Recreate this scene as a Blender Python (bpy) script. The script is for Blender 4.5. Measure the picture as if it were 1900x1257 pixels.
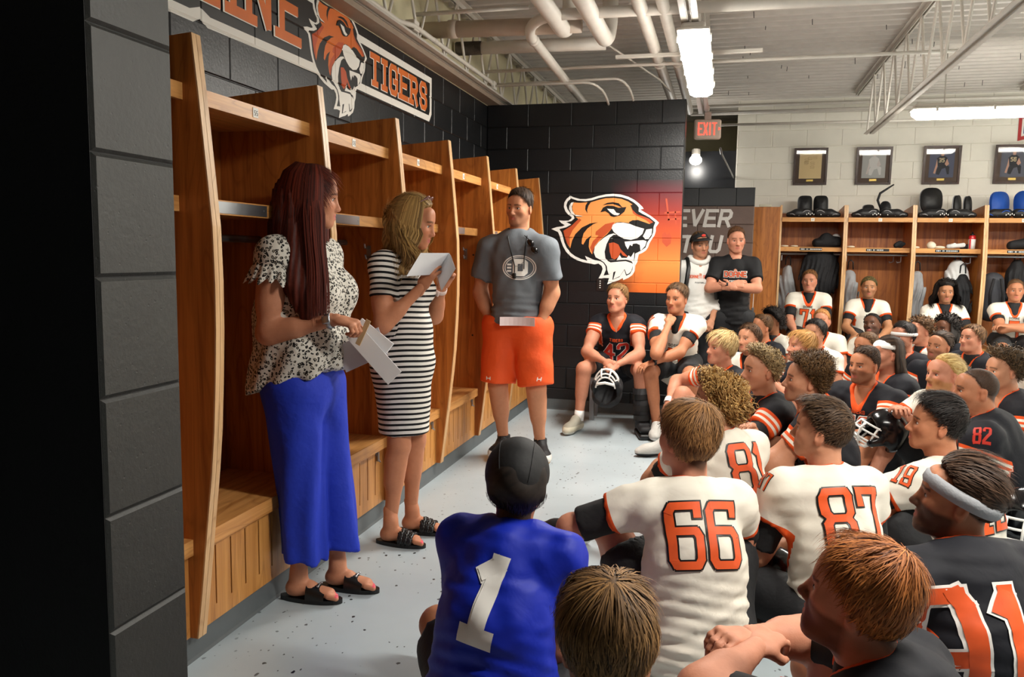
import bpy, bmesh, math, random
import numpy as np
from mathutils import Vector, Matrix, Euler
from mathutils.geometry import delaunay_2d_cdt
from mathutils.bvhtree import BVHTree

for _o in list(bpy.data.objects):
    bpy.data.objects.remove(_o)
SC = bpy.context.scene
COL = SC.collection
RN = random.Random(11)
RG = np.random.default_rng(11)
PI = math.pi

# ------------------------------------------------------------------ camera
CAMZ = 1.473
YAW, PITCH, ROLL = 0.25946565, 0.10687556, 0.01568278
cam_d = bpy.data.cameras.new('camera')
cam_d.sensor_width = 36.0
cam_d.lens = 36.0 * 1478.0 / 1900.0
cam_d.clip_start = 0.05
cam = bpy.data.objects.new('camera', cam_d)
COL.objects.link(cam)
_f = Vector((-math.sin(YAW) * math.cos(PITCH), math.cos(YAW) * math.cos(PITCH), -math.sin(PITCH)))
_r = Vector((math.cos(YAW), math.sin(YAW), 0))
_u = _r.cross(_f)
_r2 = _r * math.cos(ROLL) + _u * math.sin(ROLL)
_u2 = -_r * math.sin(ROLL) + _u * math.cos(ROLL)
_m = Matrix((_r2, _u2, -_f)).transposed().to_4x4()
_m.translation = (0, 0, CAMZ)
cam.matrix_world = _m
SC.camera = cam

# ------------------------------------------------------------------ world, exposure
w = bpy.data.worlds.new('world')
SC.world = w
w.use_nodes = True
w.node_tree.nodes['Background'].inputs[0].default_value = (1.0, 0.95, 0.88, 1)
w.node_tree.nodes['Background'].inputs[1].default_value = 0.02
SC.view_settings.view_transform = 'Standard'
SC.view_settings.look = 'None'
SC.view_settings.gamma = 1.0
SC.view_settings.use_curve_mapping = False
SC.view_settings.exposure = 0.58
try:
    SC.cycles.max_bounces = 6; SC.cycles.diffuse_bounces = 4; SC.cycles.glossy_bounces = 2; SC.cycles.adaptive_threshold = 0.04
except AttributeError:
    pass
LAMP_W = 80.0      # watts of each ceiling fixture
LAMP_COL = (1.0, 0.955, 0.88)
# ceiling fixtures: (x0, y0, x1, y1, z) of the lens; the first two are in view, the next two hang
# over the rest of the room outside the frame; the last is added to brighten the white wall
FIXTURES = [(-0.24, 4.87, -0.24, 6.55, 2.70), (1.53, 7.85, 3.21, 7.85, 2.70),
            (0.55, 2.15, 2.23, 2.15, 2.70), (4.3, 5.4, 5.98, 5.4, 2.70), (4.1, 7.85, 5.78, 7.85, 2.70)]

# ------------------------------------------------------------------ helpers: colour and nodes
def C3(r, g=None, b=None):
    if g is None:
        h = r.lstrip('#'); r, g, b = (int(h[i:i + 2], 16) for i in (0, 2, 4))
    return tuple(((x / 255) / 12.92 if x <= 10 else (((x / 255) + .055) / 1.055) ** 2.4) for x in (r, g, b))
def C4(*a):
    return C3(*a) + (1.0,)
def nd(nt, typ, ins=None, **props):
    n = nt.nodes.new(typ)
    for k, v in props.items():
        setattr(n, k, v)
    for k, v in (ins or {}).items():
        s = n.inputs[k]
        if isinstance(v, bpy.types.NodeSocket): nt.links.new(v, s)
        else: s.default_value = v
    return n
def ramp(nt, fac, stops, interp='LINEAR'):
    n = nt.nodes.new('ShaderNodeValToRGB')
    n.color_ramp.interpolation = interp
    e = n.color_ramp.elements
    while len(e) < len(stops): e.new(0.5)
    for i, (p, c) in enumerate(sorted(stops, key=lambda s: s[0])):
        e[i].position = p; e[i].color = tuple(c) + ((1,) if len(c) == 3 else ())
    nt.links.new(fac, n.inputs[0])
    return n.outputs[0]
def newmat(name):
    m = bpy.data.materials.new(name); m.use_nodes = True
    return m, m.node_tree, m.node_tree.nodes['Principled BSDF']
def mix(nt, fac, a, b, typ='MIX'):
    n = nt.nodes.new('ShaderNodeMix'); n.data_type = 'RGBA'; n.blend_type = typ
    for i, v in ((0, fac), (6, a), (7, b)):
        if isinstance(v, bpy.types.NodeSocket): nt.links.new(v, n.inputs[i])
        else: n.inputs[i].default_value = (tuple(v) + (1,) if hasattr(v, '__len__') and len(v) == 3 else v)
    return n.outputs[2]
def math_(nt, op, a, b=0.0):
    n = nt.nodes.new('ShaderNodeMath'); n.operation = op
    for i, v in ((0, a), (1, b)):
        if isinstance(v, bpy.types.NodeSocket): nt.links.new(v, n.inputs[i])
        else: n.inputs[i].default_value = v
    return n.outputs[0]
MATS = {}
def mat(name, col, rough=.5, metal=0., bump=None, var=0., emit=0., spec=.5, alpha=None):
    """plain procedural material: colour with a little noise variation and optional bump (scale, strength)"""
    if name in MATS: return MATS[name]
    m, nt, b = newmat(name)
    col = C3(*col) if not isinstance(col, str) else C3(col)
    b.inputs['Base Color'].default_value = col + (1,)
    b.inputs['Roughness'].default_value = rough
    b.inputs['Metallic'].default_value = metal
    b.inputs['Specular IOR Level'].default_value = spec
    tc = nd(nt, 'ShaderNodeTexCoord')
    if var:
        n = nd(nt, 'ShaderNodeTexNoise', {'Vector': tc.outputs['Object'], 'Scale': 9.0, 'Detail': 4.0})
        lo = tuple(x * (1 - var) for x in col); hi = tuple(min(1, x * (1 + var)) for x in col)
        nt.links.new(ramp(nt, n.outputs[0], [(.3, lo), (.7, hi)]), b.inputs['Base Color'])
    if bump:
        n = nd(nt, 'ShaderNodeTexNoise', {'Vector': tc.outputs['Object'], 'Scale': bump[0], 'Detail': 3.0})
        bp = nd(nt, 'ShaderNodeBump', {'Height': n.outputs[0], 'Strength': bump[1], 'Distance': .01})
        nt.links.new(bp.outputs[0], b.inputs['Normal'])
    if emit:
        b.inputs['Emission Color'].default_value = col + (1,)
        b.inputs['Emission Strength'].default_value = emit
    MATS[name] = m
    return m
def wood(name, axis, dark, light, rough=.38):
    if name in MATS: return MATS[name]
    m, nt, b = newmat(name)
    tc = nd(nt, 'ShaderNodeTexCoord'); oi = nd(nt, 'ShaderNodeObjectInfo')
    off = nd(nt, 'ShaderNodeVectorMath', {0: tc.outputs['Object'], 1: oi.outputs['Random']}, operation='ADD')
    sc = {'X': (1.2, 26, 26), 'Y': (26, 1.2, 26), 'Z': (26, 26, 1.2)}[axis]
    mp = nd(nt, 'ShaderNodeMapping', {'Vector': off.outputs[0], 'Scale': sc})
    n1 = nd(nt, 'ShaderNodeTexNoise', {'Vector': mp.outputs[0], 'Scale': 1.0, 'Detail': 6.0, 'Roughness': .65, 'Distortion': .4})
    sc2 = {'X': (.9, 5, 5), 'Y': (5, .9, 5), 'Z': (5, 5, .9)}[axis]
    mp2 = nd(nt, 'ShaderNodeMapping', {'Vector': off.outputs[0], 'Scale': sc2})
    n2 = nd(nt, 'ShaderNodeTexNoise', {'Vector': mp2.outputs[0], 'Scale': 1.0, 'Detail': 2.0, 'Distortion': 1.2})
    rings = math_(nt, 'FRACT', math_(nt, 'MULTIPLY', n2.outputs[0], 7.0))
    c1 = ramp(nt, n1.outputs[0], [(.32, C3(*dark)), (.62, C3(*light))])
    c2 = ramp(nt, rings, [(0, (.72, .66, .6)), (.18, (1, 1, 1)), (.9, (.95, .93, .9)), (1, (.72, .66, .6))])
    nt.links.new(mix(nt, .75, c1, c2, 'MULTIPLY'), b.inputs['Base Color'])
    b.inputs['Roughness'].default_value = rough
    bp = nd(nt, 'ShaderNodeBump', {'Height': n1.outputs[0], 'Strength': .08, 'Distance': .005})
    nt.links.new(bp.outputs[0], b.inputs['Normal'])
    MATS[name] = m
    return m

# ------------------------------------------------------------------ helpers: meshes
def tag(o, label=None, cat=None, group=None, kind=None):
    if label: o['label'] = label
    if cat: o['category'] = cat
    if group: o['group'] = group
    if kind: o['kind'] = kind
    return o
def empty(name, loc, label=None, cat=None, group=None, rz=0.):
    o = bpy.data.objects.new(name, None); COL.objects.link(o)
    o.location = loc; o.rotation_euler = (0, 0, rz); o.empty_display_size = .1
    return tag(o, label, cat, group)
def meshobj(name, v, f, mats, parent=None, mi=None, smooth=False, attrs=None, world=True):
    """one mesh object; v in world coordinates (moved into the parent's frame)"""
    v = np.asarray(v, dtype=np.float64).reshape(-1, 3)
    me = bpy.data.meshes.new(name)
    if parent is not None and world:
        mw = np.array(pmat(parent).inverted())
        v = v @ mw[:3, :3].T + mw[:3, 3]
    if isinstance(f, np.ndarray):
        n, k = f.shape
        me.vertices.add(len(v)); me.vertices.foreach_set('co', v.astype(np.float32).ravel())
        me.loops.add(n * k); me.loops.foreach_set('vertex_index', f.astype(np.int32).ravel())
        me.polygons.add(n); me.polygons.foreach_set('loop_start', np.arange(0, n * k, k, dtype=np.int32))
        me.update(calc_edges=True)
    else:
        me.from_pydata([tuple(x) for x in v], [], f)
    for m in (mats if isinstance(mats, (list, tuple)) else [mats]): me.materials.append(m)
    if mi is not None: me.polygons.foreach_set('material_index', np.asarray(mi, dtype=np.int32))
    if smooth: me.polygons.foreach_set('use_smooth', np.ones(len(me.polygons), dtype=bool))
    for k, a in (attrs or {}).items():
        a = np.asarray(a, dtype=np.float32)
        if a.ndim == 1:
            me.attributes.new(k, 'FLOAT', 'POINT').data.foreach_set('value', a)
        else:
            c = np.ones((len(a), 4), np.float32); c[:, :3] = a
            me.attributes.new(k, 'FLOAT_COLOR', 'POINT').data.foreach_set('color', c.ravel())
    me.update()
    o = bpy.data.objects.new(name, me); COL.objects.link(o)
    if parent is not None: o.parent = parent
    return o
def pmat(o):
    m = Matrix.LocRotScale(o.location, o.rotation_euler, o.scale)
    return m if o.parent is None else pmat(o.parent) @ m
class MB:
    def __init__(s): s.v, s.f, s.m = [], [], []
    def add(s, v, f, mi=0):
        o = len(s.v); s.v += [tuple(x) for x in v]; s.f += [tuple(i + o for i in q) for q in f]; s.m += [mi] * len(f); return s
    def box(s, lo, hi, mi=0, M=None):
        v = [Vector((x, y, z)) for x in (lo[0], hi[0]) for y in (lo[1], hi[1]) for z in (lo[2], hi[2])]
        if M is not None: v = [M @ p for p in v]
        return s.add(v, [(0, 1, 3, 2), (4, 6, 7, 5), (0, 4, 5, 1), (2, 3, 7, 6), (0, 2, 6, 4), (1, 5, 7, 3)], mi)
    def rbox(s, lo, hi, r=.01, mi=0, M=None):
        """box with chamfered edges"""
        lo, hi = Vector(lo), Vector(hi); c = (lo + hi) / 2; h = (hi - lo) / 2
        bm = bmesh.new(); bmesh.ops.create_cube(bm, size=2.0)
        for q in bm.verts: q.co = Vector((q.co.x * h.x, q.co.y * h.y, q.co.z * h.z)) + c
        bmesh.ops.bevel(bm, geom=bm.edges[:], offset=min(r, min(h) * .9), segments=2, profile=.5, affect='EDGES')
        return s.bm(bm, mi, M)
    def bm(s, bm, mi=0, M=None):
        bm.verts.index_update()
        v = [(M @ q.co if M is not None else q.co.copy()) for q in bm.verts]
        f = [tuple(q.index for q in fc.verts) for fc in bm.faces]; bm.free()
        return s.add(v, f, mi)
    def prism(s, poly, d0, d1, fn, mi=0, mside=None):
        """poly 2-D extruded from d0 to d1; fn(u, v, d) -> xyz"""
        n = len(poly); a = [fn(u, v, d0) for u, v in poly]; b = [fn(u, v, d1) for u, v in poly]
        s.add(a + b, [tuple(range(n)), tuple(range(2 * n - 1, n - 1, -1))], mi)
        return s.add(a + b, [(i, i + n, (i + 1) % n + n, (i + 1) % n) for i in range(n)], mi if mside is None else mside)
    def tube(s, pts, r, n=10, mi=0, caps=True):
        pts = [Vector(p) for p in pts]; k = len(pts)
        rs = r if hasattr(r, '__len__') else [r] * k
        t0 = (pts[1] - pts[0]).normalized(); up = Vector((0, 0, 1)) if abs(t0.z) < .9 else Vector((1, 0, 0))
        x = t0.cross(up).normalized(); ring = []
        for i, p in enumerate(pts):
            t = (pts[min(i + 1, k - 1)] - pts[max(i - 1, 0)]).normalized()
            x = (x - t * x.dot(t)).normalized(); y = t.cross(x)
            sc = 1.0
            if 0 < i < k - 1:
                c = (pts[i] - pts[i - 1]).normalized().dot((pts[i + 1] - pts[i]).normalized())
                sc = 1 / max(.5, math.sqrt((1 + c) / 2))
            ring.append([p + (x * math.cos(2 * PI * j / n) + y * math.sin(2 * PI * j / n)) * rs[i] * (sc if sc < 1.05 else 1.0) for j in range(n)])
        v = [q for rg in ring for q in rg]
        f = [(i * n + j, i * n + (j + 1) % n, (i + 1) * n + (j + 1) % n, (i + 1) * n + j) for i in range(k - 1) for j in range(n)]
        if caps: f += [tuple(range(n - 1, -1, -1)), tuple((k - 1) * n + j for j in range(n))]
        return s.add(v, f, mi)
    def lathe(s, prof, M=None, n=16, mi=0):
        """prof list of (r, z) about local z"""
        v = []; M = M or Matrix()
        for r, z in prof: v += [M @ Vector((r * math.cos(2 * PI * j / n), r * math.sin(2 * PI * j / n), z)) for j in range(n)]
        f = [(i * n + j, i * n + (j + 1) % n, (i + 1) * n + (j + 1) % n, (i + 1) * n + j) for i in range(len(prof) - 1) for j in range(n)]
        return s.add(v, f, mi)
    def ell(s, c, r, n=14, mi=0, M=None):
        k = n // 2; v = []; c = Vector(c)
        for i in range(k + 1):
            a = PI * i / k
            for j in range(n):
                b = 2 * PI * j / n
                p = Vector((r[0] * math.sin(a) * math.cos(b), r[1] * math.sin(a) * math.sin(b), r[2] * math.cos(a)))
                v.append(c + (M @ p if M is not None else p))
        f = [(i * n + j, (i + 1) * n + j, (i + 1) * n + (j + 1) % n, i * n + (j + 1) % n) for i in range(k) for j in range(n)]
        return s.add(v, f, mi)
    def build(s, name, mats, parent=None, smooth=False, **t):
        o = meshobj(name, s.v, s.f, mats, parent, s.m, smooth)
        return tag(o, **t) if t else o
def bez(p0, p1, p2, p3, n=12):
    p0, p1, p2, p3 = map(Vector, (p0, p1, p2, p3)); o = []
    for i in range(n + 1):
        t = i / n; o.append(p0 * (1 - t) ** 3 + p1 * 3 * t * (1 - t) ** 2 + p2 * 3 * t * t * (1 - t) + p3 * t ** 3)
    return o
def arc3(a, c, b, n=6):
    """rounded corner from a round corner point c to b"""
    return bez(a, Vector(a).lerp(Vector(c), .6), Vector(b).lerp(Vector(c), .6), b, n)
def inpoly(x, y, poly):
    r = np.zeros(len(x), bool); n = len(poly)
    for i in range(n):
        x1, y1 = poly[i]; x2, y2 = poly[(i + 1) % n]
        if y1 == y2: continue
        c = ((y1 > y) != (y2 > y)) & (x < (x2 - x1) * (y - y1) / (y2 - y1) + x1)
        r ^= c
    return r

# ------------------------------------------------------------------ room dimensions (metres)
CH, CW = 0.2032, 0.4064            # block course
LWX, TWY = -2.22, 7.33             # left wall, tiger wall
EWY, WWY = 9.30, 10.65             # corridor wall, far white wall
DECK = 3.42

# ------------------------------------------------------------------ materials of the room
def paint(name, col, rough, rough2=None, var=.12, strength=.35):
    m, nt, b = newmat(name)
    tc = nd(nt, 'ShaderNodeTexCoord'); oi = nd(nt, 'ShaderNodeObjectInfo')
    off = nd(nt, 'ShaderNodeVectorMath', {0: tc.outputs['Object'], 1: oi.outputs['Location']}, operation='ADD')
    n1 = nd(nt, 'ShaderNodeTexNoise', {'Vector': off.outputs[0], 'Scale': 70.0, 'Detail': 4.0, 'Roughness': .6})
    n2 = nd(nt, 'ShaderNodeTexNoise', {'Vector': off.outputs[0], 'Scale': 7.0, 'Detail': 3.0})
    c = C3(*col)
    nt.links.new(ramp(nt, n2.outputs[0], [(.3, tuple(x * (1 - var) for x in c)), (.7, tuple(x * (1 + var) for x in c))]), b.inputs['Base Color'])
    b.inputs['Roughness'].default_value = rough
    v = nd(nt, 'ShaderNodeTexVoronoi', {'Vector': off.outputs[0], 'Scale': 55.0})
    pit = ramp(nt, v.outputs['Distance'], [(.02, (0, 0, 0)), (.14, (1, 1, 1))])
    h = mix(nt, .35, n1.outputs[0], pit)
    bp = nd(nt, 'ShaderNodeBump', {'Height': h, 'Strength': strength, 'Distance': .006})
    nt.links.new(bp.outputs[0], b.inputs['Normal'])
    MATS[name] = m
    return m
M_BLACK = paint('black_block_paint', (17, 19, 22), .40)
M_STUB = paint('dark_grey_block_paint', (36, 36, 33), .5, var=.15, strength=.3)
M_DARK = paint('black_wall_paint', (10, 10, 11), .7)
M_WHITE = paint('white_block_paint', (238, 234, 222), .55, var=.02, strength=.15)
M_CREAM = paint('cream_block_paint', (214, 206, 172), .6, var=.04, strength=.2)
M_BROWN = paint('brown_mural_print', (98, 76, 66), .45)
M_PIPE = mat('painted_pipe', (214, 208, 198), .45, var=.06)
M_PIPE2 = mat('painted_steel', (196, 190, 180), .5, var=.07)
M_TAN = mat('insulated_pipe', (188, 172, 156), .6, var=.08, bump=(30, .15))
M_STEEL = mat('galvanised_steel', (150, 152, 155), .35, .8, var=.1)
M_COVE = mat('grey_rubber_base', (92, 98, 100), .45, var=.06)
M_FLOOR, nt, b = newmat('grey_epoxy_floor')
tc = nd(nt, 'ShaderNodeTexCoord')
n1 = nd(nt, 'ShaderNodeTexNoise', {'Vector': tc.outputs['Object'], 'Scale': 1.7, 'Detail': 5.0})
base = ramp(nt, n1.outputs[0], [(.3, C3(166, 178, 184)), (.7, C3(182, 193, 198))])
mpf = nd(nt, 'ShaderNodeMapping', {'Vector': tc.outputs['Object'], 'Scale': (1.0, .75, 1.0), 'Rotation': (0, 0, .5)})
dist = nd(nt, 'ShaderNodeTexNoise', {'Vector': tc.outputs['Object'], 'Scale': 60.0, 'Detail': 2.0})
dv = nd(nt, 'ShaderNodeVectorMath', {0: dist.outputs['Color'], 1: (.012, .012, 0)}, operation='MULTIPLY')
dv2 = nd(nt, 'ShaderNodeVectorMath', {0: mpf.outputs[0], 1: dv.outputs[0]}, operation='ADD')
fl = None
for s, thr in ((26.0, .16), (43.0, .13)):
    v = nd(nt, 'ShaderNodeTexVoronoi', {'Vector': dv2.outputs[0], 'Scale': s})
    d = ramp(nt, v.outputs['Distance'], [(thr, (1, 1, 1)), (thr + .02, (0, 0, 0))])
    sep = nd(nt, 'ShaderNodeSeparateColor', {0: v.outputs['Color']})
    pick = ramp(nt, sep.outputs[0], [(.70, (0, 0, 0)), (.71, (1, 1, 1))], 'CONSTANT')
    k = mix(nt, 1.0, d, pick, 'MULTIPLY')
    fl = k if fl is None else mix(nt, 1.0, fl, k, 'LIGHTEN')
n3 = nd(nt, 'ShaderNodeTexNoise', {'Vector': tc.outputs['Object'], 'Scale': 1.1, 'Detail': 2.0})
clus = ramp(nt, n3.outputs[0], [(.35, (.25, .25, .25)), (.6, (1, 1, 1))])
fl = mix(nt, 1.0, fl, clus, 'MULTIPLY')
nt.links.new(mix(nt, fl, base, C3(22, 24, 26)), b.inputs['Base Color'])
b.inputs['Roughness'].default_value = .33
W_PAN = wood('oak_panel', 'Z', (142, 78, 28), (196, 122, 54))
W_EDGE = wood('oak_edge', 'Z', (196, 150, 100), (224, 184, 136))
W_SHY = wood('oak_shelf_y', 'Y', (180, 120, 60), (220, 162, 96))
W_SHX = wood('oak_shelf_x', 'X', (180, 120, 60), (220, 162, 96))
W_BACK = wood('oak_back', 'Z', (126, 68, 26), (176, 106, 46))
W_FRONT = wood('oak_bench_front', 'Z', (178, 118, 56), (210, 150, 82))
M_PLATE = mat('brushed_plate', (176, 180, 186), .28, .9, var=.05)
M_BLK = mat('black_plastic', (14, 14, 15), .45)
M_WHT = mat('white_print', (236, 234, 228), .55)
M_ORG = mat('orange_print', (214, 108, 34), .5, var=.06)
M_ORGL = mat('light_orange_print', (240, 152, 78), .5)
M_ORGD = mat('dark_orange_print', (188, 78, 34), .5)
M_BKP = mat('black_print', (16, 16, 17), .42)

# ------------------------------------------------------------------ floor, ceiling deck, walls
def struct(o):
    o['kind'] = 'structure'; return o
struct(MB().box((-2.6, -1.0, -.1), (6.6, 12.6, 0)).build('floor', M_FLOOR))
# corrugated steel roof deck: ribs along x
mb = MB(); per = .152; prof = []
y = .0
while y < 12.4:
    prof += [(y, 0), (y + .045, 0), (y + .06, .038), (y + per - .015, .038)]; y += per
v = []
for x in (-2.5, 6.5): v += [(x, py, DECK + pz) for py, pz in prof]
n = len(prof)
mb.add(v, [(i, i + 1, n + i + 1, n + i) for i in range(n - 1)])
mb.box((-2.5, 0, DECK + .05), (6.5, 12.4, DECK + .08))
struct(mb.build('ceiling', mat('painted_deck', (204, 198, 190), .6, var=.05)))

BLK = {}
def block_mesh(w, h, m):
    k = (round(w, 3), round(h, 3), m.name)
    if k in BLK: return BLK[k]
    mb = MB(); c, d = .006, .005
    o = [(0, 0), (w, 0), (w, h), (0, h)]; i = [(c, c), (w - c, c), (w - c, h - c), (c, h - c)]
    v = [(x, d, z) for x, z in o] + [(x, 0, z) for x, z in i] + [(x, .03, z) for x, z in o]
    f = [(4, 5, 6, 7)] + [(j, (j + 1) % 4, 4 + (j + 1) % 4, 4 + j) for j in range(4)] + [(8 + j, 8 + (j + 1) % 4, (j + 1) % 4, j) for j in range(4)]
    ob = MB().add(v, f).build('block', m)
    me = ob.data; bpy.data.objects.remove(ob); BLK[k] = me
    return me
def blocks(parent, u0, u1, r0, r1, joint0, place, rz, m, flip=False):
    """courses r0..r1-1 of blocks between u0 and u1; joint0 = a joint of the odd courses; place(u, z) -> xyz of the lower corner"""
    for r in range(r0, r1):
        j = joint0 + (0 if r % 2 else CW / 2)
        k = math.floor((u0 - j) / CW)
        a = j + k * CW
        while a < u1 - .004:
            lo, hi = max(a, u0), min(a + CW, u1)
            if hi - lo > .012:
                mm = m(r, lo, hi) if callable(m) else m
                o = bpy.data.objects.new('block', block_mesh(hi - lo - .002, CH - .002, mm)); COL.objects.link(o)
                o.location = place(hi - .001 if flip else lo + .001, r * CH + .001); o.rotation_euler = (0, 0, rz); o.parent = parent
            a += CW
wl = struct(MB().box((LWX - .2, -.5, 0), (LWX - .0055, 12.6, 14 * CH)).build('wall_left', M_BLACK))
blocks(wl, 2.0, TWY, 9, 14, 3.28, lambda u, z: (LWX, u, z), PI / 2, M_BLACK)
struct(MB().box((LWX - .2, -.5, 14 * CH), (LWX + .0, 12.6, DECK + .05)).build('trim_1', M_CREAM))
wt = struct(MB().box((LWX, TWY + .0055, 0), (-.395, TWY + .2, 14 * CH)).build('wall_back', M_BLACK))
blocks(wt, LWX, -.395, 0, 14, -1.413, lambda u, z: (u, TWY, z), 0, M_BLACK)
we = struct(MB().box((-2.2, EWY + .0055, 0), (.283, EWY + .2, 11 * CH)).build('wall_corridor', M_BLACK))
blocks(we, -.62, .283, 0, 11, .283 - CW, lambda u, z: (u, EWY, z), 0, lambda r, a, bb: M_BLACK if r == 10 else M_BROWN)
ww = struct(MB().box((.075, WWY + .0055, 0), (6.6, WWY + .2, DECK + .05)).build('wall_far', M_WHITE))
blocks(ww, .075, 4.0, 10, 17, .70, lambda u, z: (u, WWY, z), 0, M_WHITE)
struct(MB().box((-2.5, 12.2, 0), (.3, 12.4, DECK + .05)).build('wall_beyond', M_CREAM))
struct(MB().box((.075, WWY + .2, 0), (.28, 12.3, DECK + .05)).build('wall_return', M_CREAM))
struct(MB().box((-2.2, 10.85, 2.05), (.07, 11.0, 2.83)).build('trim_2', mat('gloss_black_bulkhead', (20, 22, 26), .35)))
struct(MB().box((6.4, -1, 0), (6.6, 12.6, DECK + .05)).build('wall_right', M_WHITE))
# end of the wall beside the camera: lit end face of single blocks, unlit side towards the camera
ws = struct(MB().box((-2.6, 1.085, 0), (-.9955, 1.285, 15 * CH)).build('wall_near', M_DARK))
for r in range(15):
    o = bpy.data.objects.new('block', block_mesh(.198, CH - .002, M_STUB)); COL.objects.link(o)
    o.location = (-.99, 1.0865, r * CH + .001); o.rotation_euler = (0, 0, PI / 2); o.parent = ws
# cove base
struct(MB().prism([(0, 0), (.011, 0), (.006, .012), (.004, .1), (0, .1)], 1.3, TWY, lambda u, v, d: (-1.79 + u, d, v)).build('baseboard_left', M_COVE))
struct(MB().prism([(0, 0), (.011, 0), (.006, .012), (.004, .1), (0, .1)], -1.79, -.395, lambda u, v, d: (d, TWY - u, v)).build('baseboard_back', M_COVE))

# ------------------------------------------------------------------ lockers
PROF = [(-2.2, 2.13), (-1.712, 2.17), (-1.69, 1.97), (-1.668, 1.742), (-1.65, 1.547), (-1.645, 1.36), (-1.646, 1.2), (-1.652, 1.037), (-1.662, .85),
        (-1.676, .70), (-1.704, .461), (-1.73, .24), (-1.748, .10), (-1.80, .10), (-2.2, .10)]
PROF[0] = (-2.2, 2.13)
def side_panel(root, c0, c1, fn):
    o = MB().prism(PROF, c0, c1, fn, 0, 0).build('side_panel', W_PAN, root)
    e = []
    mbn = MB(); q = PROF[1:13]; n = len(q)
    e0, e1 = min(c0, c1) - .0, max(c0, c1) + .0
    v = []
    for (u, z) in q: v += [fn(u, z, e0), fn(u + .006, z, e0), fn(u + .006, z, e1), fn(u, z, e1)]
    f = []
    for i in range(n - 1):
        a, b_ = i * 4, i * 4 + 4
        f += [(a, b_, b_ + 1, a + 1), (a + 1, b_ + 1, b_ + 2, a + 2), (a + 2, b_ + 2, b_ + 3, a + 3)]
    f += [(0, 1, 2, 3), (4 * n - 1, 4 * n - 2, 4 * n - 3, 4 * n - 4)]
    mbn.add(v, f).build('edge_band', W_EDGE, o)
def slotted(mb, u0, u1, z0, z1, sl, fn):
    """board between u0,u1 x z0,z1 with open slots sl=[(u, zlo, zhi)] 8 mm wide"""
    cuts = sorted(sl); x = u0
    zl, zh = cuts[0][1], cuts[0][2]
    def bx(a, b_, c, d):
        if b_ - a < 1e-4 or d - c < 1e-4: return
        p = [fn(a, c, 0), fn(b_, c, 0), fn(b_, d, 0), fn(a, d, 0), fn(a, c, 1), fn(b_, c, 1), fn(b_, d, 1), fn(a, d, 1)]
        mb.add(p, [(0, 1, 2, 3), (7, 6, 5, 4), (0, 4, 5, 1), (1, 5, 6, 2), (2, 6, 7, 3), (3, 7, 4, 0)])
    bx(u0, u1, z0, zl); bx(u0, u1, zh, z1)
    for (u, _, _) in cuts:
        bx(x, u - .004, zl, zh); x = u + .004
    bx(x, u1, zl, zh)
def glyph_mesh(): pass
LY = [2.335 + .83 * k for k in range(-1, 7)]
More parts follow.
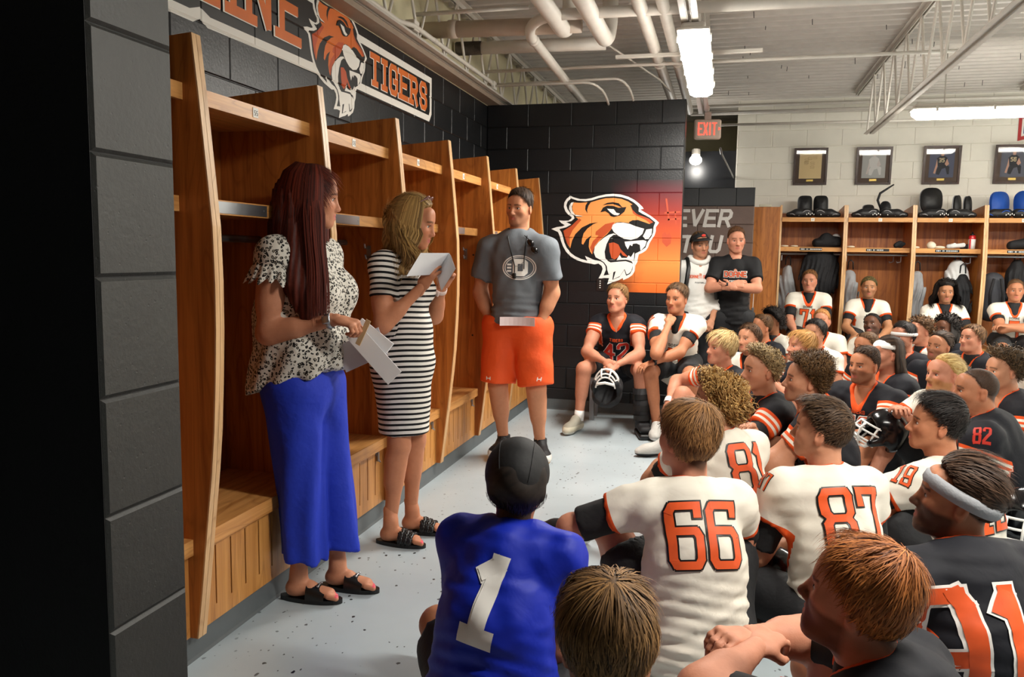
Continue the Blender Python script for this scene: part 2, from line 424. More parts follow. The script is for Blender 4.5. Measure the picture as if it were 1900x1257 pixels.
for k in range(7):
    y0, y1 = LY[k] + .001, LY[k + 1] - .001
    if k == 6: y1 = TWY - .004
    where = ['half hidden behind the near dark wall', 'behind the red haired woman', 'behind the striped dress', 'just left of the man in grey', 'beside the man in grey shirt', 'behind the man in orange shorts', 'last of the row, against the black tiger wall'][k]
    rt = empty('locker', (-2.0, (y0 + y1) / 2, 0), 'oak locker on the left wall, ' + where, 'locker', 'oak lockers along the left wall')
    fn = lambda u, v, d: (u, d, v)
    t = .022
    side_panel(rt, y0, y0 + t, fn); side_panel(rt, y1 - t, y1, fn)
    MB().box((-2.2, y0 + t, .12), (-2.185, y1 - t, 1.985)).build('back_panel', W_BACK, rt)
    s = MB().box((-2.185, y0 + t, 1.985), (-1.765, y1 - t, 2.008)).build('top_shelf', W_SHY, rt)
    MB().box((-1.765, y0 + t, 1.958), (-1.745, y1 - t, 2.012)).build('shelf_edge', W_SHY, s)
    ym = (y0 + y1) / 2
    p = MB().box((-1.745, ym - .035, 1.968), (-1.743, ym - .0, 2.004)).build('number_plate', M_WHT, s)
    mbp = MB()
    for dy, n in ((-.027, 5), (-.013, (4, 5, 4, 5, 6, 6, 6)[k])):
        for (a, b_, c, d) in ((0, 0, .009, .002), (0, .008, .009, .01), (0, .016, .009, .018), (0, .008, .002, .018), (.007, 0, .009, .01)):
            mbp.box((-1.7428, ym + dy + a, 1.976 + b_), (-1.742, ym + dy + c, 1.976 + d))
    mbp.build('number', M_BKP, p)
    s = MB().box((-2.185, y0 + t, 1.60), (-1.79, y1 - t, 1.622)).build('middle_shelf', W_SHY, rt)
    MB().box((-1.79, y0 + t, 1.595), (-1.77, y1 - t, 1.647)).build('shelf_edge', W_SHY, s)
    mbp = MB().box((-1.77, y0 + .13, 1.60), (-1.7665, y0 + .50, 1.642))
    for yy in (y0 + .15, y0 + .48): mbp.ell((-1.7665, yy, 1.622), (.002, .004, .004), 8)
    mbp.build('name_plate', M_PLATE, s)
    MB().tube([(-2.0, y0 + t, 1.515), (-2.0, y1 - t, 1.515)], .016, 10).build('hanging_rod', M_STEEL, rt)
    for i, (xx, yy) in enumerate(((-1.86, y1 - t), (-1.86, y0 + t), (-2.18, ym))):
        sg = -1 if i == 0 else 1
        h = MB()
        if i < 2:
            h.box((xx - .012, min(yy, yy + sg * .004), 1.42), (xx + .012, max(yy, yy + sg * .004), 1.50))
            h.tube([(xx, yy + sg * .004, 1.485), (xx, yy + sg * .05, 1.49), (xx, yy + sg * .055, 1.51)], .005, 8)
            h.tube([(xx, yy + sg * .004, 1.44), (xx, yy + sg * .035, 1.432), (xx, yy + sg * .045, 1.452)], .005, 8)
        else:
            h.box((-2.185, yy - .012, 1.40), (-2.181, yy + .012, 1.48))
            h.tube([(-2.181, yy, 1.465), (-2.13, yy, 1.47), (-2.125, yy, 1.49)], .005, 8)
        h.build('coat_hook', M_STEEL, rt)
    MB().box((-2.185, y0 + t, .405), (-1.752, y1 - t, .462)).build('bench_seat', W_SHY, rt)
    mbf = MB(); fn2 = lambda u, v, d: (-1.775 - .019 * d, u, v)
    slotted(mbf, y0 + t, y1 - t, .10, .405, [(y0 + .13 + .094 * i, .16, .385) for i in range(7)], fn2)
    mbf.build('bench_front', W_FRONT, rt)
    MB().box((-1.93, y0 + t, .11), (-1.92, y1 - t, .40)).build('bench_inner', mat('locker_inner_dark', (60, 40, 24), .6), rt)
    h = MB().box((-1.775, y1 - .13, .375), (-1.771, y1 - .10, .405)).box((-1.771, y1 - .122, .345), (-1.762, y1 - .108, .392))
    h.tube([(-1.766, y1 - .123, .352), (-1.752, y1 - .115, .340), (-1.766, y1 - .107, .352)], .003, 6)
    h.build('hasp', M_STEEL, rt)
    mbh = MB()
    for zz in (1.455, .86):
        mbh.ell((-1.80, y1 - t - .0008, zz), (.007, .0018, .007), 10)
        mbh.ell((-1.80, y0 + t + .0008, zz), (.007, .0018, .007), 10)
    mbh.build('bolt_cap', M_BLK, rt)
# far row, facing the camera
FX = [.606 + .737 * k for k in range(5)]
FLY = 10.1
FOFF = FLY + 1.70
for k in range(4):
    x0, x1 = FX[k] + .001, FX[k + 1] - .001
    where = ['first of the far row, two pad plates on top', 'second of the far row, strap raised', 'third of the far row, red bottle inside', 'fourth of the far row, under blue pads'][k]
    rt = empty('locker', ((x0 + x1) / 2, FLY + .25, 0), 'oak locker at the white wall, ' + where, 'locker', 'oak lockers along the far white wall')
    fn = lambda u, v, d: (d, FLY - (u + 1.66), v * .965)
    t = .022
    side_panel(rt, x0, x0 + t, fn); side_panel(rt, x1 - t, x1, fn)
    MB().box((x0 + t, FLY + .50, .12), (x1 - t, FLY + .512, 2.02)).build('back_panel', W_BACK, rt)
    s = MB().box((x0 + t, FLY + .03, 1.925), (x1 - t, FLY + .50, 1.945)).build('top_shelf', W_SHX, rt)
    MB().box((x0 + t, FLY + .012, 1.897), (x1 - t, FLY + .03, 1.948)).build('shelf_edge', W_SHX, s)
    xm = (x0 + x1) / 2
    p = MB().box((xm - .02, FLY + .010, 1.905), (xm + .018, FLY + .012, 1.94)).build('number_plate', M_WHT, s)
    MB().box((xm - .012, FLY + .009, 1.912), (xm - .003, FLY + .0102, 1.933)).box((xm + .002, FLY + .009, 1.912), (xm + .010, FLY + .0102, 1.933)).build('number', mat('faded_ink', (190, 170, 140), .6), p)
    s = MB().box((x0 + t, FLY + .09, 1.57), (x1 - t, FLY + .50, 1.592)).build('middle_shelf', W_SHX, rt)
    MB().box((x0 + t, FLY + .07, 1.548), (x1 - t, FLY + .09, 1.60)).build('shelf_edge', W_SHX, s)
    o = MB().box((xm - .125, FLY + .067, 1.559), (xm + .125, FLY + .070, 1.59)).build('name_tag', M_BKP, s)
    mbp = MB(); xx = xm - .112
    for wd in [.012, .018, .006, 0, .009, .006, 0] + [[.011] * 9, [.011] * 5, [.011] * 8, [.011] * 6][k]:
        if wd: mbp.box((xx, FLY + .0662, 1.568), (xx + wd * .8, FLY + .0672, 1.581))
        xx += (wd or .012) + .004
    mbp.build('lettering', M_WHT, o)
    rr = MB().tube([(x0 + t, FLY + .2, 1.52), (x1 - t, FLY + .2, 1.52)], .014, 10).build('hanging_rod', M_STEEL, rt)
    for xx, yy in ((x0 + t + .03, .22), (x1 - t - .06, .22), (x1 - t - .12, .34)):
        MB().tube([(xx, FLY + yy, 1.50), (xx, FLY + yy, 1.44), (xx - .04, FLY + yy, 1.43), (xx - .045, FLY + yy, 1.445)], .006, 8).build('coat_hook', M_PLATE, rt)
    MB().box((x0 + t, FLY + .05, .405), (x1 - t, FLY + .50, .462)).build('bench_seat', W_SHX, rt)
    mbf = MB()
    slotted(mbf, x0 + t, x1 - t, .10, .405, [(x0 + .10 + .09 * i, .16, .385) for i in range(7)], lambda u, v, d: (u, FLY + .07 + .019 * d, v))
    mbf.build('bench_front', W_FRONT, rt)
tag(MB().box((.288, FLY - .005, .0), (.604, FLY + .03, 2.07)).build('filler_panel', W_PAN), 'tall plain oak filler panel closing the gap left of the far lockers', 'panel')
tag(MB().rbox((.36, FLY + .0, 2.071), (.50, FLY + .03, 2.10), .004).build('plastic_tray', mat('clear_tray', (196, 190, 168), .3)), 'small pale tray lying on top of the oak filler panel', 'tray')
# ------------------------------------------------------------------ light fixtures
M_LENS = mat('lit_lens', (255, 250, 240), .4, emit=26.0)
def fixture(x0, y0, x1, y1, z, i):
    L = math.hypot(x1 - x0, y1 - y0); cx, cy = (x0 + x1) / 2, (y0 + y1) / 2
    rz = math.atan2(y1 - y0, x1 - x0)
    lab = ['vapour tight strip light hanging under the joist before the tiger wall', 'vapour tight strip light at the upper right, above the framed photos',
           'strip light hanging over the seated players, outside the picture', 'strip light hanging at the right side of the room', 'strip light in line with the one above the photos, further right'][i]
    rt = empty('strip_light', (cx, cy, z), lab, 'light', 'ceiling strip lights', rz)
    h = L / 2; T = pmat(rt)
    def sec(wd, zz): return [(-wd, zz), (wd, zz)]
    mb = MB(); P = []
    for (xx, wd, zb) in ((-h, .045, .03), (-h + .05, .085, .0), (h - .05, .085, .0), (h, .045, .03)):
        P += [T @ Vector(q) for q in ((xx, -wd, .075), (xx, -wd, .045 if wd < .05 else .02), (xx, -wd * .55, zb), (xx, wd * .55, zb), (xx, wd, .045 if wd < .05 else .02), (xx, wd, .075))]
    f = [(a * 6 + j, a * 6 + j + 1, a * 6 + 7 + j, a * 6 + 6 + j) for a in range(3) for j in range(5)] + [(5, 4, 3, 2, 1, 0), (18, 19, 20, 21, 22, 23)]
    mb.add(P, f).build('lens', M_LENS, rt, True)
    mb = MB().rbox((-h - .01, -.095, .073), (h + .01, .095, .088), .006, M=T).rbox((-h + .01, -.07, .088), (h - .01, .07, .125), .02, M=T)
    mb.build('housing', M_PIPE, rt)
    mb = MB()
    for k in range(4):
        for s in (-1, 1): mb.box((-h * .8 + k * h * .53, s * .098 - .004, .05), (-h * .8 + k * h * .53 + .02, s * .098 + .004, .095), M=T)
    mb.build('clip', M_PIPE2, rt)
    mb = MB()
    for xx in (-h * .7, h * .7): mb.tube([T @ Vector((xx, 0, .12)), T @ Vector((xx, 0, DECK - z - .02))], .006, 6)
    mb.build('hanger', M_PIPE2, rt)
    ld = bpy.data.lights.new('lamp', 'AREA'); ld.shape = 'RECTANGLE'; ld.size = L - .1; ld.size_y = .13
    ld.energy = LAMP_W * .6; ld.color = LAMP_COL; ld.spread = math.radians(170)
    lo = bpy.data.objects.new('lamp', ld); COL.objects.link(lo); lo.parent = rt; lo.location = (0, 0, -.004)
for i, q in enumerate(FIXTURES): fixture(*q, i)

# ------------------------------------------------------------------ bar joists
def joist(x, y0, y1, zb, label, zt=DECK - .02, pitch=.52):
    rt = empty('bar_joist', (x, y0, zb), label, 'joist', 'steel bar joists under the roof deck')
    for nm, zz, a, b_ in (('bottom_chord', zb, y0 + .05, y1 - 1.0), ('top_chord', zt, y0, y1)):
        mb = MB()
        for s in (-1, 1):
            mb.box((x + s * .012 if s > 0 else x - .05, a, zz - .004), (x + .05 if s > 0 else x - .012, b_, zz + .002))
            mb.box((x + s * .012 - .003, a, zz - .004), (x + s * .012 + .003, b_, zz + .036 if zz == zb else zz - .04))
        mb.build(nm, M_PIPE2, rt)
    y = y0 + .1; up = True
    while y < y1 - .9:
        a, b_ = (zb + .01, zt - .01) if up else (zt - .01, zb + .01)
        MB().tube([(x, y, a), (x, y + pitch / 2, b_)], .0105, 8).build('web', M_PIPE, rt)
        y += pitch / 2; up = not up
joist(-2.08, 1.5, 12.2, 2.885, 'steel bar joist running along the top of the left wall')
joist(-.26, 1.5, 9.0, 2.83, 'steel bar joist carrying the strip light before the tiger wall')
joist(1.40, 1.5, 10.27, 2.785, 'steel bar joist crossing the upper right of the picture')
joist(3.1, 1.5, 10.27, 2.785, 'steel bar joist at the right, over the far lockers')
# beige ledge angle above the black left wall
struct(MB().box((LWX, 1.3, 14 * CH + .002), (-2.10, 12.2, 14 * CH + .03)).box((-2.115, 1.3, 14 * CH + .03), (-2.10, 12.2, 14 * CH + .08)).build('trim_3', mat('beige_angle', (150, 134, 118), .5, var=.08)))

# ------------------------------------------------------------------ pipes and conduit
def pipe(name, pts, r, m, label, cat='pipe', n=14, bands=()):
    rt = empty(name, pts[0], label, cat)
    MB().tube(pts, r, n).build('run', m, rt, True)
    for (p, d) in bands:
        p, d = Vector(p), Vector(d).normalized()
        MB().tube([p - d * .03, p + d * .03], r * 1.12, n).build('coupling', m, rt, True)
pipe('insulated_pipe', [(-2.2, 5.65, 3.08), (-1.2, 5.72, 3.08), (-1.05, 5.72, 3.08)], .058, M_TAN, 'thick tan insulated pipe leaving the upper left wall', bands=[((-1.98, 5.66, 3.08), (1, 0, 0))])
pipe('insulated_pipe', [(-2.2, 6.35, 3.12), (-1.25, 6.40, 3.12), (-.98, 6.42, 3.12)], .05, M_PIPE, 'white insulated pipe below the tan one, with a torn end at the wall')
tag(MB().tube([(-2.19, 6.35, 3.12), (-2.08, 6.354, 3.12), (-1.98, 6.36, 3.12)], .054, 14).build('torn_insulation', mat('torn_foil', (70, 62, 52), .6, var=.5, bump=(60, .8))), 'dark torn insulation wrapped round the white pipe at the wall', 'insulation')
for dx, lab in ((0, 'left one of the two fat white pipes with rounded ends'), (.25, 'right one of the two fat white pipes with rounded ends')):
    x = -1.18 + dx
    pipe('insulated_pipe', [(x, 3.2, 3.05), (x, 5.65 + dx * 1.2, 3.05)] + arc3((x, 5.65 + dx * 1.2, 3.05), (x, 5.95 + dx * 1.2, 3.05), (x, 5.97 + dx * 1.2, 3.3), 8)[1:] + [(x, 5.97 + dx * 1.2, 3.41)], .06, M_PIPE, lab)
pipe('drain_pipe', [(3.0, 5.52, 3.06), (-1.1, 5.40, 3.06)] + arc3((-1.1, 5.40, 3.06), (-1.40, 5.39, 3.06), (-1.42, 5.75, 3.02), 8)[1:] + [(-1.43, 7.1, 2.99), (-1.44, 8.6, 2.97)], .037, M_PIPE, 'white drain pipe that bends back towards the tiger wall', bands=[((-1.42, 5.82, 3.016), (0, 1, 0))])
for x, lab in ((-.60, 'left pipe of the pair running to the tiger wall end'), (-.455, 'right pipe of the pair running to the tiger wall end')):
    pipe('water_pipe', [(x, 3.0, 3.06), (x, 9.2, 3.06)], .045 if x < -.5 else .04, M_PIPE2, lab, bands=[((x, 6.9, 3.06), (0, 1, 0))])
for y, z, lab, x0, x1 in ((6.75, 3.02, 'thin conduit crossing the ceiling before the tiger wall', -2.1, 1.6), (9.9, 3.16, 'conduit running along the top of the far white wall', -.5, 6.3),
                          (10.3, 3.30, 'upper conduit along the far white wall under the deck', -.5, 6.3), (10.35, 3.22, 'lower conduit along the far white wall under the deck', -.5, 6.3),
                          (9.5, 2.95, 'conduit feeding the strip light at the upper right', -.3, 2.6), (5.2, 3.06, 'slim conduit beside the tan pipe at upper left', -2.1, -1.3)):
    pipe('conduit', [(x0, y, z), (x1, y, z)], .014 if z < 3.2 else .02, M_PIPE, lab, 'conduit', 8)
pipe('conduit', [(-2.08, 7.0, 2.95), (-1.25, 7.0, 2.95)] + arc3((-1.25, 7.0, 2.95), (-1.1, 7.0, 2.95), (-1.08, 7.2, 2.85), 6)[1:] + [(-1.08, 7.42, 2.80)], .011, M_PIPE, 'conduit bending down onto the tiger wall, the left one', 'conduit', 8)
pipe('conduit', [(-2.08, 7.06, 2.975), (-1.0, 7.06, 2.985)] + arc3((-1.0, 7.06, 2.985), (-.88, 7.06, 2.985), (-.86, 7.25, 2.87), 6)[1:] + [(-.86, 7.45, 2.82)], .011, M_PIPE, 'conduit bending down onto the tiger wall, the right one', 'conduit', 8)
pipe('conduit', [(-2.085, 3.3, 2.93), (-2.085, 4.9, 2.935), (-2.06, 5.1, 2.96), (-2.06, 6.9, 2.965), (-2.08, 7.0, 2.95)], .017, M_PIPE, 'white conduit following the joist along the left wall', 'conduit', 8, bands=[((-2.06, 5.5, 2.962), (0, 1, 0))])
for p, lab in (((-2.09, 5.15, 2.97), 'pale square junction box on the left joist, nearer one'), ((-2.08, 7.0, 2.955), 'pale square junction box on the left joist, by the tiger wall')):
    tag(MB().rbox((p[0] - .035, p[1] - .045, p[2] - .035), (p[0] + .035, p[1] + .045, p[2] + .035), .006).build('junction_box', M_PIPE), lab, 'box')
tag(MB().box((-.9, 6.4, 3.0), (.2, 6.44, 3.022)).build('strut_channel', M_PIPE), 'white strut channel hung below the pair of pipes', 'channel')
tag(MB().tube([(-.98, 6.42, 3.12), (-.62, 7.2, 2.99), (-.55, 7.5, 2.95)], .008, 6).build('brace_rod', M_PIPE2), 'thin slanting rod beneath the roof deck', 'rod')
# rod hangers poking through the deck
nl = empty('deck_fastener', (0, 8, DECK), 'short dark screws poking down through the roof deck', 'screws'); nl['kind'] = 'stuff'
mb = MB()
for i in range(46):
    x, y = RN.uniform(-.2, 3.6), RN.uniform(5.2, 10.2)
    mb.tube([(x, y, DECK + .005), (x + RN.uniform(-.004, .004), y, DECK - RN.uniform(.02, .06))], .003, 5)
mb.build('screws', M_BLK, nl)['kind'] = 'stuff'

# ------------------------------------------------------------------ exit sign, emergency lamp, bracket
rt = empty('exit_sign', (-.22, 7.9, 2.55), 'lit red EXIT sign hanging beyond the tiger wall', 'sign', rz=.12)
T = pmat(rt)
MB().rbox((-.125, -.03, .02), (.125, .03, .205), .02, M=T).build('housing', mat('sign_housing', (206, 184, 168), .45), rt, True)
MB().box((-.03, -.02, .2), (.03, .02, .27), M=T).tube([T @ Vector((0, 0, .27)), T @ Vector((0, 0, .33))], .012, 8).build('bracket', mat('sign_bracket', (176, 150, 138), .5), rt)
M_EXIT = mat('lit_red', (255, 70, 52), .4, emit=1.5)
STROKES = {
 'E': [((0, 0), (0, 1)), ((0, 1), (1, 1)), ((0, .5), (.8, .5)), ((0, 0), (1, 0))], 'X': [((0, 0), (1, 1)), ((0, 1), (1, 0))],
 'I': [((.5, 0), (.5, 1))], 'T': [((0, 1), (1, 1)), ((.5, 0), (.5, 1))], 'V': [((0, 1), (.5, 0)), ((.5, 0), (1, 1))],
 'R': [((0, 0), (0, 1)), ((0, 1), (.8, 1)), ((.8, 1), (1, .85)), ((1, .85), (1, .62)), ((1, .62), (.8, .47)), ((.8, .47), (0, .47)), ((.55, .47), (1, 0))],
 'O': [((0, .15), (0, .85)), ((0, .85), (.2, 1)), ((.2, 1), (.8, 1)), ((.8, 1), (1, .85)), ((1, .85), (1, .15)), ((1, .15), (.8, 0)), ((.8, 0), (.2, 0)), ((.2, 0), (0, .15))],
 'U': [((0, .15), (0, 1)), ((1, .15), (1, 1)), ((1, .15), (.8, 0)), ((.8, 0), (.2, 0)), ((.2, 0), (0, .15))],
 'N': [((0, 0), (0, 1)), ((0, 1), (1, 0)), ((1, 0), (1, 1))], 'A': [((0, 0), (0, .85)), ((0, .85), (.2, 1)), ((.2, 1), (.8, 1)), ((.8, 1), (1, .85)), ((1, .85), (1, 0)), ((0, .45), (1, .45))],
 'D': [((0, 0), (0, 1)), ((0, 1), (.8, 1)), ((.8, 1), (1, .85)), ((1, .85), (1, .15)), ((1, .15), (.8, 0)), ((.8, 0), (0, 0))],
 'G': [((0, .15), (0, .85)), ((0, .85), (.2, 1)), ((.2, 1), (.8, 1)), ((.8, 1), (1, .85)), ((1, .85), (1, .7)), ((0, .15), (.2, 0)), ((.2, 0), (.8, 0)), ((.8, 0), (1, .15)), ((1, .15), (1, .45)), ((1, .45), (.6, .45))],
 'S': [((1, .75), (1, .85)), ((1, .85), (.8, 1)), ((.8, 1), (.2, 1)), ((.2, 1), (0, .85)), ((0, .85), (0, .65)), ((0, .65), (.2, .52)), ((.2, .52), (.8, .48)), ((.8, .48), (1, .35)), ((1, .35), (1, .15)), ((1, .15), (.8, 0)), ((.8, 0), (.2, 0)), ((.2, 0), (0, .15)), ((0, .15), (0, .25))],
 'H': [((0, 0), (0, 1)), ((1, 0), (1, 1)), ((0, .5), (1, .5))], 'F': [((0, 0), (0, 1)), ((0, 1), (1, 1)), ((0, .5), (.8, .5))], 'B': [((0, 0), (0, 1)), ((0, 1), (.9, 1)), ((1, .9), (1, .6)), ((0, .5), (.9, .5)), ((1, .4), (1, .1)), ((0, 0), (.9, 0))], 'L': [((0, 0), (0, 1)), ((0, 0), (1, 0))],
 '0': [((0, .1), (0, .9)), ((0, .9), (.15, 1)), ((.15, 1), (.85, 1)), ((.85, 1), (1, .9)), ((1, .9), (1, .1)), ((1, .1), (.85, 0)), ((.85, 0), (.15, 0)), ((.15, 0), (0, .1))],
 '1': [((.55, 0), (.55, 1)), ((.42, .955), (.12, .86)), ((.15, 0), (.95, 0))],
 '2': [((0, .8), (0, .9)), ((0, .9), (.15, 1)), ((.15, 1), (.85, 1)), ((.85, 1), (1, .9)), ((1, .9), (1, .6)), ((1, .6), (0, .12)), ((0, .12), (0, 0)), ((0, 0), (1, 0))],
 '4': [((.75, 0), (.75, 1)), ((.75, 1), (0, .3)), ((0, .3), (1, .3))],
 '5': [((1, 1), (0, 1)), ((0, 1), (0, .56)), ((0, .56), (.85, .56)), ((.85, .56), (1, .45)), ((1, .45), (1, .12)), ((1, .12), (.85, 0)), ((.85, 0), (0, 0))],
 '3': [((0, 1), (.85, 1)), ((.85, 1), (1, .9)), ((1, .9), (1, .6)), ((.85, .5), (.3, .5)), ((1, .4), (1, .1)), ((1, .1), (.85, 0)), ((.85, 0), (0, 0))],
 '6': [((1, .84), (1, .98)), ((1, .98), (.12, .98)), ((.12, .98), (0, .88)), ((0, .88), (0, .1)), ((0, .1), (.12, 0)), ((.12, 0), (.88, 0)), ((.88, 0), (1, .1)), ((1, .1), (1, .46)), ((1, .46), (.88, .56)), ((.88, .56), (0, .56))],
 '7': [((0, .78), (0, 1)), ((0, 1), (1, 1)), ((1, 1), (.6, 0))],
 '8': [((0, .62), (0, .9)), ((0, .9), (.12, 1)), ((.12, 1), (.88, 1)), ((.88, 1), (1, .9)), ((1, .9), (1, .62)), ((1, .62), (.85, .52)), ((.85, .52), (.15, .52)), ((.15, .52), (0, .62)), ((.15, .52), (0, .42)), ((0, .42), (0, .1)), ((0, .1), (.12, 0)), ((.12, 0), (.88, 0)), ((.88, 0), (1, .1)), ((1, .1), (1, .42)), ((1, .42), (.85, .52))],
 '9': [((0, .2), (0, .02)), ((0, .02), (.88, .02)), ((.88, .02), (1, .12)), ((1, .12), (1, .9)), ((1, .9), (.88, 1)), ((.88, 1), (.12, 1)), ((.12, 1), (0, .9)), ((0, .9), (0, .5)), ((0, .5), (.12, .4)), ((.12, .4), (1, .4))],
}
SID = [0]
def stroke_quads(ch, x, y, wd, ht, th, ext=None, slant=0., cell=None, serif=0.):
    """quads (in the plane) of one glyph drawn with strokes of thickness th; cell = max cell size for later draping"""
    S = list(STROKES[ch]); out = []; e = th / 2 if ext is None else ext
    if serif:
        ends = {'T': [(.5, 0)], 'I': [(.5, 0), (.5, 1)], 'E': [(0, 0), (0, 1)], 'R': [(0, 0), (0, 1)], 'N': [(0, 0), (0, 1), (1, 1)], 'A': [(0, 0), (1, 0)], 'D': [(0, 0), (0, 1)]}.get(ch, [])
        S += [((a - serif / wd, b_), (a + serif / wd, b_)) for a, b_ in ends]
    def joint(pt, me):
        o_ = 1.0
        for (a, b_) in S:
            if (a, b_) == me or not (a == pt or b_ == pt): continue
            d1 = Vector(((me[1][0] - me[0][0]) * wd, (me[1][1] - me[0][1]) * ht)).normalized(); d2 = Vector(((b_[0] - a[0]) * wd, (b_[1] - a[1]) * ht)).normalized()
            o_ = min(o_, .42 if abs(d1.dot(d2)) > .45 else 1.0)
        return o_
    for (a, b_) in S:
        ea, eb = joint(a, (a, b_)), joint(b_, (a, b_))
        p = Vector((x + a[0] * wd + slant * a[1] * ht, y + a[1] * ht)); q = Vector((x + b_[0] * wd + slant * b_[1] * ht, y + b_[1] * ht))
        d = q - p; L = d.length; d /= L; nrm = Vector((-d.y, d.x)) * th / 2
        p = p - d * e * ea; L += e * (ea + eb)
        k = max(1, int(math.ceil(L / cell))) if cell else 1; j = max(1, int(math.ceil(th / cell))) if cell else 1
        for i in range(k):
            for m in range(j):
                a0, a1 = L * i / k, L * (i + 1) / k; c0, c1 = -1 + 2 * m / j, -1 + 2 * (m + 1) / j
                out.append([p + d * a0 + nrm * c0, p + d * a1 + nrm * c0, p + d * a1 + nrm * c1, p + d * a0 + nrm * c1] + ([SID[0]] if cell else []))
        SID[0] += 1
    return out
STEP = [Vector((0, -.00006, 0))]
def flat_text(s, x, y, wd, ht, th, gap, fn, mi, mb, ext=None, slant=0., serif=0.):
    for ch in s:
        ww_ = wd * (.35 if ch == 'I' else 1.0)
        for i_, q in enumerate(stroke_quads(ch, x, y, ww_, ht, th, ext, slant, None, serif)): mb.add([Vector(fn(p.x, p.y)) + STEP[0] * i_ for p in q], [(0, 1, 2, 3)], mi)
        x += ww_ + gap
    return x
x = -.085
for ch in 'EXIT': mb = MB(); x = flat_text(ch, x, .062, .03, .105, .012, .02, lambda u, v_: T @ Vector((u, -.0312, v_)), 0, mb); mb.build('letter', M_EXIT, rt)
MB().add([T @ Vector(q) for q in ((.098, -.0312, .13), (.098, -.0312, .10), (.118, -.0312, .115))], [(0, 1, 2)]).build('arrow', M_EXIT, rt)
rt = empty('emergency_lamp', (-.43, 10.8, 2.72), 'lit round emergency lamp next to the EXIT sign', 'lamp')
MB().tube([(-.43, 10.852, 2.80), (-.43, 10.72, 2.80)], .05, 12).tube([(-.43, 10.72, 2.83), (-.43, 10.70, 2.76)], .055, 12).build('bracket', M_PIPE2, rt)
MB().ell((-.43, 10.69, 2.70), (.08, .07, .065)).build('bulb', mat('lit_bulb', (255, 248, 236), .4, emit=6.0), rt, True)
pd = bpy.data.lights.new('lamp', 'POINT'); pd.energy = 9; pd.color = LAMP_COL; pd.shadow_soft_size = .07
po = bpy.data.objects.new('lamp', pd); COL.objects.link(po); po.parent = rt; po.location = (0, -.25, -.12)
tag(MB().tube([(-.1, 8.4, 2.55), (-.09, 8.6, 2.52), (.02, 10.4, 2.50), (.05, 10.84, 2.48)], .012, 8).build('door_closer_arm', M_STEEL), 'bent metal arm over the black bulkhead below the EXIT sign', 'arm')

# ------------------------------------------------------------------ murals and lettering on the block walls
def groove(u, z, j0):
    r = np.floor(z / CH); dz = np.abs(z - CH * np.round(z / CH))
    j = j0 + np.where(r % 2 == 1, 0, CW / 2); du = np.abs(u - j - CW * np.round((u - j) / CW))
    return .005 * np.clip(1 - np.minimum(dz, du) / .006, 0, 1)
def wall_poly(mb, poly, off, j0, P, mi):
    """flat painted shape (u, z) laid on a block wall, following the joints; P(u, z, n) -> xyz, n = distance off the wall"""
    us = [p[0] for p in poly]; zs = [p[1] for p in poly]; u0, u1, z0, z1 = min(us), max(us), min(zs), max(zs)
    V = [Vector(p) for p in poly]; n = len(V); E = [(i, (i + 1) % n) for i in range(n)]
    def seg(a, b_):
        V.extend([Vector(a), Vector(b_)]); E.append((len(V) - 2, len(V) - 1))
    for r in range(int(z0 / CH) - 1, int(z1 / CH) + 2):
        for d in (-.006, 0, .006):
            if z0 < r * CH + d < z1: seg((u0 - .01, r * CH + d), (u1 + .01, r * CH + d))
        j = j0 + (0 if r % 2 else CW / 2); k = math.floor((u0 - j) / CW)
        while j + k * CW < u1 + .02:
            for d in (-.006, 0, .006):
                uu = j + k * CW + d; a, b_ = max(z0 - .01, r * CH + .006), min(z1 + .01, (r + 1) * CH - .006)
                if u0 < uu < u1 and b_ > a: seg((uu, a), (uu, b_))
            k += 1
    vv, _, ff, *_r = delaunay_2d_cdt(V, E, [], 0, 1e-5)
    vv = np.array([(p.x, p.y) for p in vv]); ff = np.array([f for f in ff if len(f) == 3])
    c = vv[ff].mean(1); ff = ff[inpoly(c[:, 0], c[:, 1], poly)]
    g = groove(vv[:, 0], vv[:, 1], j0)
    mb.add([P(p[0], p[1], off - gg) for p, gg in zip(vv, g)], [tuple(f) for f in ff], mi)
